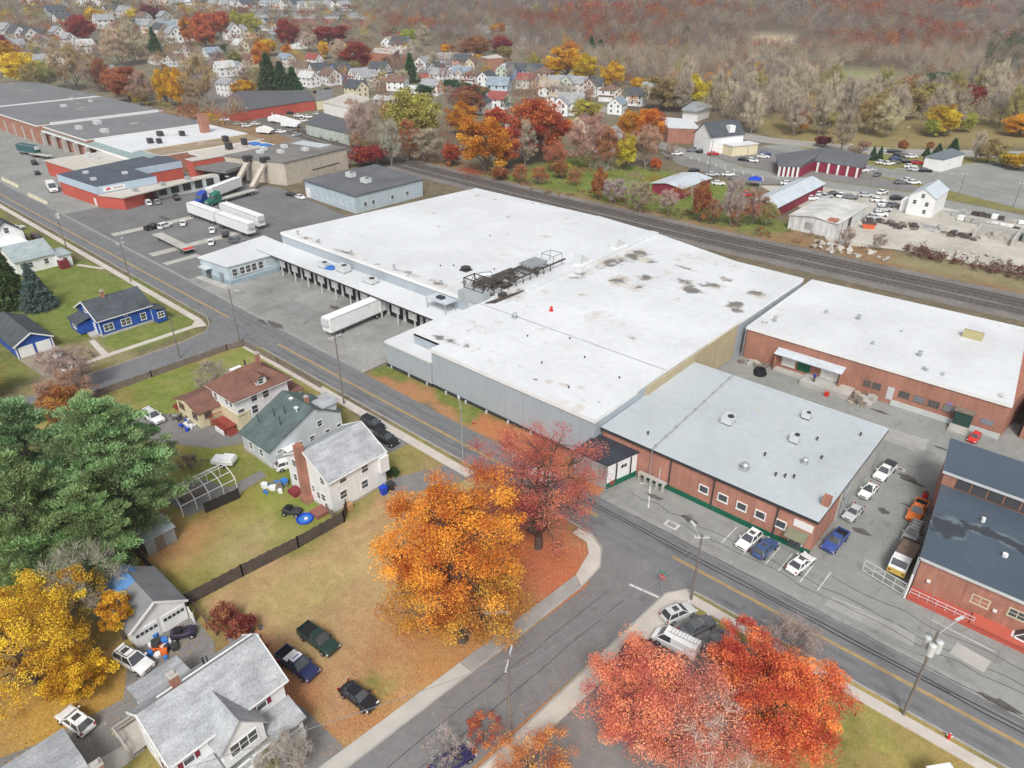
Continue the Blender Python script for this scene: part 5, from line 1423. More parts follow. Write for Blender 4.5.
def garage_blue():
    t = thing('blue_garage', 'blue two door garage with dark gable roof and white doors', 'garage', (-149.5, 30, 0)); L = t.location
    mb = MB(L); gable_wall(mb, -157, -143.2, 27.2, 33.2, 2.6, 4.3, 'x'); mb.build('wall', M_BLUES, t)
    mb = MB(L); gable_roof(mb, -157, -143.2, 27.2, 33.2, 2.65, 4.4, 'x', oh=.4); mb.build('roof', M_SHD, t)
    for y in (28.75, 31.65): slab(t, 'x+', -143.2, y, .02, 2.45, 2.1, M_TRIM, 'garage_door', .07)
    mb = MB(L); mb.bar((-142.75, 26.8, 2.45), (-142.75, 30.2, 4.3), .1, .22); mb.bar((-142.75, 33.6, 2.45), (-142.75, 30.2, 4.3), .1, .22)
    mb.box(-143.25, -143.1, 27.1, 27.3, 0, 2.5); mb.box(-143.25, -143.1, 33.1, 33.3, 0, 2.5); mb.build('trim', M_TRIM, t)
garage_blue()
def house_left():
    t = thing('long_white_house', 'long white house with pale green grey roof beside tall evergreens', 'house', (-196, 48, 0)); L = t.location
    x0, x1, y0, y1 = -202, -190.3, 42.2, 50.6
    mb = MB(L); gable_wall(mb, x0, x1, y0, y1, 3.3, 5.6, 'y'); mb.build('wall', M_WHITES, t)
    mb = MB(L); gable_roof(mb, x0, x1, y0, y1, 3.35, 5.7, 'y', oh=.4); mb.build('roof', M_SHW, t)
    MB(L).box(-194, -188, 50.6, 53.4, 0, 2.9).build('front_ell', M_WHITES, t); MB(L).box(-194.3, -187.7, 50.5, 53.7, 2.9, 3.1).build('front_ell_roof', M_SHW, t)
    for y in (43.5, 45.2, 48.6): window(t, 'x+', x1, y, 1.2, .9, 1.2)
    window(t, 'x+', -188, 52, 1.0, .9, 1.3)
    MB(L).box(-188.8, -186.8, 50.3, 52.2, 0, 1.9).build('red_enclosure', simple('dark_red_boards', (.20, .03, .035), .8), t)
house_left()
def house_left2():
    t = thing('gabled_white_house', 'white house with small gable and dark roof at the left edge', 'house', (-214, 48, 0)); L = t.location
    mb = MB(L); gable_wall(mb, -224, -211, 44, 51, 4.6, 7.4, 'x'); mb.build('wall', M_WHITES, t)
    mb = MB(L); gable_roof(mb, -224, -211, 44, 51, 4.65, 7.5, 'x'); mb.build('roof', M_SHD, t)
    MB(L).box(-211, -206.5, 44.5, 50, 0, 2.6).build('side_ell', M_WHITES, t); MB(L).box(-211, -206.2, 44.2, 50.3, 2.6, 2.8).build('side_ell_roof', M_TRIM, t)
    window(t, 'x+', -211, 47.5, 4.6, 1.0, 1.3); window(t, 'x+', -206.5, 46, .9, .9, 1.1)
house_left2()
def garage_tarp():
    t = thing('white_garage', 'white double garage with grey roof partly under a blue tarp', 'garage', (-65.5, 15, 0)); L = t.location
    x0, x1, y0, y1 = -69.3, -62.2, 12.3, 17.9
    mb = MB(L); gable_wall(mb, x0, x1, y0, y1, 2.7, 4.7, 'x'); mb.build('wall', M_WHITES, t)
    mb = MB(L); gable_roof(mb, x0, x1, y0, y1, 2.75, 4.8, 'x', oh=.3); mb.build('roof', simple('slate_shingles', (.235, .24, .25), .95, .25, .5, fine=.15), t)
    mb = MB(L); mb.bar((-61.87, 12.0, 2.5), (-61.87, 15.1, 4.7), .1, .22); mb.bar((-61.87, 18.2, 2.5), (-61.87, 15.1, 4.7), .1, .22); mb.build('trim', M_TRIM, t)
    for y in (13.65, 16.55):
        d = slab(t, 'x+', x1, y, .02, 2.5, 2.15, M_TRIM, 'garage_door', .07)
        for k in range(5): MB(L).box(x1 + .06, x1 + .1, y - 1.1 + k * .46, y - .75 + k * .46, 1.35, 1.75).build('pane', M_GLASS, d)
garage_tarp()
o = MB((-67, 13.6, 4)); k = 2.05 / 2.8
for a, b in ((11.9, 15.12), (15.08, 16.0)):
    za = lambda y: 4.84 - abs(y - 15.1) * k + .05
    o.mesh([(-69.7, a, za(a)), (-67.6 if b < 15.5 else -68.6, a + .1, za(a + .1)), (-66.2 if b < 15.5 else -68.2, b, za(b)), (-69.7, b, za(b)),
            (-69.7, a, za(a) - .08), (-67.6 if b < 15.5 else -68.6, a + .1, za(a + .1) - .08), (-66.2 if b < 15.5 else -68.2, b, za(b) - .08), (-69.7, b, za(b) - .08)],
           [(0, 1, 2, 3), (7, 6, 5, 4), (0, 4, 5, 1), (1, 5, 6, 2), (2, 6, 7, 3), (3, 7, 4, 0)])
q = o.build('roof_tarp', simple('pale_blue_tarp', (.13, .30, .60), .5, .3, 1.4)); q.location = (-67, 13.6, 4); tag(q, 'light blue tarp spread over the white garage roof ridge', 'tarp')
def house_bl():
    t = thing('shuttered_white_house', 'white house with grey shingles, front gable and dark red shutters', 'house', (-46.8, 13, 0)); L = t.location
    x0, x1, y0, y1 = -50.4, -43.3, 8.0, 18.2
    mb = MB(L); gable_wall(mb, x0, x1, y0, y1, 5.5, 8.0, 'y', rc=-47.3); mb.build('wall', M_WHITES, t)
    mb = MB(L); gable_roof(mb, x0, x1, y0, y1, 5.55, 8.1, 'y', rc=-47.3, oh=.35); mb.build('roof', M_SHG, t)
    mb = MB(L); mb.bar((-43.0, 7.65, 5.3), (-43.0, 18.5, 5.3), .12, .16)
    for yy in (7.6, 18.58): mb.bar((x0 - .35, yy, 5.25), (-47.3, yy, 8.0), .08, .24); mb.bar((x1 + .35, yy, 5.25), (-47.3, yy, 8.0), .08, .24)
    mb.bar((-47.75, 9.5, 7.98), (-47.75, 18.3, 7.98), .14, .1)
    mb.build('trim', M_TRIM, t)
    chimney(t, -48.0, 11.2, 6.8, 9.0, .75, .75)
    MB(L).tube((-49.3, 14.2, 6.3), (-49.3, 14.2, 7.3), .1).tube((-49.5, 14.6, 6.3), (-49.5, 14.6, 7.0), .07).build('roof_vent', M_DARK, t)
    # front gable bay
    mb = MB(L); gable_wall(mb, -46.0, -41.6, 11.2, 15.0, 4.9, 7.0, 'x', z0=2.4); mb.build('front_bay', M_WHITES, t)
    mb = MB(L); gable_roof(mb, -46.6, -41.6, 11.2, 15.0, 4.95, 7.1, 'x', oh=.3); mb.build('front_bay_roof', M_SHG, t)
    window(t, 'x+', -41.6, 13.1, 3.3, 2.4, 1.25, bars=3)
    for y in (9.2, 15.9): 
        window(t, 'x+', x1, y, 4.0, .85, 1.3)
        for s in (-.72, .72): slab(t, 'x+', x1, y + s, 4.0, .4, 1.3, simple('dark_red_shutter', (.22, .02, .045), .6), 'shutter', .05)
    for y, z in ((10, 3.9), (9.6, 1.2)): window(t, 'y-', y0, -49.2 if z > 3 else -48.6, z, .5, .9)
    for s in (-.5, .5): slab(t, 'y-', y0, -46.3 + s, 1.0, .4, 1.3, simple('dark_red_shutter', (.22, .02, .045), .6), 'shutter', .05)
    window(t, 'y-', y0, -46.3, 1.0, .6, 1.3)
    # porch along the front
    for a, b in ((8.6, 11.0), (15.2, 18.4)): MB(L).prof([(x1, 3.3), (-40.6, 2.65), (-40.6, 2.5), (x1, 3.1)], 'y', a, b).build('porch_roof', M_SHG, t)
    MB(L).box(x1, -40.8, 8.8, 18.2, 0, .6).build('porch_floor', M_LMET, t)
    mb = MB(L)
    for y in (8.9, 11.2, 13.1, 15.2, 18.0): mb.box(-41.0, -40.85, y - .08, y + .08, .6, 2.6)
    for y in np.arange(9, 18.1, .3): mb.box(-40.95, -40.9, y, y + .06, .7, 1.45)
    mb.box(-40.98, -40.86, 8.9, 18.1, 1.45, 1.55); mb.box(-40.98, -40.86, 8.9, 18.1, 2.4, 2.6); mb.build('porch_rail', M_TRIM, t)
    # low side roof to the rear
    MB(L).box(-55.2, -50.4, 9.4, 13.6, 0, 2.7).build('side_wing', M_WHITES, t); MB(L).prof([(-55.7, 2.75), (-50.35, 3.6), (-50.35, 3.4), (-55.7, 2.6)], 'y', 9.1, 13.9).build('side_wing_roof', M_SHG, t)
    mb = MB(L).box(-53.6, -50.5, 6.6, 9.3, .5, .6)
    for a, b in (((-53.6, 6.6), (-50.5, 6.6)), ((-53.6, 6.6), (-53.6, 9.3))): mb.bar((*a, 1.5), (*b, 1.5), .1, .1); mb.bar((*a, 1.0), (*b, 1.0), .06, .06)
    for x, y in ((-53.6, 6.6), (-52.0, 6.6), (-50.55, 6.6), (-53.6, 9.2)): mb.box(x - .06, x + .06, y - .06, y + .06, 0, 1.5)
    mb.build('deck', simple('bleached_deck', (.48, .45, .40), .9, .2, 1), t)
house_bl()
def garage_bl():
    t = thing('corner_garage', 'grey shingled outbuilding with a brick chimney at the bottom left corner', 'outbuilding', (-52.5, 1.5, 0)); L = t.location
    mb = MB(L); gable_wall(mb, -55.6, -48.8, -3.2, 3.4, 2.7, 3.6, 'y', rc=-50.6); mb.build('wall', M_WHITES, t)
    mb = MB(L); gable_roof(mb, -55.6, -48.8, -3.2, 3.4, 2.75, 3.7, 'y', rc=-50.6, oh=.2); mb.build('roof', M_SHG, t)
    chimney(t, -48.4, 4.0, 0, 4.6, .75, .75)
garage_bl()
def shed():
    t = thing('grey_shed', 'small grey shed with pale flat roof under the pines', 'shed', (-76.4, 21.2, 0)); L = t.location
    MB(L).box(-78, -74.8, 19.3, 22.9, 0, 2.3).build('wall', siding('shed_boards', (.34, .36, .37), vert=True, period=.35, dirt=.25), t)
    MB(L).prof([(-78.2, 2.5), (-74.6, 2.3), (-74.6, 2.2), (-78.2, 2.4)], 'y', 19.1, 23.1).build('roof', simple('shed_roof', (.40, .45, .45), .8, .25, .8), t)
    slab(t, 'x+', -74.8, 21, .05, 1.1, 1.9, M_WOOD, 'door', .05)
shed()
# ---- small house kit for the distant neighbourhoods: walls and roofs take the object colour
def kit_house(w, l, ze, zr, style):
    h = MB(); r = MB()
    if style == 'hip':
        h.box(-w / 2, w / 2, -l / 2, l / 2, -3, ze); hip_roof(r, -w / 2, w / 2, -l / 2, l / 2, ze, zr)
    else:
        gable_wall(h, -w / 2, w / 2, -l / 2, l / 2, ze, zr, 'y', z0=-3); gable_roof(r, -w / 2, w / 2, -l / 2, l / 2, ze, zr, 'y', oh=.4)
    if style == 'cross':
        gable_wall(h, 0, w / 2 + 2.4, -l * .2, l * .2, ze, zr - .6, 'x', z0=-3); gable_roof(r, 0, w / 2 + 2.4, -l * .2, l * .2, ze, zr - .6, 'x', oh=.4)
    if style in ('porch', 'hip'):
        h.box(-w * .42, w * .42, -l / 2 - 2.4, -l / 2, -3, 2.6); r.box(-w * .46, w * .46, -l / 2 - 2.7, -l / 2 - .02, 2.6, 2.95)
    if style == 'ell':
        h.box(w / 2, w / 2 + 3.2, -l * .35, l * .1, -3, 3.0); r.prof([(w / 2, 4.2), (w / 2 + 3.5, 3.1), (w / 2 + 3.5, 2.9), (w / 2, 4.0)], 'y', -l * .38, l * .13)
    # windows as thin panes set on each wall
    rows = (1.1, 3.7) if ze > 4.5 else (1.1,)
    if ze > 7: rows = (1.1, 3.9, 6.4)
    for z in rows:
        for k in range(3):
            y = (-.34 + k * .34) * l
            for sx in (-1, 1): h.box(sx * w / 2 - .04, sx * w / 2 + .04, y - .5, y + .5, z, z + 1.35, 1)
        for k in range(2):
            x = (-.24 + k * .48) * w
            for sy in (-1, 1): h.box(x - .5, x + .5, sy * l / 2 - .04, sy * l / 2 + .04, z, z + 1.35, 1)
    if style != 'hip':
        for sy in (-1, 1): h.box(-.4, .4, sy * l / 2 - .05, sy * l / 2 + .05, ze + .2, ze + 1.3, 1)
    meshes = []
    for m, nm, mt in ((h, 'wall', [M_ANYS, M_GLASS]), (r, 'roof', [M_ANYR])):
        o = m.build(nm, mt); meshes.append(o.data); bpy.data.objects.remove(o)
    return meshes
KIT = {'gable': kit_house(8.2, 11.5, 5.4, 8.6, 'gable'), 'cross': kit_house(8.0, 12, 5.6, 9.2, 'cross'), 'porch': kit_house(8.4, 10.5, 5.6, 9.0, 'porch'),
       'hip': kit_house(9.5, 10.5, 5.6, 8.2, 'hip'), 'ell': kit_house(7.6, 10, 4.9, 8.2, 'ell'), 'tall': kit_house(9, 12, 8.2, 10.8, 'gable'), 'low': kit_house(9, 14, 2.9, 4.6, 'gable')}
WCOL = {'white': (.86, .86, .85), 'cream': (.74, .66, .48), 'blue': (.22, .30, .47), 'pale blue': (.55, .63, .70), 'tan': (.52, .42, .32), 'pink': (.62, .36, .28), 'grey': (.47, .48, .49), 'red': (.38, .085, .07), 'brown': (.30, .20, .15), 'green': (.55, .62, .52)}
RCOL = {'grey': (.36, .37, .38), 'dark': (.10, .11, .125), 'brown': (.22, .14, .11), 'blue grey': (.30, .36, .42), 'pale': (.62, .62, .61), 'red': (.33, .10, .09), 'tan': (.45, .38, .29)}
def far_house(px, py, wall, roof, style='gable', rz=0, s=1.0, where='', name='house', cat='house', group=None):
    p = site(px, py)
    o = thing('house' if name == 'house' else name, None, cat, p, R(rz), group or 'houses in the far neighbourhood')
    o.scale = (s, s, s)
    for nm, me, c in zip(('wall', 'roof'), KIT[style], (WCOL[wall], RCOL[roof])):
        ch = bpy.data.objects.new(nm, me); COL.objects.link(ch); ch.parent = o; ch.color = (*c, 1)
    sty = {'gable': 'gabled', 'cross': 'cross gabled', 'porch': 'porch fronted', 'hip': 'hipped', 'ell': 'small', 'tall': 'three storey', 'low': 'one storey'}[style]
    later(o, '%s %s house, %s roof,' % (wall, sty, roof), where, cat, group or 'houses in the far neighbourhood')
    return o
A1, A2, A3, A4 = 'beyond the mill trees', 'on hill past crimson tree', 'near the tall house', 'in mid town'
A5, A6, A7 = 'in the farthest row', 'below golden trees', 'left of crimson tree'
rh = random.Random(11)
HOUSES = [ # px, py (ground line), wall, roof, style, where
 (9, 39, 'white', 'grey', 'gable', A7), (20, 43, 'white', 'dark', 'cross', A7), (32, 44, 'white', 'dark', 'cross', A7), (43, 47, 'white', 'brown', 'gable', A7), (60, 40, 'white', 'grey', 'gable', A7), (50, 42, 'grey', 'brown', 'low', A7), (70, 46, 'white', 'grey', 'ell', A7), (87, 53, 'white', 'pale', 'ell', A1), (44, 66, 'white', 'grey', 'gable', A1), (62, 66, 'white', 'pale', 'gable', A1), (108, 82, 'white', 'grey', 'porch', A1), (100, 80, 'white', 'pale', 'ell', A1), (18, 54, 'white', 'grey', 'porch', A1),
 (105, 28, 'white', 'grey', 'gable', A2), (113, 17, 'white', 'dark', 'gable', A2), (125, 18, 'white', 'grey', 'cross', A2), (65, 26, 'white', 'dark', 'gable', A7), (57, 19, 'grey', 'dark', 'gable', A7), (80, 6, 'white', 'grey', 'gable', A7), (95, 6, 'white', 'pale', 'cross', A2), (27, 4, 'white', 'grey', 'gable', A7), (46, 7, 'tan', 'grey', 'gable', A7), (60, 6, 'pale blue', 'grey', 'gable', A7),
 (145, 24, 'grey', 'brown', 'gable', A2), (151, 33, 'white', 'grey', 'cross', A2), (162, 37, 'white', 'dark', 'gable', A2), (171, 36, 'white', 'blue grey', 'gable', A2), (180, 35, 'white', 'grey', 'cross', A2), (166, 24, 'grey', 'grey', 'gable', A2), (175, 42, 'white', 'grey', 'ell', A2), (146, 58, 'tan', 'brown', 'low', A3), (158, 63, 'white', 'tan', 'low', A3), (177, 66, 'white', 'brown', 'gable', A3), (183, 57, 'white', 'brown', 'ell', A3), (213, 60, 'white', 'blue grey', 'cross', A3), (219, 66, 'white', 'dark', 'ell', A3), (232, 39, 'white', 'grey', 'cross', A3), (249, 38, 'cream', 'grey', 'gable', A3), (226, 76, 'white', 'pale', 'cross', A3), (238, 74, 'white', 'blue grey', 'gable', A3), (230, 97, 'white', 'grey', 'tall', A3), (241, 53, 'cream', 'pale', 'ell', A3), (202, 9, 'tan', 'dark', 'gable', A2), (216, 10, 'cream', 'grey', 'gable', A2), (229, 11, 'white', 'grey', 'cross', A2), (247, 11, 'white', 'dark', 'gable', A2), (206, 3, 'white', 'grey', 'gable', A2), (185, 4, 'white', 'grey', 'porch', A2), (192, 8, 'white', 'pale', 'gable', A2), (166, 5, 'white', 'grey', 'gable', A2), (178, 10, 'grey', 'grey', 'cross', A2), (150, 3, 'white', 'grey', 'gable', A2), (250, 66, 'cream', 'brown', 'gable', A3), (197, 40, 'white', 'grey', 'ell', A3),
 (261, 10, 'grey', 'grey', 'low', A5), (267, 9, 'white', 'grey', 'gable', A5), (277, 9, 'white', 'grey', 'gable', A5), (287, 9, 'white', 'pale', 'low', A5), (296, 10, 'grey', 'dark', 'gable', A5), (303, 10, 'white', 'grey', 'gable', A5), (312, 11, 'white', 'grey', 'cross', A5), (322, 11, 'tan', 'grey', 'gable', A5), (329, 11, 'white', 'grey', 'gable', A5), (337, 11, 'white', 'pale', 'low', A5), (344, 11, 'white', 'grey', 'gable', A5),
 (262, 27, 'white', 'grey', 'cross', A4), (271, 30, 'white', 'dark', 'gable', A4), (277, 38, 'grey', 'grey', 'low', A4), (311, 32, 'tan', 'brown', 'hip', A4), (300, 48, 'white', 'brown', 'ell', A4), (287, 66, 'white', 'blue grey', 'gable', A4), (306, 75, 'white', 'brown', 'gable', A4), (315, 66, 'white', 'red', 'cross', A4), (320, 78, 'white', 'dark', 'cross', A4), (331, 84, 'white', 'brown', 'gable', A4), (341, 78, 'blue', 'dark', 'cross', A4), (349, 79, 'blue', 'dark', 'gable', A4), (360, 84, 'white', 'grey', 'cross', A4), (368, 86, 'white', 'grey', 'gable', A4), (310, 86, 'white', 'pale', 'gable', A4), (357, 97, 'cream', 'dark', 'cross', A4), (381, 77, 'white', 'dark', 'porch', A4), (398, 90, 'white', 'brown', 'gable', A4), (390, 50, 'white', 'tan', 'gable', A4), (402, 53, 'white', 'dark', 'cross', A4), (424, 71, 'white', 'grey', 'gable', A4), (436, 76, 'grey', 'dark', 'cross', A4), (446, 66, 'pale blue', 'grey', 'cross', A4), (454, 66, 'grey', 'tan', 'gable', A4), (463, 68, 'pink', 'dark', 'gable', A4), (473, 70, 'cream', 'brown', 'gable', A4), (456, 80, 'white', 'grey', 'gable', A4), (463, 82, 'white', 'blue grey', 'cross', A4), (472, 84, 'white', 'brown', 'hip', A4), (440, 83, 'white', 'grey', 'porch', A4), (504, 77, 'green', 'pale', 'gable', A4), (499, 95, 'pale blue', 'blue grey', 'cross', A4), (487, 86, 'white', 'dark', 'gable', A4), (432, 94, 'white', 'grey', 'gable', A4), (481, 112, 'white', 'dark', 'gable', A4), (499, 108, 'white', 'red', 'ell', A4), (420, 93, 'white', 'pale', 'low', A4), (388, 104, 'grey', 'pale', 'low', A4),
 (516, 78, 'blue', 'dark', 'cross', A6), (526, 78, 'pale blue', 'blue grey', 'gable', A6), (534, 80, 'pale blue', 'dark', 'cross', A6), (527, 88, 'white', 'red', 'gable', A6), (544, 82, 'tan', 'brown', 'hip', A6), (557, 92, 'cream', 'grey', 'porch', A6), (568, 92, 'green', 'grey', 'cross', A6), (577, 93, 'white', 'grey', 'gable', A6), (591, 95, 'white', 'dark', 'cross', A6), (557, 106, 'white', 'tan', 'hip', A6), (571, 114, 'white', 'grey', 'cross', A6), (563, 114, 'white', 'grey', 'gable', A6), (610, 100, 'white', 'brown', 'hip', A6), (622, 101, 'white', 'brown', 'gable', A6), (634, 105, 'white', 'dark', 'cross', A6), (617, 113, 'white', 'blue grey', 'gable', A6), (581, 132, 'cream', 'brown', 'gable', A6), (609, 151, 'grey', 'grey', 'gable', A6), (521, 150, 'white', 'grey', 'gable', A6), (550, 96, 'white', 'tan', 'gable', A6), (652, 98, 'white', 'grey', 'gable', A6)]
for k, (px, py, w, r_, st, wh) in enumerate(HOUSES):
    far_house(px, py, w, r_, st, rh.choice((0, 90, 0, 90, 180, 270)) + rh.uniform(-8, 8) + (18 if px > 380 else 0), rh.uniform(.95, 1.15) * (1.35 if py < 45 and px < 260 else 1.15 if py < 58 else .97), wh)
# ================================================================ BUILDINGS ACROSS THE RAILWAY
def box_building(name, label, cat, poly, z, wall, roof, over=.25, rt=.3):
    c = Vector((sum(p[0] for p in poly) / len(poly), sum(p[1] for p in poly) / len(poly)))
    g0 = min(ground(*p) for p in poly)
    t = thing(name, label, cat, (c.x, c.y, g0)); L = t.location
    MB(L).prism(poly, g0 - 2, g0 + z).build('wall', wall, t)
    op = [tuple(c + (Vector(p) - c) * (1 + over / max((Vector(p) - c).length, .1))) for p in poly]
    MB(L).prism(op, g0 + z, g0 + z + rt).build('roof', roof, t)
    return t
def P_(*pts): return [tuple(site(*p)[:2]) for p in pts]
t = thing('red_barn', 'red shed with pale grey roof standing on the green lawn', 'barn', (-113, 215, 0)); L = t.location
mb = MB(L); gable_wall(mb, -118, -107.2, 203.5, 222, 3.4, 4.2, 'y'); mb.build('wall', M_MAROON, t)
mb = MB(L); gable_roof(mb, -118, -107.2, 203.5, 222, 3.45, 4.3, 'y', oh=.5); mb.build('roof', M_TIN, t)
slab(t, 'x+', -107.2, 212, .05, 5, 2.7, M_LMET, 'door'); 
t = thing('metal_roof_barn', 'long red walled shed under a grey metal roof by the lawn', 'barn', (-80.6, 222, 0)); L = t.location
mb = MB(L); gable_wall(mb, -84.8, -76.4, 203, 240, 3.3, 4.7, 'y'); mb.build('wall', M_MAROON, t)
mb = MB(L); gable_roof(mb, -84.8, -76.4, 203, 240, 3.35, 4.8, 'y', oh=.5); mb.build('roof', M_TIN, t)
slab(t, 'y-', 203, -80, .05, 3.4, 2.8, M_REDP, 'door')
t = thing('white_shed', 'wide white shed with stained pale roof beside the stone yard', 'shed', (-63, 207, 0)); L = t.location
mb = MB(L); gable_wall(mb, -69.6, -56.6, 195.8, 219, 3.9, 4.7, 'y'); mb.build('wall', siding('white_sheet_metal', (.72, .73, .72), vert=True, period=1.2, dirt=.25), t)
mb = MB(L); gable_roof(mb, -69.6, -56.6, 195.8, 219, 3.95, 4.8, 'y', oh=.3); mb.build('roof', simple('stained_tin', (.62, .61, .58), .6, .3, .25, fine=.1), t)
MB(L).box(-59.5, -57.2, 195.9, 198.4, 4.2, 4.62).build('rust_patch', simple('rust_patch', (.42, .16, .11), .9, .3), t)
slab(t, 'x+', -56.6, 206, .05, 2.6, 3.4, M_DARK, 'door'); slab(t, 'y-', 195.8, -64, 1.0, 2.2, 1.8, M_STEEL, 'shutter')
t = thing('tall_white_shed', 'tall white gabled shed in the middle of the stone yard', 'shed', (-47, 245, 0)); L = t.location
mb = MB(L); gable_wall(mb, -49.3, -42.3, 233, 247, 5.7, 7.9, 'y'); mb.build('wall', M_WHITES, t)
mb = MB(L); gable_roof(mb, -49.3, -42.3, 233, 247, 5.75, 8.0, 'y', oh=.25); mb.build('roof', M_TIN, t)
for x, z in ((-47.6, 3.3), (-44.3, 3.1), (-45.8, 5.3), (-44.5, .9)): window(t, 'y-', 233, x, z, .9, 1.1)
MB(L).box(-51.6, -49.3, 235, 240, 0, 3.4).build('side_wing', M_WHITES, t)
def diner():
    t = thing('maroon_restaurant', 'low maroon restaurant with dark roofs and white posts by the avenue', 'restaurant', site(815, 172)); L = t.location
    a = [site(*p) for p in ((778, 176), (800, 177), (812, 171), (858, 178), (866, 166), (822, 158), (776, 165))]
    P = [(p.x, p.y) for p in a]
    MB(L).prism(P, -1, 3.4).build('wall', M_MAROON, t)
    c = Vector((sum(p[0] for p in P) / 7, sum(p[1] for p in P) / 7))
    op = [tuple(c + (Vector(p) - c) * 1.06) for p in P]
    mb = MB(L).prism(op, 3.4, 3.8); 
    for i in range(7):
        q, r = op[i], op[(i + 1) % 7]
        mb.face([(*q, 3.8), (*r, 3.8), (c.x, c.y, 5.3)])
    mb.build('roof', simple('charcoal_roof', (.13, .135, .15), .9, .25), t)
    for i in (0, 2):
        p, q = Vector(P[i]), Vector(P[i + 1])
        n = 5
        for k in range(n):
            w = p + (q - p) * ((k + .5) / n); out = (w - c).normalized() * .9
            MB(L).box(w.x + out.x - .3, w.x + out.x + .3, w.y + out.y - .3, w.y + out.y + .3, 0, 3.4).build('post', M_TRIM, t)
diner()
box_building('white_cafe', 'white flat roofed building with slate top and white cars in front', 'shop', P_((922, 169), (941, 172), (961, 166), (948, 160)), 4.2, M_TRIM, simple('slate_flat_roof', (.17, .20, .22), .8, .25))
t = box_building('brick_flats', 'two storey brick block with white roof behind the big white house', 'apartment block', P_((667, 143), (697, 144), (690, 134), (655, 131)), 6.0, M_BRICK, M_ROOFW)
box_building('grey_hall', 'grey roofed single storey hall in front of the pale wood', 'hall', P_((682, 120), (697, 122), (709, 117), (694, 111)), 4.5, M_TRIM, simple('hall_roof', (.33, .35, .36), .9, .2), 1.2, .8)
def big_white():
    p = site(717, 151); t = thing('big_white_house', 'large white house with slate roof and dormer above a flat shop front', 'house', p, R(66)); t.scale = (.9, .92, 1.05)
    mb = MB(); gable_wall(mb, -9, 9, -5.5, 5.5, 6.8, 11, 'x'); mb.build('wall', M_WHITES, t)
    mb = MB(); gable_roof(mb, -9, 9, -5.5, 5.5, 6.85, 11.1, 'x', oh=.5); mb.build('roof', M_SHD, t)
    MB().box(1, 4, -5.2, -2.5, 7.4, 9.8).build('dormer', M_WHITES, t)
    MB().box(-2, 12, -12, -5.5, 0, 3.6).build('shop_front', M_CREAMS, t); MB().box(-2.3, 12.3, -12.3, -5.6, 3.6, 3.9).build('shop_roof', M_ROOFW, t)
    for x in (-7, -3.5, 0, 3.5, 7):
        window(t, 'y-', -5.5, x, 4.4, 1.1, 1.5)
        if x < -2: window(t, 'y-', -5.5, x, 1.2, 1.1, 1.5)
    for y in (-2.6, 2.6):
        for z in (1.2, 4.4): window(t, 'x-', -9, y, z, 1.1, 1.5)
    chimney(t, -2, 1, 9, 12.4, .9, .9)
    p.z = 0
big_white()
def low_row(label, name, cat, pts, z, wall, roof): return box_building(name, label, cat, P_(*pts), z, wall, roof)
low_row('red and green fronted garage row with dark flat roof among parked trucks', 'garage_row', 'garage', ((214, 116), (240, 122), (300, 112), (316, 110), (310, 99), (240, 100)), 4.6, M_BRICKR, simple('dark_flat_roof', (.12, .12, .13), .9, .3))
low_row('cream block at the right end of the red garage row', 'cream_block', 'garage', ((317, 110), (334, 108), (334, 98), (318, 99)), 4.5, M_CREAMS, M_ROOFG)
low_row('white flat roofed workshop with brick side near the yellow tree', 'white_workshop', 'workshop', ((324, 113), (351, 120), (373, 110), (350, 103)), 5.2, M_TRIM, M_ROOFC)
low_row('pale green workshop with slate roof and dark windows by the brush', 'green_workshop', 'workshop', ((307, 135), (350, 146), (356, 135), (322, 123)), 4.6, siding('pale_green_block', (.58, .64, .58), lap=.6, dirt=.25), simple('dark_slate_flat', (.12, .125, .14), .9, .25))
low_row('long pale grey factory roof beyond the red maples', 'long_factory', 'factory', ((292, 24), (372, 26), (368, 19), (296, 18)), 6, M_BRICK, simple('pale_factory_roof', (.42, .43, .43), .8, .2))
low_row('long dark warehouse in front of the far small houses', 'dark_warehouse', 'warehouse', ((256, 16), (362, 18), (358, 13), (258, 12)), 5, M_STEEL, simple('dark_warehouse_roof', (.19, .19, .20), .8, .2))
low_row('brick block with white cornice beside the crimson maple', 'brick_block', 'apartment block', ((371, 66), (394, 69), (400, 60), (376, 57)), 9.5, M_BRICKP, M_ROOFC)
low_row('three storey brick school with pink side wall in the town', 'brick_school', 'school', ((481, 73), (488, 76), (503, 74), (497, 68)), 10.5, M_BRICK, M_ROOFC)
low_row('low red brick building among white houses and dark shrubs', 'red_brick_hall', 'hall', ((419, 79), (432, 80), (434, 75), (420, 74)), 4.0, M_BRICKR, M_ROOFG)
low_row('long tan roofed row of flats in the town', 'tan_flats', 'apartment block', ((448, 64), (472, 66), (474, 61), (450, 59)), 6.0, M_TRIM, simple('tan_flat_roof', (.50, .42, .33), .9, .2))
for k, (a, b, y0, y1, lab) in enumerate(((430, 512, 29, 33, 'pale roofed depot half hidden beyond the far maples'), (512, 560, 2, 5, 'white roofed depot on the far skyline, left'), (565, 640, 1, 4, 'white roofed depot on the far skyline, middle'), (950, 1010, 33, 38, 'white roofed shed row in the far woods, right'), (520, 540, 38, 50, 'grey shed among far trees above the golden maple'))):
    low_row(lab, 'distant_depot', 'depot', ((a, y1), (b, y1 + 1), (b, y0), (a, y0)), 5, M_STEEL, M_ROOFP)
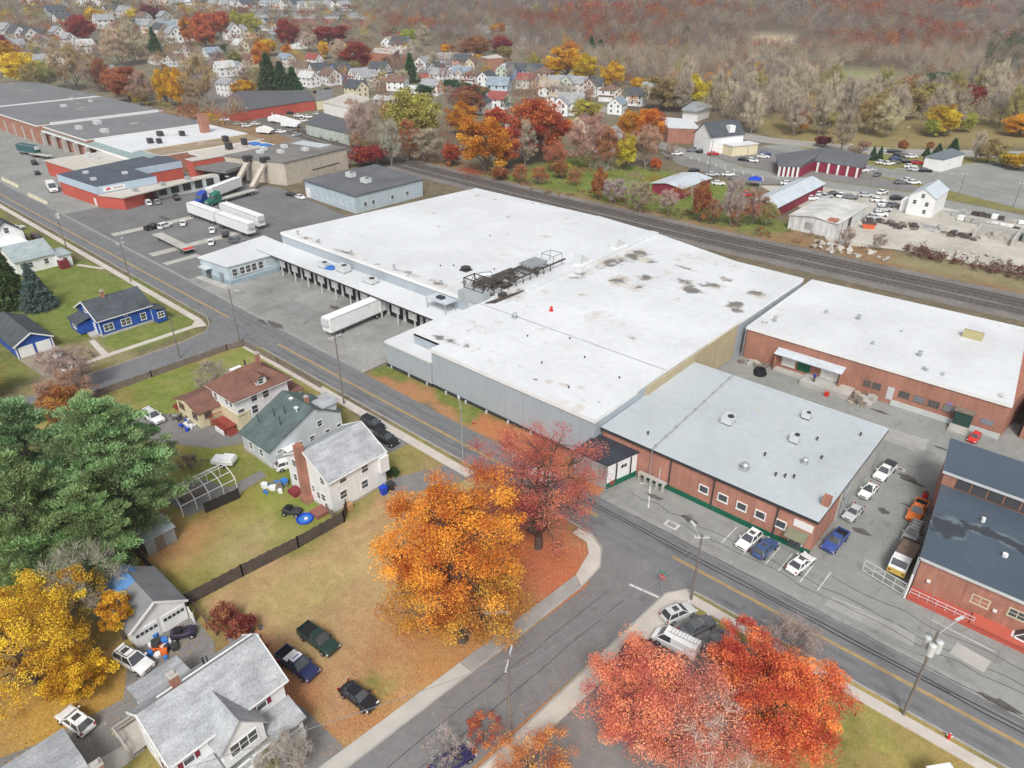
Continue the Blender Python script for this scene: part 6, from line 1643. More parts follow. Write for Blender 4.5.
# ================================================================ VEHICLES
def loft(mb, secs, mi=0):
    """secs: rings of equal length along the body, joined, ends closed"""
    n = len(secs[0]); vs = [p for s in secs for p in s]; fs = []
    for i in range(len(secs) - 1):
        for j in range(n):
            k = (j + 1) % n
            fs.append((i * n + j, i * n + k, (i + 1) * n + k, (i + 1) * n + j))
    fs.append(tuple(range(n - 1, -1, -1))); fs.append(tuple((len(secs) - 1) * n + j for j in range(n)))
    mb.mesh(vs, fs, mi)
def ring(x, hw, z0, z1, tuck=.10):
    """cross-section of a car body at x: sill, flank, shoulder, deck"""
    zm = z0 + (z1 - z0) * .55
    return [(x, -hw * .92, z0), (x, -hw, zm), (x, -hw * (1 - tuck * .4), z1 - .06), (x, -hw * (1 - tuck * 1.5), z1), (x, hw * (1 - tuck * 1.5), z1), (x, hw * (1 - tuck * .4), z1 - .06), (x, hw, zm), (x, hw * .92, z0)]
SPEC = {  # length, width, deck stations (x fraction, deck height, width fraction), cabin base x0,x1, roof x0,x1, roof height, wheel radius
    'sedan': (4.7, 1.82, [(0, .62, .84), (.03, .72, .93), (.14, .93, .98), (.33, 1.0, 1), (.74, .98, 1), (.92, .82, .97), (.985, .70, .90), (1, .55, .82)], .12, .72, .27, .55, 1.43, .33),
    'hatch': (4.5, 1.83, [(0, .66, .86), (.03, .84, .95), (.12, 1.0, .99), (.33, 1.02, 1), (.72, 1.0, 1), (.92, .86, .97), (.985, .72, .90), (1, .58, .84)], .03, .72, .13, .53, 1.58, .34),
    'suv': (4.85, 1.92, [(0, .72, .90), (.02, .95, .96), (.10, 1.06, .99), (.33, 1.08, 1), (.70, 1.06, 1), (.93, .95, .98), (.985, .82, .93), (1, .62, .88)], .015, .72, .06, .56, 1.80, .38),
    'pickup': (5.6, 1.98, [(0, .74, .94), (.02, 1.02, .98), (.30, 1.03, 1), (.41, 1.04, 1), (.70, 1.05, 1), (.94, .98, .98), (.985, .86, .95), (1, .66, .90)], .385, .73, .42, .60, 1.82, .40),
    'van': (5.7, 2.02, [(0, 1.0, .96), (.01, 1.2, .98), (.3, 1.2, 1), (.60, 1.2, 1), (.80, 1.16, 1), (.94, 1.0, .97), (.985, .9, .92), (1, .62, .88)], .005, .88, .01, .74, 2.15, .38)}
def wheel_into(t, x, y, r, side):
    w = MB(); w.tube((x, y - .12, r), (x, y + .12, r), r, n=16)
    o = w.build('wheel', M_TYRE, t, smooth=40)
    MB().tube((x, y + side * .10, r), (x, y + side * .135, r), r * .62, r * .5, n=12).build('rim', M_RIM, o)
def make_vehicle(kind, name, opts=()):
    Ln, W, st, cb0, cb1, cr0, cr1, H, wr = SPEC[kind]
    t = thing(name, None, 'car'); hw = W / 2; X = lambda f: (f - .5) * Ln
    mb = MB(); loft(mb, [ring(X(f), hw * wf, .26 if 0 < f < 1 else .36, z) for f, z, wf in st])
    zb = .97 if kind == 'sedan' else st[3][1] - .03
    # roof panel and pillars belong to the painted body
    rw = hw * (.70 if kind != 'van' else .84)
    r0, r1, b0, b1 = X(cr0), X(cr1), X(cb0), X(cb1)
    loft(mb, [[(x, -w, H - .07), (x, -w * .93, H), (x, w * .93, H), (x, w, H - .07)] for x, w in ((r0, rw * .93), (r0 + .25, rw), (r1 - .3, rw), (r1, rw * .92))])
    bw = hw * .90
    for sx, bx in ((r0, b0), (r1, b1)):
        for s in (-1, 1): mb.bar((bx, s * bw, zb), (sx + (.05 if sx == r0 else -.05), s * rw * .96, H - .04), .09, .09)
    for s in (-1, 1):
        for f in ((.5,) if kind != 'van' else ()): 
            xm = b0 + (b1 - b0) * .48
            mb.bar((xm, s * bw * 1.0, zb), (xm - .02, s * rw * .985, H - .03), .10, .07)
    if kind == 'van': # closed cargo sides
        loft(mb, [[(x, -bw * 1.02, zb - .1), (x, -rw * 1.02, H - .06), (x, rw * 1.02, H - .06), (x, bw * 1.02, zb - .1)] for x in (b0 + .02, X(.56))])
    body = mb.build('body', M_PAINT, t, smooth=28)
    g = MB(); gi = .97
    # glass house: four inclined panes
    def pane(nm, pts, n):
        m = MB(); c = [Vector(p) for p in pts]
        off = n * .04
        m.mesh([*c, *[p - off for p in c]], [(0, 1, 2, 3), (7, 6, 5, 4), (0, 4, 5, 1), (1, 5, 6, 2), (2, 6, 7, 3), (3, 7, 4, 0)])
        m.build(nm, M_GLASS, t)
    q = .02
    pane('windshield', [(b1 - q, -bw * .95, zb), (b1 - q, bw * .95, zb), (r1, rw * .9, H - .05), (r1, -rw * .9, H - .05)], Vector((.7, 0, .7)))
    if kind != 'van':
        pane('rear_window', [(b0 + q, bw * .95, zb), (b0 + q, -bw * .95, zb), (r0, -rw * .9, H - .05), (r0, rw * .9, H - .05)], Vector((-.7, 0, .7)))
    xs = X(.57) if kind == 'van' else b0 + .06
    for s in (-1, 1):
        pane('side_window', [(xs, s * bw * .99, zb), (b1 - .08, s * bw * .99, zb), (r1 - .02, s * rw * .97, H - .06), ((xs if kind == 'van' else r0 + .03), s * rw * .97, H - .06)][::s], Vector((0, s, .3)))
    # floor under the glass so that nothing shows through
    MB().box(b0 + .1, b1 - .1, -bw * .9, bw * .9, zb - .05, zb + .02).build('interior', M_BLACK, t)
    if kind == 'pickup':
        bx = MB()
        x0, x1 = X(.03), X(.375)
        bx.box(x0, x1, -hw * .84, hw * .84, .98, 1.055); bx.build('bed_floor', M_BLACK, t)
        rail = MB()
        for s in (-1, 1): rail.box(X(.01), X(.385), s * hw * .86 - .05, s * hw * .86 + .05, 1.0, 1.28)
        rail.box(X(.008), X(.025), -hw * .86, hw * .86, 1.0, 1.28)
        rail.build('bed_side', M_PAINT, t)
    if 'sunroof' in opts: MB().box(r0 + .75, r0 + 1.45, -.38, .38, H - .01, H + .012).build('sunroof', M_GLASS, t)
    if 'rack' in opts:
        m = MB()
        for s in (-1, 1): m.box(r0 + .3, r1 - .3, s * rw * .82 - .03, s * rw * .82 + .03, H, H + .08)
        for k in range(3): m.box(r0 + .5 + k * .8, r0 + .56 + k * .8, -rw * .8, rw * .8, H + .05, H + .09)
        m.build('roof_rack', M_DARK, t)
    if 'cover' in opts: MB().box(X(.02), X(.385), -hw * .87, hw * .87, 1.28, 1.62).build('bed_cover', simple('bed_cover_vinyl', (.05, .055, .06), .6, .1), t)
    if 'ladder' in opts:
        m = MB()
        for s in (-.45, .45): m.bar((X(.03), s - .15, H + .2), (X(.66), s - .15, H + .2), .06, .06)
        for k in range(9): m.bar((X(.05 + k * .07), -.6, H + .2), (X(.05 + k * .07), .3, H + .2), .04, .04)
        m.build('ladder', M_STEEL, t)
    if 'white_top' in opts: 
        MB().box(X(.26), X(.40), -hw * .8, hw * .8, 1.28, 1.40).box(r0 + .05, r1 - .2, -rw * .95, rw * .95, H, H + .03).build('pale_top', M_WHITEP, t)
        MB().box(r0 + .3, r1 - .5, -rw * .6, rw * .6, H + .03, H + .05).build('blue_patch', simple('faded_blue', (.16, .22, .50), .7, .6, 3), t)
    for s in (-1, 1):
        MB().box(X(.965), X(.995), s * hw * .78 - .2, s * hw * .78 + .12 * s + .08, .60, .76).build('headlight', M_HEAD, t)
        MB().box(X(.0), X(.02), s * hw * .80 - .12, s * hw * .80 + .12, .70, .92).build('taillight', M_TAIL, t)
        MB().box(X(cb1 - .07), X(cb1 - .03), s * (hw + .02), s * (hw + .2), zb, zb + .16).build('mirror', M_PAINT, t)
        for f in (.19, .82): wheel_into(t, X(f), s * (hw - .08), wr, s)
    MB().box(X(.992), X(1.004), -hw * .5, hw * .5, .50, .66).build('grille', M_DARK, t)
    return t
VEH = {}
def vehicle(kind, col, loc, rz, label, name, cat='car', opts=(), group=None, s=.89, desc=None, where=None):
    key = (kind, tuple(opts), name)
    if key not in VEH: t = VEH[key] = make_vehicle(kind, name, opts)
    else: t = dup(VEH[key])
    t.location = (loc[0], loc[1], (loc[2] if len(loc) > 2 else ground(loc[0], loc[1])) + .04)
    t.rotation_euler = (0, 0, R(rz)); t.scale = (s, s, s)
    for k in ('label', 'group'):
        if k in t.keys(): del t[k]
    tag(t, label, cat, group); paint(t, col)
    if desc: later(t, desc, where, cat, group)
    return t
CW, CK, CS, CG = (.82, .82, .81), (.016, .017, .02), (.52, .53, .54), (.12, .125, .13)
# parked nearby
vehicle('pickup', (.02, .045, .035), (-48.7, 25.1), 4, 'dark green pickup with open bed, farther of two on leafy lawn', 'pickup_truck', 'pickup')
vehicle('pickup', (.025, .035, .11), (-47.7, 21.9), 6, 'navy blue pickup with white topped cab on the leafy lawn', 'pickup_truck', 'pickup', ('white_top',))
vehicle('sedan', CK, (-40.2, 23.6), 5, 'black sedan parked on the leafy lawn below the two pickups', 'sedan', 'car')
vehicle('hatch', CW, (-57.8, 4.8), 192, 'white hatchback with dark sunroof beside the yellow tree', 'hatchback', 'car', ('sunroof',))
vehicle('suv', CW, (-60.4, 11.3), 14, 'old white sport utility with roof rack near the tarped garage', 'sport_utility', 'car', ('rack', 'sunroof'))
p = site(153, 415, .9); vehicle('suv', CW, (p.x, p.y), 2, 'white sport utility parked behind the brown roof house', 'sport_utility', 'car', ('rack',))
vehicle('suv', CK, (-76.8, 55.2), 2, 'black sport utility closer to the grey house with green roof', 'sport_utility', 'car')
vehicle('suv', CK, (-72.2, 53.9), 2, 'black sport utility at the pavement above the white house roof', 'sport_utility', 'car')
vehicle('hatch', CW, (-21.7, 68.8), 264, 'white car with black roof glass in the bay by brick workshop', 'hatchback', 'car', ('sunroof',), 'cars in the marked bays')
vehicle('hatch', (.055, .11, .26), (-19.6, 68.7), 84, 'steel blue car in the marked bays before the brick workshop', 'hatchback', 'car', ('sunroof',), 'cars in the marked bays')
vehicle('sedan', CW, (-15.4, 69.0), 80, 'white sedan in the last marked bay at the brick corner', 'sedan', 'car', ('sunroof',), 'cars in the marked bays')
for px, py, k, c, lab, op in ((-13.6, 94.4, 'pickup', CW, 'white pickup with dark bed cover beside the block wall', ('cover',)), (-13.9, 88.6, 'sedan', CW, 'white car with dark roof glass beside the block wall', ('sunroof',)), (-13.9, 82.6, 'sedan', CS, 'silver sedan nose out beside the brick end wall', ()), (-13.7, 75.6, 'pickup', (.05, .09, .30), 'blue pickup at the lane mouth by the brick corner', ())):
    vehicle(k, c, (px, py), 265, lab, 'pickup_truck' if k == 'pickup' else 'sedan', 'pickup' if k == 'pickup' else 'car', op, 'vehicles along the workshop end wall', s=.82)
vehicle('pickup', (.72, .19, .035), (-7.8, 88.2), 270, 'bright orange pickup by the stepped brick building', 'pickup_truck', 'pickup', s=.85)
vehicle('suv', (.40, .41, .40), (-7.0, 83.0), 269, 'silver sport utility between the orange pickup and dump truck', 'sport_utility', 'car', ('rack',))
p = site(975, 436, .7); vehicle('hatch', (.70, .04, .03), (p.x, p.y), 265, 'bright red small car below the factory entrance steps', 'hatchback', 'car', s=.66)
# corner lot cluster
for px, py, rz, k, c, lab, op in ((-22.4, 52.9, 68, 'hatch', (.60, .61, .60), 'silver white hatchback at the tip of the corner lot', ('sunroof',)), (-19.9, 52.6, 70, 'sedan', CG, 'charcoal sedan beside the silver hatchback, corner lot', ()), (-17.3, 52.3, 66, 'sedan', (.16, .16, .165), 'grey sedan half under red leaves at the corner lot', ()), (-14.7, 52.0, 64, 'sedan', (.20, .205, .21), 'grey sedan farthest right under red leaves, corner lot', ()), (-21.7, 46.7, 188, 'sedan', CK, 'black car between white van and dark trailer', ())):
    vehicle(k, c, (px, py), rz, lab, {'hatch': 'hatchback', 'suv': 'sport_utility', 'sedan': 'sedan'}[k], 'car', op, 'vehicles in the corner lot')
vehicle('van', CW, (-20.6, 49.1), 186, 'white work van with a ladder on top in corner lot', 'work_van', 'van', ('ladder',), 'vehicles in the corner lot', s=.85)
def box_trailer():
    t = thing('utility_trailer', 'dark trailer with square black lid at the lot edge', 'trailer', (-22.4, 44.4, .04), R(188)); 
    MB().box(-1.5, 1.5, -.95, .95, .55, 1.5).build('body', M_DARK, t); MB().box(-1.6, 1.6, -1.05, 1.05, 1.5, 1.62).build('lid', simple('slate_lid', (.09, .10, .11), .5), t)
    MB().bar((-1.5, 0, .6), (-3.0, 0, .5), .12, .12).build('drawbar', M_DARK, t)
    for s in (-1, 1): wheel_into(t, .2, s * 1.0, .34, s)
box_trailer()
vehicle('hatch', CW, (-48.7, 62.2), 178, 'white car on the road under the sparse red tree', 'hatchback', 'car', ('sunroof',))
p = site(452, 760, .7); vehicle('sedan', (.025, .03, .10), (p.x, p.y), 75, 'dark blue car at the bottom edge on the side street', 'sedan', 'car')
p = site(55, 353, .7); vehicle('sedan', (.55, .55, .52), (p.x, p.y), -4, 'silver sedan in front of the blue garage doors', 'sedan', 'car')
p = site(1036, 643, .9); vehicle('van', CW, (p.x, p.y), 178, 'white van nosing in at the right edge by the ramp', 'work_van', 'van')
p = site(950, 801, .9); t = thing('cargo_trailer', 'white cargo trailer roof at the bottom edge, lower right lawn', 'trailer', (p.x, p.y, 0), R(-40))
MB().box(-2.2, 2.2, -1.1, 1.1, .5, 2.5).build('body', M_WHITEP, t); MB().bar((2.2, 0, .6), (3.6, 0, .5), .12, .12).build('drawbar', M_DARK, t)
for s in (-1, 1): wheel_into(t, -.3, s * 1.12, .36, s)
for px, py, rz, k, c, lab in ((16, 227, 95, 'sedan', CW, 'white car in the drive by the gabled white house'), (22, 236, 170, 'hatch', (.02, .05, .30), 'deep blue car under cover by the gabled white house'), (37, 237, 5, 'suv', (.09, .03, .03), 'dark maroon wagon by the pavement near long white house')):
    p = site(px, py, .8); vehicle(k, c, (p.x, p.y), rz, lab, {'hatch': 'hatchback', 'suv': 'sport_utility', 'sedan': 'sedan'}[k])
# truck terminal lot
for px, py, rz, k, c, lab in ((153, 226, 100, 'pickup', CK, 'black pickup leftmost in the dark truck lot'), (165, 225, 110, 'suv', CW, 'white sport utility beside the black pickup, truck lot'), (183, 222, 150, 'sedan', CW, 'white sedan alone on the pale strip, truck lot'), (212, 229, 150, 'sedan', CW, 'white sedan beside a black car below the long trailers'), (225, 233, 150, 'sedan', CK, 'black sedan below the long white trailers'), (211, 241, 150, 'sedan', CW, 'white sedan nearest the flatbed trailer, truck lot'), (237, 240, 30, 'suv', CG, 'grey sport utility at the corner of the low white roof'), (148, 202, 165, 'suv', CW, 'white sport utility at the terminal brick wall'), (157, 201, 165, 'hatch', (.30, .31, .33), 'grey hatchback at the terminal brick wall'), (176, 197, 165, 'suv', CK, 'long black sport utility under the terminal canopy edge'), (34, 162, 170, 'pickup', CK, 'black pickup by the tan roofed terminal wing'), (37, 172, 165, 'sedan', CK, 'black sedan near the white boat, mill yard'), (86, 184, 0, 'sedan', CW, None)):
    if lab is None: continue
    p = site(px, py, .8); vehicle(k, c, (p.x, p.y), rz, lab, {'hatch': 'hatchback', 'suv': 'sport_utility', 'sedan': 'sedan', 'pickup': 'pickup_truck'}[k], 'pickup' if k == 'pickup' else 'car')
p = site(315, 204, .8); vehicle('sedan', CW, (-198, 124.6), 0, 'white car beside the pale blue building wall', 'sedan')
vehicle('sedan', CK, (-203, 124.6), 10, 'black car beside the pale blue building wall', 'sedan')
# trailers and tractors
def semi_trailer(loc, rz, label, L_=14.4, box=True, col=None, red=False):
    t = thing('semi_trailer', label, 'trailer', (*loc, .03), R(rz))
    if box:
        MB().box(-L_ / 2, L_ / 2, -1.27, 1.27, 1.15, 4.0).build('box_body', col or M_WHITEP, t)
        m = MB()
        for s in (-1, 1): m.box(-L_ / 2, L_ / 2, s * 1.28 - .02, s * 1.28 + .02, 1.12, 1.3); m.box(-L_ / 2, L_ / 2, s * 1.27 - .03, s * 1.27 + .03, 3.9, 4.04)
        m.build('rail', M_STEEL, t)
        MB().box(L_ / 2, L_ / 2 + .5, -.9, .9, 2.6, 3.9).build('cooling_unit', M_LMET, t)
    else:
        MB().box(-L_ / 2, L_ / 2, -1.27, 1.27, 1.15, 1.35).build('deck', M_CONC, t)
        if red: MB().box(-L_ / 2, -L_ / 2 + 1.6, -1.2, 1.2, 1.36, 1.42).build('red_end', M_REDP, t)
    MB().box(-L_ / 2 + .4, L_ / 2 - .8, -.5, .5, .85, 1.14).build('chassis', M_DARK, t)
    for x in (-L_ / 2 + 1.4, -L_ / 2 + 2.7):
        for s in (-1, 1): wheel_into(t, x, s * 1.1, .5, s)
    m = MB()
    for s in (-1, 1): m.box(L_ / 2 - 3.1, L_ / 2 - 2.9, s * .9 - .08, s * .9 + .08, 0, 1.1)
    m.build('landing_leg', M_DARK, t)
    return t
semi_trailer((-108.8, 77.0), -87, 'white refrigerated trailer backed onto the loading dock')
def two(a, b): 
    d = Vector(b) - Vector(a); return ((a[0] + b[0]) / 2, (a[1] + b[1]) / 2), math.degrees(math.atan2(d.y, d.x))
c, r_ = two((-206.5, 93.2), (-191.6, 93.3)); semi_trailer(c, r_, 'white box trailer at the far end of a long row', 14.4)
c, r_ = two((-190.4, 93.4), (-174.6, 93.5)); semi_trailer(c, r_, 'white box trailer in front of another, near the low office', 16)
c, r_ = two((-201.5, 99.2), (-175.5, 98.9)); semi_trailer(c, r_, 'white box trailer behind the front row, truck lot', 20)
semi_trailer((-183.5, 76.2), 178, 'empty flatbed trailer with red end in the truck lot', 19, False, red=True)
def tractor(loc, rz, label, col):
    t = thing('truck_tractor', label, 'truck', (*loc, .03), R(rz))
    MB().box(-3.4, 2.9, -.5, .5, .6, .95).build('chassis', M_DARK, t)
    mb = MB(); mb.prof([(3.3, .7), (3.3, 1.6), (1.5, 1.95), (1.0, 3.0), (.4, 3.4), (-1.3, 3.9), (-1.3, .7)], 'y', -1.15, 1.15); o = mb.build('cab', M_PAINT, t); o.color = (*col, 1)
    MB().mesh([(1.54, -1.0, 2.0), (1.54, 1.0, 2.0), (1.06, 1.0, 2.95), (1.06, -1.0, 2.95), (1.5, -1.0, 1.9), (1.5, 1.0, 1.9), (1.0, 1.0, 2.9), (1.0, -1.0, 2.9)], [(0, 1, 2, 3), (7, 6, 5, 4), (0, 4, 5, 1), (1, 5, 6, 2), (2, 6, 7, 3), (3, 7, 4, 0)]).build('windshield', M_GLASS, t)
    for s in (-1, 1):
        MB().box(-.1, .9, s * 1.13, s * 1.17, 1.9, 2.7).build('side_window', M_GLASS, t)
        for x in (2.4, -1.6, -2.8): wheel_into(t, x, s * 1.05, .5, s)
    MB().box(3.28, 3.36, -.6, .6, .9, 1.6).build('grille', M_STEEL, t)
c, r_ = two((-213.0, 117.0), (-216.5, 107.5)); 
a = site(242, 182, 2); b = site(206, 196, 2); c, r_ = two((a.x, a.y), (b.x, b.y)); semi_trailer(c, r_, 'white trailer behind the blue tractor at the terminal dock', 15)
d = (Vector((b.x, b.y)) - Vector((a.x, a.y))).normalized(); tractor((b.x + d.x * 2.0, b.y + d.y * 2.0), r_, 'royal blue truck tractor pulling a white trailer', (.02, .06, .38))
a = site(254, 190, 1.2); b = site(221, 199, 1.2); c, r_ = two((a.x, a.y), (b.x, b.y)); semi_trailer(c, r_, 'empty flatbed behind the green tractor, truck lot', 14, False)
d = (Vector((b.x, b.y)) - Vector((a.x, a.y))).normalized(); tractor((b.x + d.x * 2.0, b.y + d.y * 2.0), r_, 'teal green truck tractor with an empty flatbed', (.02, .16, .11))
p = site(29, 151, 1.5); semi_trailer((p.x, p.y), 12, 'dark teal box trailer farthest left in the mill yard', 12, True, M_CONT)
p = site(41, 154, 1.5); semi_trailer((p.x, p.y), 14, 'long flat trailer beside the teal one, mill yard', 12, False)
p = site(52, 187, 1.2); vehicle('van', CW, (p.x, p.y), -12, 'white van against the terminal brick wall, mill yard', 'work_van', 'van', s=1.3)
def dump_truck():
    t = thing('dump_truck', 'dump truck with white cab, yellow nose and brown bed', 'truck', (-6.5, 77.2, .03), R(270)); t.scale = (.9, .9, .9)
    MB().box(-3.2, 2.9, -.5, .5, .6, .95).build('chassis', M_DARK, t)
    mb = MB(); mb.prof([(3.1, .7), (3.1, 1.5), (2.85, 1.75), (2.3, 2.5), (1.2, 2.55), (1.1, .7)], 'y', -1.05, 1.05); mb.build('cab', M_WHITEP, t)
    MB().mesh([(2.9, -.92, 1.75), (2.9, .92, 1.75), (2.36, .92, 2.45), (2.36, -.92, 2.45), (2.8, -.92, 1.7), (2.8, .92, 1.7), (2.26, .92, 2.4), (2.26, -.92, 2.4)], [(0, 1, 2, 3), (7, 6, 5, 4), (0, 4, 5, 1), (1, 5, 6, 2), (2, 6, 7, 3), (3, 7, 4, 0)]).build('windshield', M_GLASS, t)
    MB().box(2.5, 3.2, -1.07, 1.07, .65, 1.42).build('bonnet', simple('yellow_truck_paint', (.62, .42, .10), .5), t)
    MB().box(-3.4, .9, -1.15, 1.15, .95, 1.1).box(-3.4, .9, -1.2, -1.1, 1.0, 2.0).box(-3.4, .9, 1.1, 1.2, 1.0, 2.0).box(-3.45, -3.35, -1.2, 1.2, 1.0, 2.0).box(.8, .95, -1.2, 1.2, 1.0, 2.3).build('tipper_bed', M_RUST, t)
    MB().box(-3.3, .8, -1.1, 1.1, 1.1, 1.75).build('load', simple('brown_load', (.24, .17, .13), 1, .4, 2), t)
    for s in (-1, 1):
        for x in (2.2, -1.4, -2.5): wheel_into(t, x, s * .98, .46, s)
        MB().box(3.1, 3.2, s * .8 - .15, s * .8 + .15, .95, 1.15).build('headlight', M_HEAD, t)
dump_truck()
# distant cars: one mesh each, too small to show parts
def tiny_car():
    mb = MB(); loft(mb, [ring(-2.3, .8, .35, .75), ring(-2.2, .9, .25, .92), ring(-.9, .92, .25, 1.0), ring(1.0, .92, .25, .98), ring(2.15, .88, .25, .8), ring(2.3, .8, .35, .6)])
    mb.mesh([(-1.9, -.82, .96), (1.1, -.82, .96), (1.1, .82, .96), (-1.9, .82, .96), (-1.2, -.66, 1.42), (.3, -.66, 1.42), (.3, .66, 1.42), (-1.2, .66, 1.42)], [(0, 1, 5, 4), (1, 2, 6, 5), (2, 3, 7, 6), (3, 0, 4, 7)], 1)
    mb.mesh([(-1.25, -.68, 1.42), (.35, -.68, 1.42), (.35, .68, 1.42), (-1.25, .68, 1.42), (-1.15, -.6, 1.47), (.25, -.6, 1.47), (.25, .6, 1.47), (-1.15, .6, 1.47)], [(4, 5, 6, 7), (0, 1, 5, 4), (1, 2, 6, 5), (2, 3, 7, 6), (3, 0, 4, 7)], 0)
    for x in (-1.4, 1.45):
        for s in (-1, 1): mb.tube((x, s * .74, .32), (x, s * .93, .32), .32, n=10, mi=2)
    o = mb.build('parked_car', [M_PAINT, M_GLASS, M_TYRE], smooth=28); me = o.data; bpy.data.objects.remove(o); return me
TINY = tiny_car()
CN = {'white': CW, 'black': CK, 'silver': CS, 'grey': (.17, .175, .18), 'red': (.55, .03, .03), 'blue': (.05, .08, .22)}
def far_car(px, py, col, rz, where, s=1.0):
    p = site(px, py); o = bpy.data.objects.new('parked_car', TINY); COL.objects.link(o)
    o.location = (p.x, p.y, p.z + .06); o.rotation_euler = (0, 0, R(rz)); o.scale = (s, s, s); o.color = (*CN[col], 1)
    later(o, col + ' car parked', where, 'car', 'cars parked far across the railway')
B1, B2, B3, B4, B5 = 'beside the white cafe', 'by the maroon restaurant', 'near the big white house', 'on the avenue by the stone yard', 'among the garage row trucks'
for px, py, c, rz, w in ((885, 152, 'silver', 20, B1), (893, 153, 'black', 20, B1), (899, 156, 'black', 20, B1), (905, 157, 'grey', 20, B1), (911, 158, 'white', 20, B1), (906, 163, 'black', 10, B1), (917, 164, 'red', 10, B1), (910, 168, 'white', 10, B1), (914, 171, 'silver', 10, B1), (925, 172, 'black', 10, B1), (881, 164, 'white', 30, B2), (888, 165, 'white', 30, B2), (894, 164, 'grey', 30, B2), (850, 174, 'white', 40, B2), (861, 172, 'white', 20, B2), (868, 171, 'silver', 20, B2), (877, 176, 'grey', 70, B2), (901, 184, 'grey', 20, B4), (908, 182, 'white', 20, B4), (913, 184, 'white', 20, B4), (744, 161, 'black', -15, B3), (752, 162, 'white', -15, B3), (696, 151, 'black', 20, B3), (702, 153, 'black', 25, B3), (713, 155, 'red', 20, B3), (692, 152, 'grey', 20, B3), (765, 155, 'blue', 10, B3), (763, 158, 'white', 10, B3), (671, 153, 'grey', 30, B3), (677, 155, 'white', 30, B3), (694, 172, 'black', 60, 'above the red barn'), (718, 185, 'white', 10, 'above the red barn'), (747, 196, 'red', 30, 'above the red barn'), (811, 200, 'white', 15, B4), (865, 197, 'silver', 10, B4), (882, 194, 'white', 60, B4), (878, 202, 'white', 10, B4), (885, 206, 'white', 10, B4), (883, 211, 'silver', 10, B4), (879, 216, 'white', 10, B4), (874, 219, 'silver', 10, B4), (787, 185, 'white', 10, B4), (801, 184, 'white', 10, B4),
    (262, 115, 'black', 20, B5), (270, 115, 'white', 30, B5), (299, 117, 'white', 20, B5), (308, 118, 'white', 20, B5), (318, 115, 'silver', 20, B5), (317, 93, 'black', 10, B5), (322, 92, 'black', 10, B5), (328, 90, 'black', 10, B5), (346, 88, 'red', 10, B5), (262, 130, 'white', 20, B5), (243, 120, 'white', 10, B5), (236, 114, 'white', 10, B5), (228, 113, 'silver', 10, B5), (252, 118, 'grey', 10, B5), (233, 119, 'white', 40, B5), (239, 125, 'silver', 10, B5), (247, 127, 'white', 60, B5), (256, 125, 'white', 20, B5), (281, 133, 'white', 30, B5), (297, 136, 'silver', 80, B5), (289, 114, 'black', 10, B5), (303, 122, 'white', 50, B5), (225, 121, 'white', 15, B5), (819, 196, 'white', 30, B4), (826, 198, 'silver', 50, B4), (834, 196, 'black', 20, B4), (841, 197, 'white', 70, B4), (850, 199, 'grey', 10, B4), (893, 207, 'grey', 40, B4), (897, 200, 'black', 20, B4), (930, 160, 'black', 10, B1), (870, 158, 'white', 20, B2), (895, 160, 'blue', 30, B2), (728, 176, 'white', 20, 'above the red barn'), (736, 180, 'grey', 20, 'above the red barn'), (712, 176, 'silver', 20, 'above the red barn'), (274, 131, 'grey', 20, B5)):
    far_car(px, py, c, rz + 20, w)
for k, (px, py, s, lab) in enumerate(((268, 116, 1, 'white box truck at the red garage doors'), (277, 123, 1.1, 'white caravan left of the shrink wrapped boat'), (291, 128, 1.2, 'white shrink wrapped boat beside the pale green workshop'), (265, 134, 1, 'white van among scrap at the left of the boat'), (284, 124, 1, 'white caravan touching the shrink wrapped boat'))):
    p = site(px, py); t = thing('white_caravan' if 'caravan' in lab else 'wrapped_boat' if 'boat' in lab else 'box_truck', lab, 'boat' if 'boat' in lab else 'caravan' if 'caravan' in lab else 'truck', (p.x, p.y, 0), R(25)); t.scale = (s, s, s)
    if 'boat' in lab: MB().prof([(-3.6, .9), (-3.4, 2.6), (-.5, 3.5), (2, 3.0), (4.4, 2.0), (3.2, .8)], 'y', -1.3, 1.3).build('hull', M_WHITEP, t)
    else: MB().prof([(-3, .6), (-3, 3.0), (2.2, 3.0), (2.9, 2.0), (3.4, 1.7), (3.4, .6)], 'y', -1.15, 1.15).build('body', M_WHITEP, t)
    for x in (-1.8, 2):
        for sd in (-1, 1): wheel_into(t, x, sd * 1.1, .42, sd)
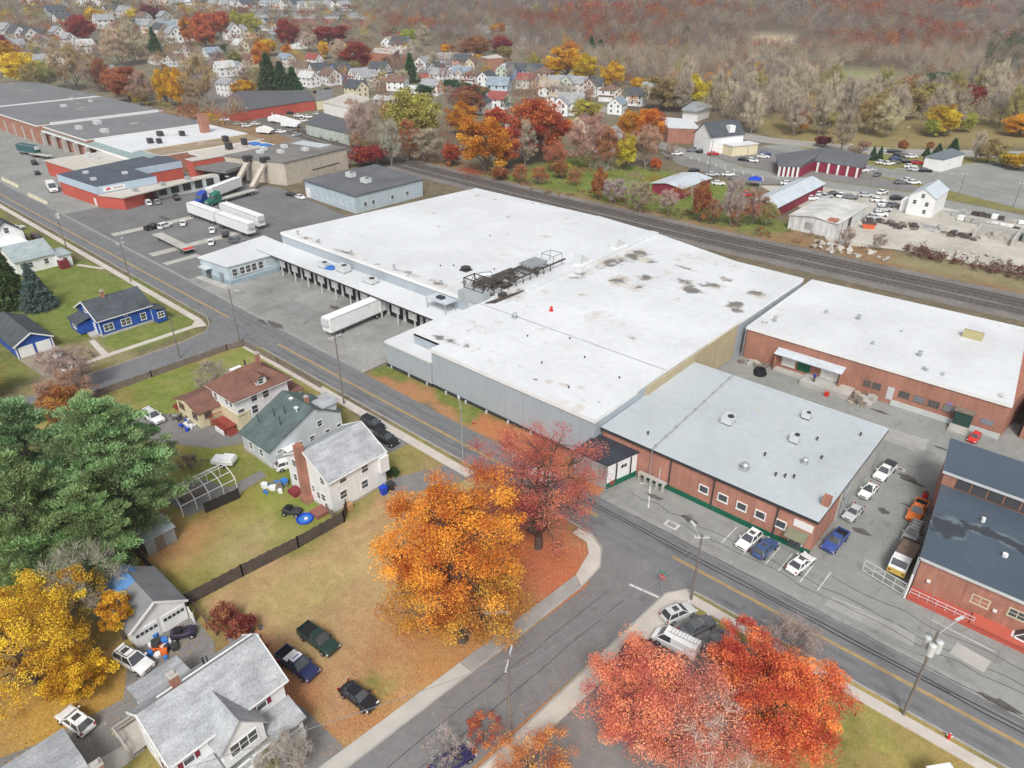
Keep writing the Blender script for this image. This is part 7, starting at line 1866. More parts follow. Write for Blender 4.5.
# ================================================================ POLES, WIRES, SIGNS
POLES = {}
def pole(key, px, py, top, label, cross=0.0, arm=None, cans=0, rz=0, r=.15, name='utility_pole'):
    p = site(px, py); h = height_to(p, top)
    t = thing(name, label, 'utility pole' if name == 'utility_pole' else 'street light', (p.x, p.y, p.z), R(rz)); POLES[key] = (p, h)
    MB().tube((0, 0, -.3), (0, 0, h), r, r * .7, 9).build('shaft', M_POLE if name == 'utility_pole' else M_STEEL, t)
    if cross:
        MB().bar((-cross / 2, 0, h - .5), (cross / 2, 0, h - .5), .12, .14).bar((-cross * .3, .05, h - 1.0), (0, .05, h - .5), .05, .05).build('crossarm', M_LMET, t)
        m = MB()
        for k in (-.46, -.2, .2, .46): m.tube((k * cross, 0, h - .45), (k * cross, 0, h - .2), .06)
        m.build('insulator', M_LMET, t)
    for k in range(cans):
        a = 2.1 * k + .6; x, y = .5 * math.cos(a), .5 * math.sin(a)
        MB().tube((x, y, h - 2.4), (x, y, h - 1.2), .32, n=12).tube((x, y, h - 1.2), (x, y, h - 1.08), .28, .1, 12).tube((x * .3, y * .3, h - 1.8), (x, y, h - 1.8), .06).build('transformer', M_LMET, t)
    if arm:
        m = MB().tube((0, 0, h - arm[2]), (arm[0], arm[1], h - arm[2] + .9), .05); m.build('lamp_arm', M_STEEL, t)
        d = Vector((arm[0], arm[1], 0)).normalized() * .45
        MB().bar((arm[0] - d.x, arm[1] - d.y, h - arm[2] + .92), (arm[0] + d.x, arm[1] + d.y, h - arm[2] + .92), .24, .13).build('lamp_head', M_LMET, t)
    return t
pole('a', 903, 715, 632, 'tall utility pole with three grey transformers, lower right lawn edge', 0, (1.0, 2.2, .4), 3)
pole('b', 691, 600, 534, 'dark utility pole at the corner lot tip', 1.6, (-.6, 1.7, 1.0), 0, 40)
pole('c', 344, 404, 334, 'grey utility pole with crossarm by the grey house', 2.2, None, 0, 90)
pole('d', 240, 343, 289, 'utility pole at the street corner beside the weathered fence', 0, (1.2, .9, 1.2))
pole('e', 180, 358, 316, 'utility pole on the blue house side street')
pole('f', 131, 282, 241, 'utility pole with lamps opposite the dark truck lot', 1.8, (1.0, .8, .6), 0, 90)
pole('g', 67, 249, 209, 'pale utility pole with twin grey cans near the terminal', 0, None, 2)
pole('i', 509, 742, 655, 'utility pole with white crossarm beside the lower side street', 2.6, None, 0, -60)
pole('h', 463, 459, 405, 'slim grey street light leaning over the main road', 0, (-1.2, .8, .5), 0, 0, .09, 'street_light')
for px, py, top, lab in ((773, 700, 560, None), (846, 167, 143, 'light pole on the lawn in front of the maroon restaurant'), (709, 170, 140, 'light pole left of the red car on the avenue'), (745, 168, 147, 'short light pole right of the big white house'), (870, 186, 168, 'utility pole on the avenue verge by the parked vans'), (958, 197, 172, 'utility pole behind the tall white shed'), (1013, 208, 182, 'utility pole by the stone yard at right edge'), (792, 139, 122, 'utility pole on the far boulevard, left'), (818, 138, 122, 'utility pole on the far boulevard beside the red bush'), (905, 142, 126, 'utility pole on the boulevard beyond the cafe cars'), (743, 130, 112, 'light pole before the pale wood, left of two'), (758, 132, 115, 'light pole before the pale wood, right of two'), (230, 192, 175, 'light pole in front of the white trailer at the dock'), (312, 104, 88, 'utility pole behind the red garage row'), (839, 240, 222, 'dark post by the white shed corner')):
    if lab: pole(lab, px, py, top, lab, 1.4, None, 0, 30, .12)
def wire(key, a, b, za, zb, sag, label, r=.022, off=(0, 0)):
    A = Vector((POLES[a][0].x, POLES[a][0].y, POLES[a][1] + za)) if isinstance(a, str) else Vector(a)
    B = Vector((POLES[b][0].x, POLES[b][0].y, POLES[b][1] + zb)) if isinstance(b, str) else Vector(b)
    A += Vector((*off, 0)); B += Vector((*off, 0))
    mb = MB(); n = 9; pts = []
    for i in range(n + 1):
        f = i / n; p = A.lerp(B, f); p.z -= sag * 4 * f * (1 - f); pts.append(p)
    for p, q in zip(pts, pts[1:]): mb.tube(p, q, r, n=4, caps=False)
    o = mb.build('overhead_wire', simple('wire_grey', (.26, .26, .265), .7, .1)); tag(o, label, 'wire', 'overhead wires')
wire(0, 'b', 'i', -.5, -.5, .5, 'upper overhead wire along the side street to the white crossarm', .02, (.4, .3))
wire(0, 'b', 'i', -2.2, -2.4, .6, 'thicker lower overhead wire along the side street', .03)
wire(0, 'a', 'b', -.6, -.8, .7, 'overhead wire between transformer pole and corner pole', .025)
wire(0, 'a', 'b', -3.2, -2.2, .8, 'heavy overhead cable between transformer pole and corner pole', .028)
wire(0, 'c', 'd', -.6, -.8, .9, 'overhead wire from the grey house pole to the street corner pole', .025)
wire(0, 'd', 'f', -.6, -.6, .8, 'overhead wire from street corner pole to the truck lot pole', .025)
wire(0, 'f', 'g', -.6, -.6, .8, 'overhead wire from truck lot pole to the terminal pole', .025)
wire(0, 'd', 'e', -1.2, -.3, .6, 'overhead wire across the blue house side street', .025)
wire(0, 'b', 'c', -.8, -.6, 2.2, 'long overhead wire along the main road past the orange tree', .016)
wire(0, 'i', (-41.5, 4, 9), -.6, 0, .4, 'overhead wire leaving the white crossarm toward the bottom', .025)
wire(0, 'a', (-3, 73.4, 4.6), -2.5, 0, .4, 'service wire from the transformer pole to the brick wall', .025)
def stop_sign():
    t = thing('stop_sign', 'red stop sign with green street name blade at the side street', 'street sign', (-25.7, 54.9, 0)); L = t.location
    MB(L).tube((-25.7, 54.9, 0), (-25.7, 54.9, 2.9), .035).build('post', M_STEEL, t)
    oc = [(.36 * math.cos(R(22.5 + 45 * k)), .36 * math.sin(R(22.5 + 45 * k))) for k in range(8)]
    mb = MB(L)
    v = [(-25.7 + a, 54.85, 2.2 + b) for a, b in oc] + [(-25.7 + a, 54.81, 2.2 + b) for a, b in oc]
    mb.mesh(v, [tuple(range(7, -1, -1)), tuple(range(8, 16))] + [(i, (i + 1) % 8, 8 + (i + 1) % 8, 8 + i) for i in range(8)])
    pl = mb.build('sign_plate', M_REDP, t)
    c = bpy.data.curves.new('sign_text', 'FONT'); c.body = 'STOP'; c.size = .27; c.align_x = 'CENTER'; c.align_y = 'CENTER'; c.extrude = .004
    q = bpy.data.objects.new('sign_text', c); COL.objects.link(q); bpy.context.view_layer.update()
    me = bpy.data.meshes.new_from_object(q.evaluated_get(bpy.context.evaluated_depsgraph_get())); bpy.data.objects.remove(q); me.materials.append(M_WHITEP)
    o = bpy.data.objects.new('sign_text', me); COL.objects.link(o); o.parent = pl; o.location = (0, -.105, 2.2); o.rotation_euler = (R(90), 0, 0)
    MB(L).box(-26.3, -25.1, 54.88, 54.92, 2.65, 2.85).build('street_blade', simple('sign_green', (.02, .28, .16), .5), t)
stop_sign()
def hydrant(x, y, label):
    t = thing('fire_hydrant', label, 'hydrant', (x, y, 0)); L = t.location
    MB(L).tube((x, y, 0), (x, y, .6), .15, .13, 10).tube((x, y, .6), (x, y, .78), .16, .06, 10).build('body', M_REDP, t)
    MB(L).tube((x - .24, y, .48), (x + .24, y, .48), .07).tube((x, y, .76), (x, y, .84), .05).build('cap', M_WHITEP, t)
p = site(948, 739); hydrant(p.x, p.y, 'red and white hydrant on the grass strip, lower right')
p = site(474, 424); hydrant(p.x, p.y, 'small pale topped hydrant below the metal warehouse wall')
# ================================================================ FENCES AND YARD THINGS
def fence(pts, h, label, mat, th=.06, post=2.4, name='board_fence', cap=None, gap=False):
    t = thing(name, label, 'fence', (*pts[0], 0)); L = t.location
    mb = MB(L)
    for a, b in zip(pts, pts[1:]):
        a, b = Vector(a), Vector(b); n = max(1, int((b - a).length / post)); d = (b - a).normalized()
        for k in range(n + 1):
            p = a + (b - a) * k / n; MB(L).box(p.x - .07, p.x + .07, p.y - .07, p.y + .07, 0, h + .1).build('post', mat, t)
        if gap:
            for z in (.35, .75, 1.1):
                if z < h: mb.bar((*a, z), (*b, z), th, .13)
        else:
            m = int((b - a).length / .16)
            for k in range(m):
                p = a + (b - a) * ((k + .5) / m); hh = h + .05 * math.sin(k * 7.3)
                mb.bar((*(p - d * .074), hh / 2), (*(p + d * .074), hh / 2), th, hh)
    mb.build('boards', mat, t)
    return t
fence([(-63.9, 18.6), (-63.3, 25), (-62.5, 32), (-62.2, 38.6), (-63.8, 40.2)], 1.75, 'long dark board fence between the pool yard and vacant lot', M_DWOOD)
fence([(-69.5, 18.3), (-64.3, 18.35)], 1.7, 'dark board fence behind the white garage', M_DWOOD)
fence([(-76.5, 18.6), (-71, 18.4)], 1.6, 'short dark fence beside the grey shed under the pines', M_DWOOD)
fence([(-77.1, 27.9), (-76.6, 32.4)], 1.6, 'black slatted fence panel beside the greenhouse frame', simple('black_fence', (.04, .036, .032), .8, .2))
fence([(-65.2, 38.2), (-63.6, 38.0)], 1.5, 'leaning weathered gate at the corner of the white house', M_WOOD, gap=True)
fence([(-118.6, 25), (-118.3, 40), (-117.9, 54), (-117.2, 57.0), (-106, 57.2), (-93, 57.0)], 1.2, 'weathered grey fence round the brown roof house lawn', M_WOOD, name='picket_fence', post=2.0)
fence([(-62.6, 18.9), (-57.6, 18.6)], 1.1, 'broken brown rail fence beside the red leaved hedge', simple('brown_rail', (.17, .105, .075), .9, .3), gap=True, name='rail_fence')
fence([(-62.0, 18.0), (-60.9, 17.9)], 1.5, 'short white fence panel at the garage side', M_TRIM)
fence([(-30, 233), (-10, 229), (30, 225)], 1.6, 'grey stone yard fence at the far right edge', M_CONC)
def carport():
    t = thing('carport_frame', 'bare white tubular carport frame without a cover', 'carport frame', (-80.8, 29, 0)); L = t.location
    mb = MB(L)
    for y in np.linspace(25.6, 33.2, 5):
        pr = [(-83.0, 0), (-83.0, 1.7), (-82.1, 2.5), (-80.8, 2.9), (-79.5, 2.5), (-78.6, 1.7), (-78.6, 0)]
        for a, b in zip(pr, pr[1:]): mb.tube((a[0], y, a[1]), (b[0], y, b[1]), .06, n=6)
    for x, z in ((-83, 1.7), (-80.8, 2.9), (-78.6, 1.7), (-82.1, 2.5), (-79.5, 2.5)): mb.tube((x, 25.6, z), (x, 33.2, z), .05, n=6)
    mb.build('frame', M_WHITEP, t)
    MB(L).box(-82.6, -81.2, 27, 30, 0, .7).build('stored_box', M_WOOD, t)
carport()
def pile(label, name, cat, x, y, mats, n, spread, size, seed, tall=1.0):
    t = thing(name, label, cat, (x, y, 0)); rr = random.Random(seed)
    for k, m in enumerate(mats):
        for q in range(n):
            mb = MB(); cx, cy, s = rr.gauss(0, spread), rr.gauss(0, spread), size * rr.uniform(.4, 1.1)
            a = rr.uniform(0, 3)
            poly = [(cx + s * math.cos(a + b) * rr.uniform(.6, 1), cy + s * .7 * math.sin(a + b)) for b in (0, 1.2, 2.5, 3.9, 5.1)]
            mb.prism(poly, 0, s * rr.uniform(.5, 1.2) * tall); mb.build(('bundle', 'crate', 'board', 'sack')[k % 4], m, t)
    return t
pile('heap under blue and orange tarps in front of white garage', 'tarp_heap', 'junk heap', -60.6, 14.2, [M_BLUET, M_ORANGEP, M_WHITEP, M_DARK], 6, .75, .7, 2)
pile('scatter of bicycles and scrap beside the red leaved hedge', 'scrap_heap', 'junk heap', -55.0, 21.2, [M_STEEL, M_WOOD, M_RUST], 6, .9, .5, 3)
pile('row of bins and bags along the cream wing wall', 'yard_clutter', 'junk heap', -100.2, 36.4, [M_DARK, M_WHITEP, M_BLUEP, M_WOOD], 5, .9, .5, 4)
pile('bins and crates beside the dark red back steps', 'yard_clutter', 'junk heap', -102.6, 36.3, [M_DARK, M_STEEL, M_WOOD], 5, .6, .45, 14)
pile('white and blue bags at the cream wing corner', 'bag_heap', 'junk heap', -98.0, 36.7, [M_WHITEP, M_BLUEP, M_DARK], 4, .5, .45, 15)
pile('clutter of boards and a blue cover behind white house', 'board_heap', 'junk heap', -75.2, 36.8, [M_WHITEP, M_BLUET, M_WOOD], 5, .8, .7, 5)
pile('stacked lumber and pallets by the factory wall', 'pallet_heap', 'pallets', -22.8, 113.2, [M_WOOD, simple('fresh_lumber', (.45, .37, .28), .9), M_CONC], 7, 1.1, .9, 6)
pile('pale stone slabs heaped in the shaded corner of factory yard', 'slab_heap', 'stone heap', -41.3, 113.4, [M_CONC, M_WOOD, M_CONC], 6, 1.2, .8, 7)
pile('white goods and crates on the factory loading platform', 'crate_heap', 'crates', -27.0, 113.0, [M_WHITEP, M_REDP, M_WOOD], 4, .9, .6, 8)
def tyre_heap():
    t = thing('tyre_stack', 'ring of black tyres on the factory yard', 'tyres', (-39.2, 110.6, 0)); L = t.location
    for k in range(3):
        mb = MB(L); 
        for i in range(14):
            a, b = 2 * math.pi * i / 14, 2 * math.pi * (i + 1) / 14; rr = 1.0 - k * .12
            mb.tube((L.x + rr * math.cos(a), L.y + rr * math.sin(a), .3 + k * .34), (L.x + rr * math.cos(b), L.y + rr * math.sin(b), .3 + k * .34), .24, n=6)
        mb.build('tyre', M_BLACK, t)
tyre_heap()
def cart(px, py, label, body, rz, name='garden_cart', cat='cart'):
    p = site(px, py, .5); t = thing(name, label, cat, (p.x, p.y, .02), R(rz))
    mb = MB(); loft(mb, [ring(-1.2, .5, .35, .8), ring(-.9, .62, .3, 1.0), ring(.1, .62, .3, .8), ring(.8, .6, .3, .95), ring(1.25, .45, .35, .75)]); mb.build('body', body, t, smooth=30)
    MB().box(-.7, 0, -.4, .4, .8, 1.2).build('seat', M_BLACK, t); MB().bar((.2, -.35, 1.3), (.2, .35, 1.3), .06, .06).bar((.35, 0, .9), (.2, 0, 1.3), .06, .06).build('handlebar', M_DARK, t)
    for x in (-.8, .85):
        for s in (-1, 1): wheel_into(t, x, s * .62, .3, s)
cart(183, 633, 'dark purple quad bike on the drive by white garage', simple('plum_plastic', (.045, .035, .06), .5), 60, 'quad_bike', 'quad bike')
cart(292, 511, 'small dark lawn mower on the pool yard grass', M_DARK, 30, 'lawn_mower', 'mower')
cart(149, 430, 'black motorcycle shaped cart at the edge of pine tree', M_DARK, -40, 'garden_cart', 'cart')
t = thing('paddling_pool', 'round blue paddling pool on the grass behind white house', 'pool', (-66.4, 35.6, 0)); L = t.location
mb = MB()
for i in range(18):
    a, b = 2 * math.pi * i / 18, 2 * math.pi * (i + 1) / 18; mb.tube((math.cos(a), math.sin(a), .14), (math.cos(b), math.sin(b), .14), .13, n=6)
mb.build('rim', M_BLUEP, t); MB().tube((0, 0, 0), (0, 0, .07), 1.0, n=18).build('base', M_BLUET, t); MB().tube((.1, .1, .07), (.1, .1, .2), .25, n=8).build('toy', M_WHITEP, t)
def bin_(px, py, mat, label):
    p = site(px, py); t = thing('wheelie_bin', label, 'bin', (p.x, p.y, 0)); L = t.location
    MB().mesh([(-.33, -.36, .05), (.33, -.36, .05), (.33, .36, .05), (-.33, .36, .05), (-.4, -.44, 1.15), (.4, -.44, 1.15), (.4, .44, 1.15), (-.4, .44, 1.15)], [(0, 3, 2, 1), (4, 5, 6, 7), (0, 1, 5, 4), (1, 2, 6, 5), (2, 3, 7, 6), (3, 0, 4, 7)]).build('body', mat, t)
    MB().box(-.43, .43, -.47, .47, 1.15, 1.25).build('lid', mat, t)
bin_(384, 494, M_BLUEP, 'blue wheelie bin at the front corner of white house'); bin_(387, 495.5, M_BLUEP, 'second blue wheelie bin touching the first, white house corner') if 0 else None
bin_(391, 490, M_DARK, 'dark wheelie bin behind the blue one, white house corner')
t = thing('wooden_box', 'small tan wooden box against the white house wall', 'box', (-64.2, 40.6, 0), 0); MB().box(-.35, .75, -.45, .45, 0, .75).build('body', simple('tan_board', (.48, .28, .14), .8), t); MB().box(-.4, .8, -.5, .5, .75, .82).build('lid', simple('tan_board', (.48, .28, .14), .8), t)
def garden_boat():
    p = site(225, 464); t = thing('covered_trailer', 'white folded camper trailer on the grass behind grey house', 'trailer', (p.x, p.y, 0), R(35)); 
    MB().box(-1.6, 1.6, -.9, .9, .45, 1.0).build('body', M_WHITEP, t); MB().prism([(-.2, -.8), (1.5, -.7), (1.5, .8), (-.2, .85)], 1.0, 1.3).build('cover', M_WHITEP, t); MB().bar((-1.6, 0, .5), (-2.8, 0, .45), .1, .1).build('drawbar', M_DARK, t)
    for s in (-1, 1): wheel_into(t, .2, s * .95, .3, s)
garden_boat()
def tipped_boat(px, py, label, mat, rz, s=1.0):
    p = site(px, py); t = thing('white_vehicle', label, 'car', (p.x, p.y, 0), R(rz)); return t
p = site(490, 606, .8); vehicle('sedan', CW, (p.x, p.y), 40, 'white car almost hidden beneath the big orange tree', 'sedan', 'car')
p = site(97, 340, .8)
vehicle('hatch', CW, (-77.6, 40.8), 70, 'white car squeezed between the grey house and white house', 'hatchback', 'car')
t = thing('red_barrel', 'red barrel standing at the corner of the dark roof', 'barrel', (-7.9, 92.6, 0)); MB().tube((0, 0, 0), (0, 0, .95), .36, n=14).build('drum', M_REDP, t); MB().tube((0, 0, .95), (0, 0, 1.0), .3, n=14).build('lid', M_DARK, t)
def jersey(x, y, rz, label):
    t = thing('concrete_barrier', label, 'barrier', (x, y, 0), R(rz), 'concrete barriers along the mill yard')
    mb = MB().prof([(-.4, 0), (.4, 0), (.32, .25), (.12, .45), (.1, 1.0), (-.1, 1.0), (-.12, .45), (-.32, .25)], 'x', -1.9, 1.9); mb.build('block', simple('pale_barrier', (.60, .56, .42), .9, .2), t)
    MB().box(-.5, -.1, -.15, .15, .0, .12).build('slot', M_DARK, t)
rrj = 0
for k in range(4):
    f = k / 4; jersey(-265.5 + k * 4.1, 69.6, 0, ('leftmost', 'second', 'third', 'last')[k] + ' barrier of the nearer row by the mill yard')
for k in range(4): jersey(-295 + k * 4.1, 71.0, 0, ('leftmost', 'second', 'third', 'last')[k] + ' barrier of the farther row by the mill yard')
for k, (x, y, m, lab, ln) in enumerate(((-158, 97.5, simple('pink_barrier', (.62, .24, .22), .8), 'pink barrier behind the low office roof, left', 9), (-150, 97.6, simple('pink_barrier', (.62, .24, .22), .8), 'pink barrier behind the white roof corner, right', 7), (-165, 92.5, simple('lime_strip', (.50, .55, .28), .8), 'pale green beam beside the office wing', 9))):
    t = thing('long_barrier', lab, 'barrier', (x, y, 0)); MB().prof([(-.4, 0), (.4, 0), (.15, 1.0), (-.15, 1.0)], 'x', -ln / 2, ln / 2).build('block', m, t); MB().box(-ln / 2, ln / 2, -.5, .5, 0, .1).build('foot', M_CONC, t)
# stone yard: block bays, pallets, skips
def bay_wall(x, y, lx, ly, lab):
    t = thing('block_bay', lab, 'storage bay', (x, y, 0)); MB().box(0, lx, -.5, .5, 0, 2.2).build('back_wall', M_CONC, t)
    for k in range(int(lx // 9) + 1): MB().box(k * 9, k * 9 + .8, -ly, -.51, 0, 2.2).build('side_wall', M_CONC, t)
bay_wall(-29, 228, 46, 9, 'row of concrete block bays holding stone in the yard')
pile('grey green stone heap inside the block bays', 'stone_heap', 'stone heap', -14.5, 224, [simple('green_stone', (.22, .25, .23), 1, .3, 1), simple('green_stone', (.22, .25, .23), 1, .3, 1)], 9, 1.6, 1.8, 21)
pile('pale stone heap inside the block bays, nearer the left', 'stone_heap', 'stone heap', -24, 224, [M_CONC, M_GRAVEL], 9, 1.4, 1.5, 22)
rs = random.Random(8)
for k in range(32):
    row = k % 2; x = -35 + (k // 2) * 1.7 + rs.uniform(-.2, .2); y = (244.5, 236)[row] - (x + 34) * .06
    t = thing('stone_pallet', None, 'stone pallet', (x, y, 0), R(rs.uniform(-12, 12)), 'wrapped stone pallets in the yard')
    MB().box(-.9, .9, -.7, .7, 0, .14).build('base', M_WOOD, t); MB().box(-.8, .8, -.6, .6, .14, rs.uniform(.8, 1.5)).build('load', rs.choice([M_CONC, M_WHITEP, M_STEEL, M_RUST]), t)
    later(t, 'wrapped pallet of stone standing', ('in the rear row by the avenue', 'in the front row of the yard')[row], 'stone pallet', 'wrapped stone pallets in the yard')
for k, (px, py, m, lab) in enumerate(((936, 228, 'grey stone rubble heap right of the tall white shed', 0), (899, 226, 'brown brush heap below the tall white shed', 1), (955, 214, 'pale sand heap behind the tall white shed', 0), (962, 236, 'dark gravel heap left of the block bays', 1), (875, 222, 'scrap heap beside the orange red skip', 1), (836, 204, 'stone offcuts behind the white shed', 0))):
    p = site(px, py); pile(m, 'rubble_heap', 'rubble', p.x, p.y, ([M_CONC, M_STEEL], [M_RUST, M_WOOD])[lab], 9, 1.9, 1.3, 40 + k, .6)
def boulders():
    rr = random.Random(14)
    for k in range(46):
        if k < 34: px, py = rr.uniform(812, 888), 0; py = 243 + (px - 812) * .19 + rr.uniform(-3, 7)
        else: px = rr.uniform(915, 1015); py = 249 + (px - 915) * .13 + rr.uniform(-3, 2)
        p = site(px, py); s = rr.uniform(.5, 1.25)
        t = thing('boulder', None, 'boulder', (p.x, p.y, 0), rr.uniform(0, 6), 'pale boulders along the railway bank')
        rg = np.random.default_rng(k); pts = unit(rg, 14) * np.array([1, .8, .6]) * s * rg.uniform(.8, 1.1, (14, 1))
        import bmesh
        bm = bmesh.new(); [bm.verts.new(tuple(q + np.array([0, 0, s * .35]))) for q in pts]; bmesh.ops.convex_hull(bm, input=bm.verts)
        me = bpy.data.meshes.new('stone'); bm.to_mesh(me); bm.free(); me.materials.append(simple('boulder_stone', (.50, .47, .42), .95, .3, .8))
        o = bpy.data.objects.new('stone', me); COL.objects.link(o); o.parent = t
        later(t, 'pale boulder lying', 'on the bank below the white shed' if k < 34 else 'on the bank below the stone yard', 'boulder', 'pale boulders along the railway bank')
boulders()
t = thing('orange_skip', 'orange red skip beside the open white shed', 'skip', (*site(868, 228)[:2], 0), R(20)); MB().prof([(-1.8, 1.4), (-1.3, 0), (1.3, 0), (1.8, 1.4)], 'y', -1, 1).build('body', simple('skip_red', (.60, .12, .05), .6), t); MB().box(-1.9, 1.9, -1.1, 1.1, 1.4, 1.5).build('rim', M_RUST, t)
t = thing('blue_gazebo', 'small blue canopy tent beside the grey barn roof', 'tent', (*site(754, 186)[:2], 0), R(20)); mb = MB(); hip_roof(mb, -2, 2, -2, 2, 2.4, 3.4, .1); mb.build('canopy', M_BLUEP, t)
for sx in (-1.9, 1.9):
    for sy in (-1.9, 1.9): MB().box(sx - .05, sx + .05, sy - .05, sy + .05, 0, 2.4).build('leg', M_STEEL, t)
def person():
    p = site(721, 445 / 1.0) ; loc = Vector((-30.6, 112.6, .85))
    t = thing('person', 'person in blue jacket standing on the factory loading platform', 'person', loc)
    pts = [((0, 0, .95), .15), ((0, 0, 1.2), .15), ((0, 0, 1.42), .17), ((0, 0, 1.52), .07), ((0, 0, 1.62), .09), ((0, 0, 1.74), .085),
           ((.1, 0, .9), .1), ((.11, .02, .5), .075), ((.11, 0, .08), .055), ((.12, .14, .04), .045), ((-.1, 0, .9), .1), ((-.12, .04, .5), .075), ((-.12, 0, .08), .055), ((-.13, .14, .04), .045),
           ((.2, 0, 1.42), .065), ((.27, .02, 1.15), .055), ((.25, .12, .92), .04), ((.25, .16, .84), .035), ((-.2, 0, 1.42), .065), ((-.27, .02, 1.15), .055), ((-.25, .12, .92), .04), ((-.25, .16, .84), .035)]
    ed = [(0, 1), (1, 2), (2, 3), (3, 4), (4, 5), (0, 6), (6, 7), (7, 8), (8, 9), (0, 10), (10, 11), (11, 12), (12, 13), (2, 14), (14, 15), (15, 16), (16, 17), (2, 18), (18, 19), (19, 20), (20, 21)]
    me = bpy.data.meshes.new('body'); me.from_pydata([q for q, _ in pts], ed, [])
    o = bpy.data.objects.new('body', me); COL.objects.link(o); o.parent = t
    m = o.modifiers.new('skin', 'SKIN'); o.modifiers.new('sub', 'SUBSURF').levels = 1
    for v, (_, r) in zip(me.skin_vertices[0].data, pts): v.radius = (r, r)
    me.skin_vertices[0].data[0].use_root = True
    s = NT('jacket_and_trousers'); sp = s.n('ShaderNodeSeparateXYZ'); s.link(s.coord(), sp.inputs[0])
    s.base(s.ramp(s.math('DIVIDE', sp.outputs[2], 2.0), [(0.0, (.02, .02, .025)), (.475, (.03, .03, .04)), (.48, (.03, .06, .38)), (.77, (.03, .06, .38)), (.78, (.45, .28, .2)), (.855, (.45, .28, .2)), (.86, (.05, .035, .03))]))
    me.materials.append(s.m)
person()
# ================================================================ TREES
C = dict(R=(.36, .05, .045), r=(.56, .135, .06), O=(.62, .24, .045), G=(.70, .40, .04), Y=(.70, .52, .07), YG=(.46, .44, .11), OL=(.36, .32, .12), B=(.46, .39, .315), BR=(.44, .30, .215), RU=(.40, .17, .085), EV=(.075, .135, .06), T=(.54, .465, .345), M=(.22, .05, .06))
CNAME = dict(R='crimson', r='red orange', O='orange', G='golden', Y='yellow', YG='yellow green', OL='olive', B='bare grey brown', BR='bare reddish brown', RU='rust coloured', EV='dark green', T='bare straw coloured', M='maroon')
MID = {'leafy': [leafy_tree(40 + i, 14, 12, 95, 150, .20, .135, .04, .24) for i in range(4)],
       'bare': [bare_tree(60 + i, 14, 11, 80, 6500, 1.5, .036, .05, up=.8) for i in range(4)],
       'round': [leafy_tree(80 + i, 10, 9, 60, 130, .20, .16, .02, .18) for i in range(2)],
       'spruce': [spruce_tree(90 + i, 14, 7, 4200, .40) for i in range(2)]}
DIM = {'leafy': (14, 12), 'bare': (14, 11), 'round': (10, 9), 'spruce': (14, 7)}
rt = random.Random(21)
def mid_tree(px, by, ty, w, kind, ck, where):
    p = site(px, by); h = height_to(p, ty); wd = 1.12 * w * depth(p) / F_PX
    h = max(2.5, h)
    H0, W0 = DIM[kind]
    c = C[ck]; j = lambda v: v * rt.uniform(.88, 1.12)
    nm = {'leafy': 'autumn_tree', 'round': 'autumn_tree', 'bare': 'bare_tree', 'spruce': 'spruce_tree'}[kind]
    if h < 4.5: nm = 'shrub'
    word = 'shrub' if h < 4.5 else ('conifer' if kind == 'spruce' else 'tree')
    plant(rt.choice(MID[kind]), nm, word, (p.x, p.y, p.z), (j(c[0]), j(c[1]), j(c[2])), (wd / W0, wd / W0, h / H0), rt.uniform(0, 6.28), None, 'trees in autumn colour', '%s %s' % (CNAME[ck], word), where)
Z1, Z2, Z3, Z4, Z5, Z6, Z7, Z8 = 'behind the old mill', 'on the far left hill', 'among the town houses', 'between the town and railway', 'along the green lawn', 'around the restaurant and avenue', 'on the wood edge, right', 'beyond the town rooftops'
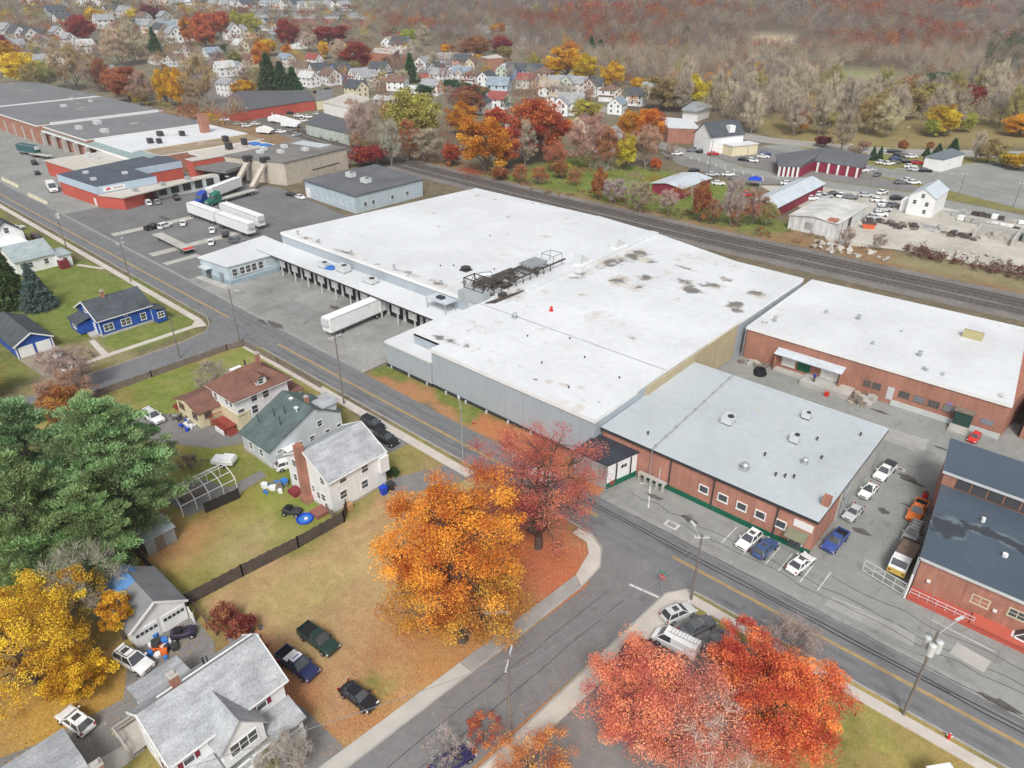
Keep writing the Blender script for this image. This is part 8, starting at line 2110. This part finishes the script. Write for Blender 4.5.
TREES = [(85, 44, 13, 26, 'leafy', 'R', Z2), (96, 25, 6, 16, 'round', 'Y', Z2), (9, 74, 38, 28, 'leafy', 'O', Z1), (26, 84, 50, 32, 'leafy', 'Y', Z1), (4, 60, 32, 16, 'leafy', 'R', Z1), (77, 90, 42, 38, 'bare', 'BR', Z1), (52, 90, 58, 22, 'bare', 'OL', Z1), (38, 94, 60, 24, 'bare', 'OL', Z1), (106, 92, 56, 20, 'leafy', 'RU', Z1), (95, 92, 60, 24, 'bare', 'BR', Z1), (122, 66, 26, 34, 'bare', 'T', Z3), (136, 64, 20, 30, 'bare', 'T', Z3), (157, 57, 28, 15, 'spruce', 'EV', Z3), (153, 22, 4, 25, 'leafy', 'M', Z2), (135, 21, 7, 14, 'round', 'Y', Z2), (191, 46, 16, 17, 'leafy', 'O', Z2), (213, 40, 9, 34, 'leafy', 'r', Z2), (206, 48, 22, 20, 'leafy', 'r', Z2), (238, 38, 9, 18, 'leafy', 'YG', Z2), (254, 38, 11, 16, 'leafy', 'YG', Z2), (130, 102, 65, 32, 'leafy', 'RU', Z1), (147, 106, 70, 28, 'bare', 'BR', Z1), (119, 98, 66, 22, 'bare', 'RU', Z1), (168, 107, 64, 18, 'leafy', 'G', Z1), (182, 108, 66, 20, 'leafy', 'G', Z1), (142, 106, 86, 14, 'round', 'Y', Z1), (203, 108, 52, 36, 'bare', 'BR', Z1), (196, 108, 78, 22, 'bare', 'B', Z1), (245, 97, 77, 21, 'round', 'G', Z3), (272, 98, 54, 26, 'spruce', 'EV', Z3), (284, 98, 62, 24, 'spruce', 'EV', Z3), (295, 97, 68, 22, 'spruce', 'EV', Z3), (262, 70, 40, 17, 'leafy', 'O', Z3), (270, 56, 36, 15, 'round', 'G', Z3), (290, 48, 17, 21, 'leafy', 'R', Z3), (331, 44, 24, 32, 'leafy', 'R', Z3), (325, 59, 40, 11, 'round', 'Y', Z3), (340, 62, 37, 18, 'bare', 'T', Z3), (357, 72, 40, 28, 'leafy', 'R', Z3), (310, 52, 30, 18, 'bare', 'T', Z3), (409, 45, 27, 15, 'leafy', 'YG', Z8), (424, 46, 24, 14, 'bare', 'T', Z8), (446, 56, 42, 9, 'round', 'G', Z8), (460, 58, 43, 18, 'leafy', 'RU', Z8), (477, 59, 34, 28, 'leafy', 'RU', Z8), (502, 53, 35, 21, 'leafy', 'R', Z8), (498, 36, 22, 18, 'leafy', 'O', Z8), (478, 62, 53, 9, 'round', 'G', Z3), (504, 61, 45, 14, 'leafy', 'OL', Z8), (411, 82, 54, 17, 'spruce', 'EV', Z3), (236, 66, 50, 13, 'round', 'OL', Z3), (226, 54, 42, 8, 'round', 'EV', Z3), (452, 92, 77, 16, 'round', 'EV', Z4), (425, 96, 84, 18, 'round', 'EV', Z4), (465, 96, 80, 16, 'round', 'EV', Z4), (482, 98, 84, 14, 'round', 'EV', Z4), (497, 100, 90, 10, 'round', 'EV', Z4),
 (414, 150, 86, 57, 'leafy', 'YG', Z4), (425, 162, 125, 44, 'bare', 'B', Z4), (408, 162, 118, 30, 'bare', 'RU', Z4), (392, 166, 118, 24, 'bare', 'B', Z4), (362, 150, 98, 28, 'bare', 'B', Z4), (372, 166, 143, 36, 'round', 'R', Z4), (485, 174, 112, 44, 'leafy', 'O', Z4), (461, 135, 100, 28, 'leafy', 'O', Z4), (470, 116, 83, 28, 'leafy', 'RU', Z4), (455, 112, 84, 24, 'bare', 'BR', Z4), (507, 168, 122, 30, 'leafy', 'r', Z4), (452, 166, 142, 18, 'round', 'r', Z4), (498, 128, 106, 22, 'leafy', 'r', Z4), (540, 162, 95, 54, 'leafy', 'r', Z4), (525, 166, 118, 24, 'bare', 'B', Z4), (555, 172, 140, 24, 'bare', 'RU', Z4), (625, 170, 132, 21, 'leafy', 'Y', Z4), (648, 152, 104, 30, 'leafy', 'O', Z4), (632, 146, 106, 28, 'leafy', 'O', Z4), (590, 168, 110, 46, 'bare', 'BR', Z4), (607, 170, 122, 34, 'bare', 'RU', Z4), (645, 168, 122, 28, 'bare', 'BR', Z4), (585, 124, 98, 28, 'round', 'YG', Z4), (566, 80, 45, 32, 'leafy', 'G', Z8), (550, 80, 57, 18, 'leafy', 'G', Z8), (583, 82, 52, 22, 'leafy', 'G', Z8), (611, 88, 60, 22, 'leafy', 'G', Z8), (637, 91, 75, 13, 'round', 'G', Z8), (692, 110, 73, 30, 'leafy', 'Y', Z7), (662, 110, 74, 36, 'leafy', 'OL', Z7), (755, 82, 61, 15, 'leafy', 'Y', Z7), (709, 84, 70, 11, 'round', 'O', Z7), (725, 86, 70, 11, 'round', 'G', Z7), (600, 52, 40, 14, 'spruce', 'EV', Z8), (591, 54, 36, 10, 'spruce', 'EV', Z8), (570, 60, 40, 20, 'leafy', 'O', Z8),
 (598, 200, 166, 14, 'leafy', 'RU', Z5), (640, 213, 178, 26, 'bare', 'BR', Z5), (668, 216, 188, 20, 'bare', 'B', Z5), (615, 204, 176, 26, 'bare', 'B', Z5), (699, 222, 178, 18, 'round', 'RU', Z5), (730, 226, 176, 24, 'bare', 'B', Z5), (655, 172, 156, 9, 'round', 'r', Z5), (575, 186, 166, 16, 'bare', 'RU', Z5), (540, 184, 166, 20, 'bare', 'RU', Z5), (520, 182, 164, 18, 'bare', 'RU', Z5), (670, 160, 140, 10, 'bare', 'B', Z5), (752, 224, 188, 24, 'bare', 'BR', Z5), (766, 226, 200, 20, 'bare', 'OL', Z5), (736, 226, 200, 20, 'bare', 'RU', Z5), (711, 224, 198, 20, 'bare', 'RU', Z5), (560, 178, 160, 16, 'round', 'RU', Z5), (500, 180, 166, 16, 'round', 'RU', Z5), (845, 246, 226, 16, 'bare', 'B', Z5), (878, 250, 232, 14, 'bare', 'B', Z5),
 (822, 147, 134, 14, 'round', 'M', Z6), (854, 158, 144, 14, 'round', 'BR', Z6), (863, 150, 139, 10, 'round', 'BR', Z6), (872, 160, 147, 8, 'spruce', 'EV', Z6), (879, 160, 147, 7, 'spruce', 'EV', Z6), (840, 154, 106, 26, 'bare', 'BR', Z6), (901, 152, 138, 8, 'round', 'RU', Z6), (929, 150, 140, 6, 'round', 'RU', Z6), (926, 156, 148, 8, 'spruce', 'EV', Z6), (937, 156, 144, 11, 'spruce', 'EV', Z6), (951, 157, 139, 15, 'spruce', 'EV', Z6), (987, 163, 138, 24, 'leafy', 'OL', Z6), (974, 162, 130, 14, 'bare', 'B', Z6), (1003, 166, 150, 16, 'round', 'OL', Z6), (1018, 170, 152, 26, 'round', 'G', Z6), (941, 136, 102, 30, 'leafy', 'Y', Z7), (931, 137, 118, 14, 'round', 'YG', Z7), (964, 132, 112, 18, 'round', 'YG', Z7), (971, 110, 84, 25, 'leafy', 'R', Z7), (946, 106, 80, 22, 'leafy', 'BR', Z7), (913, 90, 74, 15, 'leafy', 'r', Z7), (1019, 136, 113, 30, 'leafy', 'G', Z7), (800, 134, 109, 14, 'leafy', 'O', Z7), (900, 118, 80, 44, 'leafy', 'OL', Z7), (930, 112, 82, 40, 'leafy', 'OL', Z7), (938, 88, 70, 30, 'round', 'EV', Z7), (1000, 72, 60, 40, 'round', 'EV', Z7), (825, 135, 106, 22, 'bare', 'OL', Z7), (866, 134, 96, 30, 'bare', 'OL', Z7), (884, 138, 96, 28, 'bare', 'T', Z7), (1012, 96, 74, 26, 'leafy', 'BR', Z7)]
for a in TREES: mid_tree(*a)
# the pale bare wood: nearest trunks one by one
rw = random.Random(31)
def inside(px, py, poly):
    r = False; n = len(poly)
    for i in range(n):
        (x1, y1), (x2, y2) = poly[i], poly[(i + 1) % n]
        if (y1 > py) != (y2 > py) and px < (x2 - x1) * (py - y1) / (y2 - y1) + x1: r = not r
    return r
WOOD_NEAR = [(655, 113), (672, 96), (760, 88), (850, 96), (1030, 100), (1060, 132), (975, 134), (870, 136), (800, 138), (765, 140), (715, 122)]
n = 0; tries = 0; placed = []
while n < 66 and tries < 6000:
    tries += 1
    px, py = rw.uniform(650, 1060), rw.uniform(88, 140)
    if not inside(px, py, WOOD_NEAR) or (830 < px < 914 and py < 108): continue
    p = site(px, py)
    if any((p.x - q[0]) ** 2 + (p.y - q[1]) ** 2 < 46 for q in placed): continue
    placed.append((p.x, p.y)); n += 1
    ck = rw.choices(['T', 'B', 'BR', 'OL'], [5, 4, 2, 1 if px < 820 else 4])[0]; c = C[ck]; k = rw.uniform(.85, 1.15)
    h, w = rw.uniform(17, 25), rw.uniform(9, 12)
    plant(rw.choice(MID['bare']), 'bare_tree', 'tree', (p.x, p.y, p.z), (c[0] * k, c[1] * k, c[2] * k), (w / 11, w / 11, h / 14), rw.uniform(0, 6.28), None, 'trees of the pale bare wood', '%s tree' % CNAME[ck], 'in the pale wood')
# infill trees between the distant houses
n = tries = 0
TOWN = [(0, 0), (255, 0), (420, 44), (640, 88), (650, 110), (520, 118), (400, 96), (250, 92), (120, 70), (0, 64)]
while n < 22 and tries < 5000:
    tries += 1
    px, py = rw.uniform(-10, 650), rw.uniform(1, 118)
    if not inside(px, py, TOWN): continue
    if any(abs(px - h_[0]) < 9 and -3 < py - h_[1] < 12 for h_ in HOUSES): continue
    p = site(px, py)
    if any((p.x - q[0]) ** 2 + (p.y - q[1]) ** 2 < 60 for q in placed): continue
    placed.append((p.x, p.y)); n += 1
    ck = rw.choices(['T', 'B', 'BR', 'OL', 'RU', 'O', 'Y'], [5, 6, 4, 3, 2, 1, 1])[0]; c = C[ck]; k = rw.uniform(.85, 1.15)
    h, w = rw.uniform(9, 14), rw.uniform(8, 12)
    kd = 'bare' if ck in 'T B BR'.split() else 'leafy'; H0, W0 = DIM[kd]
    plant(rw.choice(MID[kd]), 'bare_tree' if kd == 'bare' else 'autumn_tree', 'tree', (p.x, p.y, p.z), (c[0] * k, c[1] * k, c[2] * k), (w / W0, w / W0, h / H0), rw.uniform(0, 6.28), None, 'small trees among the town houses', 'small %s tree' % CNAME[ck], 'among the town houses')
# ---- the far woods: one mass
MILLB = [(-30, 66), (0, 68), (130, 90), (235, 112), (250, 130), (215, 132), (130, 108), (40, 90), (-30, 84)]
RAILB = [(350, 112), (385, 108), (440, 128), (470, 168), (520, 178), (590, 168), (650, 166), (700, 200), (800, 236), (690, 226), (560, 192), (430, 172), (345, 158)]
def far_woods():
    rng = np.random.default_rng(77)
    pal = {k: np.array(C[k]) for k in C}
    pal['N'] = np.array((.33, .22, .175)); pal['D'] = np.array((.27, .24, .22))
    HP = np.array([site(h_[0], h_[1])[:2] for h_ in HOUSES])
    rows = []
    TP = [(t_[0], t_[1], t_[3]) for t_ in TREES]
    f = 205.0
    while f < 1700:
        st = 6.0 if f < 330 else 7.2 if f < 620 else 9.0 if f < 850 else 12.0
        half = f * .95 + 60
        for lt in np.arange(-half, half, st):
            ff, ll = f + rng.uniform(-.5, .5) * st, lt + rng.uniform(-.5, .5) * st
            x, y = ll * CY - ff * SY, ll * SY + ff * CY
            z = ground(x, y)
            px, py = to_px((x, y, z))
            hs = 1.0
            q = math.sin(px * .021 + 1.3) + math.sin(py * .13 + px * .008) + .7 * math.sin(px * .05 - py * .21)
            u = rng.uniform()
            if f > 330 and any(abs(px - a) < w_ * .6 and -2 < py - b < 9 for a, b, w_ in TP): continue
            if inside(px, py, MILLB):
                if u > .62: continue
                wts = dict(BR=4, B=4, RU=2, OL=2, T=1.5, G=.35, O=.3); hs = .72
            elif f < 330 or inside(px, py, RAILB):
                if u > .42 or not inside(px, py, RAILB): continue
                wts = dict(BR=3, B=3, RU=3, OL=1.5, r=1.2, O=1.2, Y=.3); hs = rng.uniform(.3, .95) if py < 172 else rng.uniform(.2, .5)
            elif inside(px, py, TOWN) or (px < 380 and py < 60):
                if u > (.55 if f > 600 else .42) or np.min(np.abs(HP - (x, y)).max(1)) < 8: continue
                wts = dict(BR=4, B=4, T=2.4, OL=1.6, RU=2.4, D=2, R=.7, O=1.1, Y=.8, G=.5, r=.4, EV=.4); hs = rng.uniform(.5, .95)
            elif inside(px, py, WOOD_NEAR):
                if u > .55 or (832 < px < 912 and py < 99): continue
                wts = dict(T=4, B=5, BR=2, OL=.8 if px < 820 else 4, YG=.1 if px < 820 else 1.2, G=.15)
            elif (py < 92 and px > 640 and not (832 < px < 912 and 70 < py < 99)) or (py < 100 and px > 1010) or (345 < px <= 640 and py < 36 + (px - 375) * .19) or (py < -2) or (px < -20 and py < 70 and u < .35):
                if 750 < px < 798 and 30 < py < 54: continue
                if py > 60: wts = dict(T=4, B=5, BR=2, OL=1, RU=.4, D=1)
                elif q > .6: wts = dict(RU=3, r=1.6, O=.9, BR=2, N=2.5, R=1.0, D=1.6, B=1)
                elif q > -.3: wts = dict(BR=3, N=2.6, B=2.4, RU=1.4, T=.6, r=.4, D=3, OL=.5, Y=.1, G=.1)
                else: wts = dict(B=3, BR=2.2, T=1.2, N=1.5, D=3.5, EV=.15, G=.06, O=.1)
                if px > 985 and 48 < py < 74: wts = dict(EV=3, BR=1.5, B=1)
            else: continue
            ks = list(wts); pr = np.array([wts[k] for k in ks]); k = ks[rng.choice(len(ks), p=pr / pr.sum())]
            bare = k in ('B', 'BR', 'T', 'N', 'D')
            rows.append((x, y, z, *(pal[k] * rng.uniform(.82, 1.12) * (.74 if f > 600 else .86)), st * rng.uniform(1.0, 1.4) * (hs if hs < .7 and f > 330 else 1) ** .5, hs * rng.uniform(12, 18), bare, f))
        f += st
    A = np.array(rows); print('WOODS', len(A))
    for nm, lo, hi, per, sz in (('brushwood', 0, 330, 260, .17), ('woodland', 330, 620, 190, .36), ('woodland', 620, 850, 120, .52), ('distant_woodland', 850, 3000, 60, .95)):
        S = A[(A[:, 9] >= lo) & (A[:, 9] < hi)]
        vs, tints, tones = {3: [], 4: []}, {3: [], 4: []}, {3: [], 4: []}
        for bare, k in ((1, 3), (0, 4)):
            T = S[S[:, 8] == bare]; nT = len(T)
            if not nT: continue
            n_ = int(per * (1.5 if bare else 1)); i = np.repeat(np.arange(nT), n_); m = len(i)
            d = unit(rng, m); d[:, 2] = np.abs(d[:, 2]) * 1.25 - .45
            rr = rng.uniform(.2, 1, m) ** .5
            lob = 1 + .28 * np.sin(3 * np.arctan2(d[:, 1], d[:, 0]) + i * 1.7)
            W2, Hh = T[i, 6] * .5, T[i, 7]
            o = d * (rr * lob)[:, None] * np.stack([W2, W2, Hh * .46], 1)
            c = T[i, :3] + o + np.stack([0 * rr, 0 * rr, Hh * .54], 1)
            if bare:
                dd = o / W2[:, None] * .7 + np.array([0, 0, 1.1]) + rng.normal(0, .35, (m, 3)); dd /= np.linalg.norm(dd, axis=1)[:, None]
                v = slivers(rng, c - dd * sz * 2, dd * (sz * rng.uniform(2.5, 5.5, m))[:, None], sz * .20)
            else: v = leaf_quads(rng, c, sz, .7)
            vs[k].append(v); tints[k].append(np.clip(T[i, 3:6] * rng.uniform(.93, 1.07, (m, 1)), 0, 1)); tones[k].append(np.clip(rng.normal(.5, .13, m), 0, 1))
        for k in (3, 4):
            if vs[k]:
                me = np_mesh(nm, np.concatenate(vs[k]), k, M_WOODS, {'tone': np.concatenate(tones[k]), 'tint': np.concatenate(tints[k])})
                ob = bpy.data.objects.new(nm, me); COL.objects.link(ob); tag(ob, kind='stuff')
far_woods()
# ---- scrub banks beside the railway and walls, loose leaves on the lawns
def scrub(name, regions, dens, h, cols, seed, size=.3):
    rng = np.random.default_rng(seed); cs, ts = [], []
    for x0, x1, y0, y1 in regions:
        n = int((x1 - x0) * (y1 - y0) * dens)
        cl = np.stack([rng.uniform(x0, x1, n), rng.uniform(y0, y1, n)], 1)
        keep = (np.sin(cl[:, 0] * .31) + np.sin(cl[:, 1] * .7 + cl[:, 0] * .13) + rng.normal(0, .7, n)) > -.3
        cl = cl[keep]; n = len(cl); k = 26
        i = np.repeat(np.arange(n), k); hh = rng.uniform(.35, 1, n) * h
        o = unit(rng, n * k) * rng.uniform(.2, 1, n * k)[:, None] * np.stack([0.9 + 0 * hh[i], .9 + 0 * hh[i], hh[i] * .5], 1)
        c = np.stack([cl[i, 0] + o[:, 0], cl[i, 1] + o[:, 1], hh[i] * .5 + o[:, 2]], 1)
        base = np.array(cols)[rng.integers(0, len(cols), n)]
        cs.append(c); ts.append(base[i] * rng.uniform(.75, 1.25, (n * k, 1)))
    c, t = np.concatenate(cs), np.clip(np.concatenate(ts), 0, 1)
    me = np_mesh(name, leaf_quads(rng, c, size, .35), 4, M_WOODS, {'tone': np.clip(rng.normal(.5, .2, len(c)), 0, 1), 'tint': t})
    ob = bpy.data.objects.new(name, me); COL.objects.link(ob); tag(ob, kind='stuff')
scrub('railway_scrub', [(-250, -60, 184, 193), (-60, -45, 184, 192), (-150, -128, 180, 186)], .16, 1.8, [(.26, .16, .10), (.30, .17, .10), (.22, .16, .11), (.34, .15, .08), (.24, .21, .10)], 5)
scrub('red_brush', [(-40, 40, 192.5, 201)], .8, 2.8, [(.20, .105, .085), (.23, .12, .09), (.18, .11, .09)], 6)
scrub('mill_brush', [(-410, -245, 157, 166), (-262, -225, 160, 172)], .14, 2.2, [(.22, .12, .10), (.25, .16, .11), (.20, .12, .09)], 7)
scrub('town_brush', [(-430, -330, 172, 190), (-330, -200, 185, 196)], .08, 2.5, [(.28, .20, .12), (.25, .18, .13), (.33, .2, .1)], 8)
def leaves_on(name, spots, seed):
    rng = np.random.default_rng(seed); cs, ts = [], []
    pal = np.array([(.52, .20, .06), (.45, .14, .06), (.58, .34, .10), (.40, .22, .10), (.60, .44, .18)])
    for cx, cy, rx, ry, n, tint in spots:
        p = np.stack([rng.normal(cx, rx, n), rng.normal(cy, ry, n), rng.uniform(.02, .06, n)], 1)
        cs.append(p); b = pal[rng.integers(0, 5, n)]
        ts.append((b * .5 + np.array(tint) * .5) * rng.uniform(.7, 1.3, (n, 1)))
    c, t = np.concatenate(cs), np.clip(np.concatenate(ts), 0, 1)
    me = np_mesh(name, leaf_quads(rng, c, .07, .7, .85), 4, M_WOODS, {'tone': np.clip(rng.normal(.5, .2, len(c)), 0, 1), 'tint': t})
    ob = bpy.data.objects.new(name, me); COL.objects.link(ob); tag(ob, kind='stuff')
leaves_on('fallen_leaves', [(-38.5, 34, 4.5, 6, 2600, (.55, .22, .06)), (-38, 49, 3.6, 3.6, 2600, (.48, .12, .06)), (-37.8, 23, 1.2, 3.5, 700, (.55, .25, .1)), (-51, 19.6, 4, 1.5, 900, (.45, .14, .08)), (-46, 26, 6, 5, 900, (.5, .28, .12)), (-60, 5, 4.5, 4.5, 2600, (.62, .42, .06)), (-59, 15.5, 1.6, 2, 300, (.6, .36, .08)),
    (-8, 48.5, 3.5, 3.5, 900, (.5, .16, .07)), (-23, 38, 3, 8, 1400, (.5, .16, .07)), (-28, 33, .6, 9, 260, (.5, .2, .08)), (-32, 46, .5, 6, 160, (.5, .2, .08)), (-50, 67.5, 6, 1.3, 900, (.45, .14, .07)), (-78, 66.5, 6, .8, 400, (.45, .2, .1)), (-45, 63.5, 4, 1.2, 250, (.45, .14, .07)), (-75, 24, 3, 4, 500, (.5, .3, .1)), (-58, 53, 3, 1.6, 400, (.45, .18, .08)), (-26.9, 36, .3, 7, 220, (.5, .2, .08))], 9)
# ================================================================ TREES CLOSE TO THE CAMERA
def hero(meshes, name, loc, col, label, rz=0.0, s=(1, 1, 1), cat='tree'):
    return plant(meshes, name, cat, (*loc, 0), col, s, rz, label)
hero(leafy_tree(101, 21.5, 15.0, 260, 330, .088, .08, .03, .2, limb_r=1.0, split=9.5), 'autumn_tree', (-37.7, 35.2), (.76, .30, .065), 'big dense orange tree between vacant lot and side street')
hero(leafy_tree(102, 18.0, 16.5, 200, 175, .075, .085, .10, .3, limb_r=1.0), 'autumn_tree', (-40.6, 51.2), (.60, .18, .14), 'sparse red tree with dark limbs at the junction')
hero(leafy_tree(103, 9.6, 12.5, 170, 260, .072, .09, .12, .25), 'autumn_tree', (-17.6, 38.2), (.84, .30, .20), 'salmon red tree over the middle of the corner lot')
hero(leafy_tree(104, 10.0, 12.0, 170, 290, .075, .085, .12, .25), 'autumn_tree', (-8.6, 45.8), (.80, .22, .10), 'brightest red tree beside the lower right lawn')
hero(leafy_tree(105, 8.0, 8.6, 100, 220, .072, .09, .12, .25), 'autumn_tree', (-13.4, 48.4), (.80, .21, .11), 'small red tree above the parked grey sedans')
hero(leafy_tree(106, 9.4, 13.5, 170, 150, .072, .09, .1, .25), 'autumn_tree', (-13.4, 39.6), (.80, .34, .25), 'thin pinkish tree at the bottom of the corner lot')
hero(bare_tree(107, 9.0, 11.0, 90, 5200, .95, .018, .1, bark=M_BARKG), 'bare_tree', (-11.6, 38.2), (.62, .48, .42), 'bare pale twigged tree amid the red trees, bottom')
hero(leafy_tree(108, 3.8, 7.6, 70, 95, .07, .1, .08, .25), 'autumn_tree', (-23.0, 29.0), (.76, .33, .12), 'low orange leaved tree at the pavement, bottom middle')
hero(leafy_tree(115, 2.6, 4.2, 30, 60, .07, .1, .08, .25), 'autumn_tree', (-28.4, 28.4), (.55, .15, .08), 'small red leaved tree by the white crossarm pole')
hero(leafy_tree(109, 10.5, 12.0, 150, 210, .08, .085, .12, .28), 'autumn_tree', (-65.4, 4.0), (.78, .50, .065), 'big yellow tree beside the white hatchback, lower left')
hero(leafy_tree(110, 10.0, 9.5, 90, 200, .08, .09, .12, .28), 'autumn_tree', (-68.6, 7.6), (.66, .42, .06), 'yellow tree at the left edge below the pines')
hero(leafy_tree(111, 6.8, 4.4, 50, 200, .078, .1, .2, .25), 'autumn_tree', (-64.4, 12.0), (.72, .40, .05), 'small golden tree against the tarped garage roof')
hero(leafy_tree(116, 5.2, 6.4, 80, 220, .078, .1, .12, .25), 'autumn_tree', (-60.4, 6.6), (.70, .42, .045), 'golden yellow tree beside the old white sport utility')
hero(bare_tree(112, 10.5, 10.5, 90, 5200, 1.15, .020, .1), 'bare_tree', (-69.2, 11.4), (.40, .375, .30), 'bare grey green tree between pines and tarped garage')
hero(bare_tree(113, 7.0, 7.5, 80, 4200, .9, .016, .06), 'bare_shrub', (-11.0, 54.2), (.40, .32, .29), 'bare reddish twigged shrub at the pavement, right of red trees', cat='shrub')
hero(bare_tree(114, 4.2, 5.6, 70, 3200, .8, .016, .05), 'bare_shrub', (-39.4, 15.4), (.46, .41, .36), 'pale bare shrub at the shuttered house porch', cat='shrub')
hero(leafy_tree(117, 1.6, 2.0, 16, 40, .1, .2, .05), 'green_shrub', (-41.0, 14.2), (.36, .42, .06), 'small lime green shrub among pale twigs by the porch', cat='shrub')
hero(bare_tree(118, 3.4, 4.4, 50, 1300, .7, .012, .05), 'bare_shrub', (-29.6, 25.0), (.47, .40, .36), 'pale bare shrub at the bottom edge by side street', cat='shrub')
hero(bare_tree(119, 6.6, 7.4, 70, 2600, 1.0, .022, .08), 'bare_tree', (-104.2, 44.2), (.36, .31, .27), 'bare tree on the lawn left of brown roof house')
hero(bare_tree(120, 3.0, 3.4, 50, 1600, .6, .02, .05), 'bare_shrub', (-87.2, 31.2), (.30, .22, .19), 'low bare purple shrub near the folded camper', cat='shrub')
for k, (x, y, h, w, c, lab) in enumerate(((-58.5, 20.2, 2.6, 3.6, (.36, .13, .085), 'rust red hedge bush nearest the broken rail fence'), (-55.6, 20.4, 2.4, 3.4, (.34, .10, .075), 'rust red hedge bush next to the scrap heap'), (-52.0, 19.6, 2.0, 3.2, (.36, .11, .08), 'rust red bush behind the shuttered house roof'), (-49.0, 19.4, 1.8, 3.0, (.37, .13, .09), 'low rust bush left of the blue pickup'), (-64.8, 48.6, 1.8, 1.9, (.06, .10, .035), 'clipped dark green bush at the white house corner'))):
    hero(leafy_tree(130 + k, h, w, 26, 60, .13, .16, .04, .2), 'hedge_bush', (x, y), c, lab, cat='shrub')
PINE = [pine_tree(201, 18.5, 14.0, 13, 130, .36), pine_tree(202, 20.0, 15.0, 14, 130, .36), pine_tree(203, 15.5, 12.0, 11, 130, .36)]
for k, (m, x, y, s, c, lab) in enumerate(((0, -77.0, 9.6, 1.0, (.29, .41, .175), 'nearest green pine at the left edge, lower crown'), (1, -78.6, 19.2, 1.0, (.275, .40, .18), 'tallest green pine at the centre of the pine clump'), (1, -85.6, 13.6, .98, (.23, .35, .17), 'dark green pine at the back left of the clump'), (0, -83.6, 21.6, .9, (.25, .38, .18), 'green pine at the back right of the clump'), (2, -73.4, 14.4, .86, (.28, .395, .165), 'smaller green pine over the bare grey tree'), (2, -89.4, 8.6, 1.0, (.24, .36, .165), 'green pine cut by the left edge, behind'))):
    hero(PINE[m], 'pine_tree', (x, y), c, lab, k * 1.3, (s, s, s))
SPR = [spruce_tree(211, 9.6, 7.4, 9000, .26), spruce_tree(212, 15, 7.6, 9000, .34)]
hero(SPR[0], 'spruce_tree', (-165.6, 38.4), (.115, .165, .15), 'blue grey spruce on the lawn before the long white house')
hero(SPR[1], 'spruce_tree', (-170.5, 34.6), (.085, .13, .05), 'tall dark evergreen at the left edge beside the spruce')
hero(SPR[1], 'spruce_tree', (-176.5, 36.0), (.095, .135, .05), 'tall dark evergreen farther back beside long white house', 2.0, (1, 1, .9))
hero(MID['leafy'][1], 'autumn_tree', (-131.0, 18.0), (.60, .40, .07), 'yellow tree at the left edge below the blue garage', .5, (.62, .62, .62))
hero(MID['bare'][0], 'bare_tree', (-123.5, 29.0), (.44, .33, .29), 'bare pinkish tree over the cross street, left', 1.2, (.85, .85, .62))
hero(MID['bare'][2], 'bare_tree', (-116.5, 26.5), (.42, .26, .19), 'bare tree with orange tint above the pines', 2.2, (.8, .8, .55))
hero(MID['leafy'][0], 'autumn_tree', (-112.5, 24.5), (.46, .22, .08), 'brown orange tree just behind the pine tops', 2.2, (.6, .6, .5))
# ================================================================ LABELS for the many: what it looks like, where, and its place from the left among its like
ORD = ['first', 'second', 'third', 'fourth', 'fifth', 'sixth', 'seventh', 'eighth', 'ninth', 'tenth', 'eleventh', 'twelfth', 'thirteenth', 'fourteenth', 'fifteenth', 'sixteenth', 'seventeenth', 'eighteenth', 'nineteenth', 'twentieth']
ORD += ['twenty ' + o for o in ORD[:9]] + ['thirtieth'] + ['thirty ' + o for o in ORD[:9]]
bpy.context.view_layer.update()
like = {}
for o, d, w in pending: like.setdefault((d, w), []).append(o)
for (d, w), os_ in like.items():
    os_.sort(key=lambda o: to_px(o.location)[0])
    for i, o in enumerate(os_):
        if len(os_) == 1: o['label'] = '%s %s' % (d, w)
        elif len(os_) == 2: o['label'] = '%s %s, %s of two' % (d, w, ('left', 'right')[i])
        else: o['label'] = '%s %s, %s from left' % (d, w, ORD[i])
print('OBJECTS', len(bpy.data.objects))
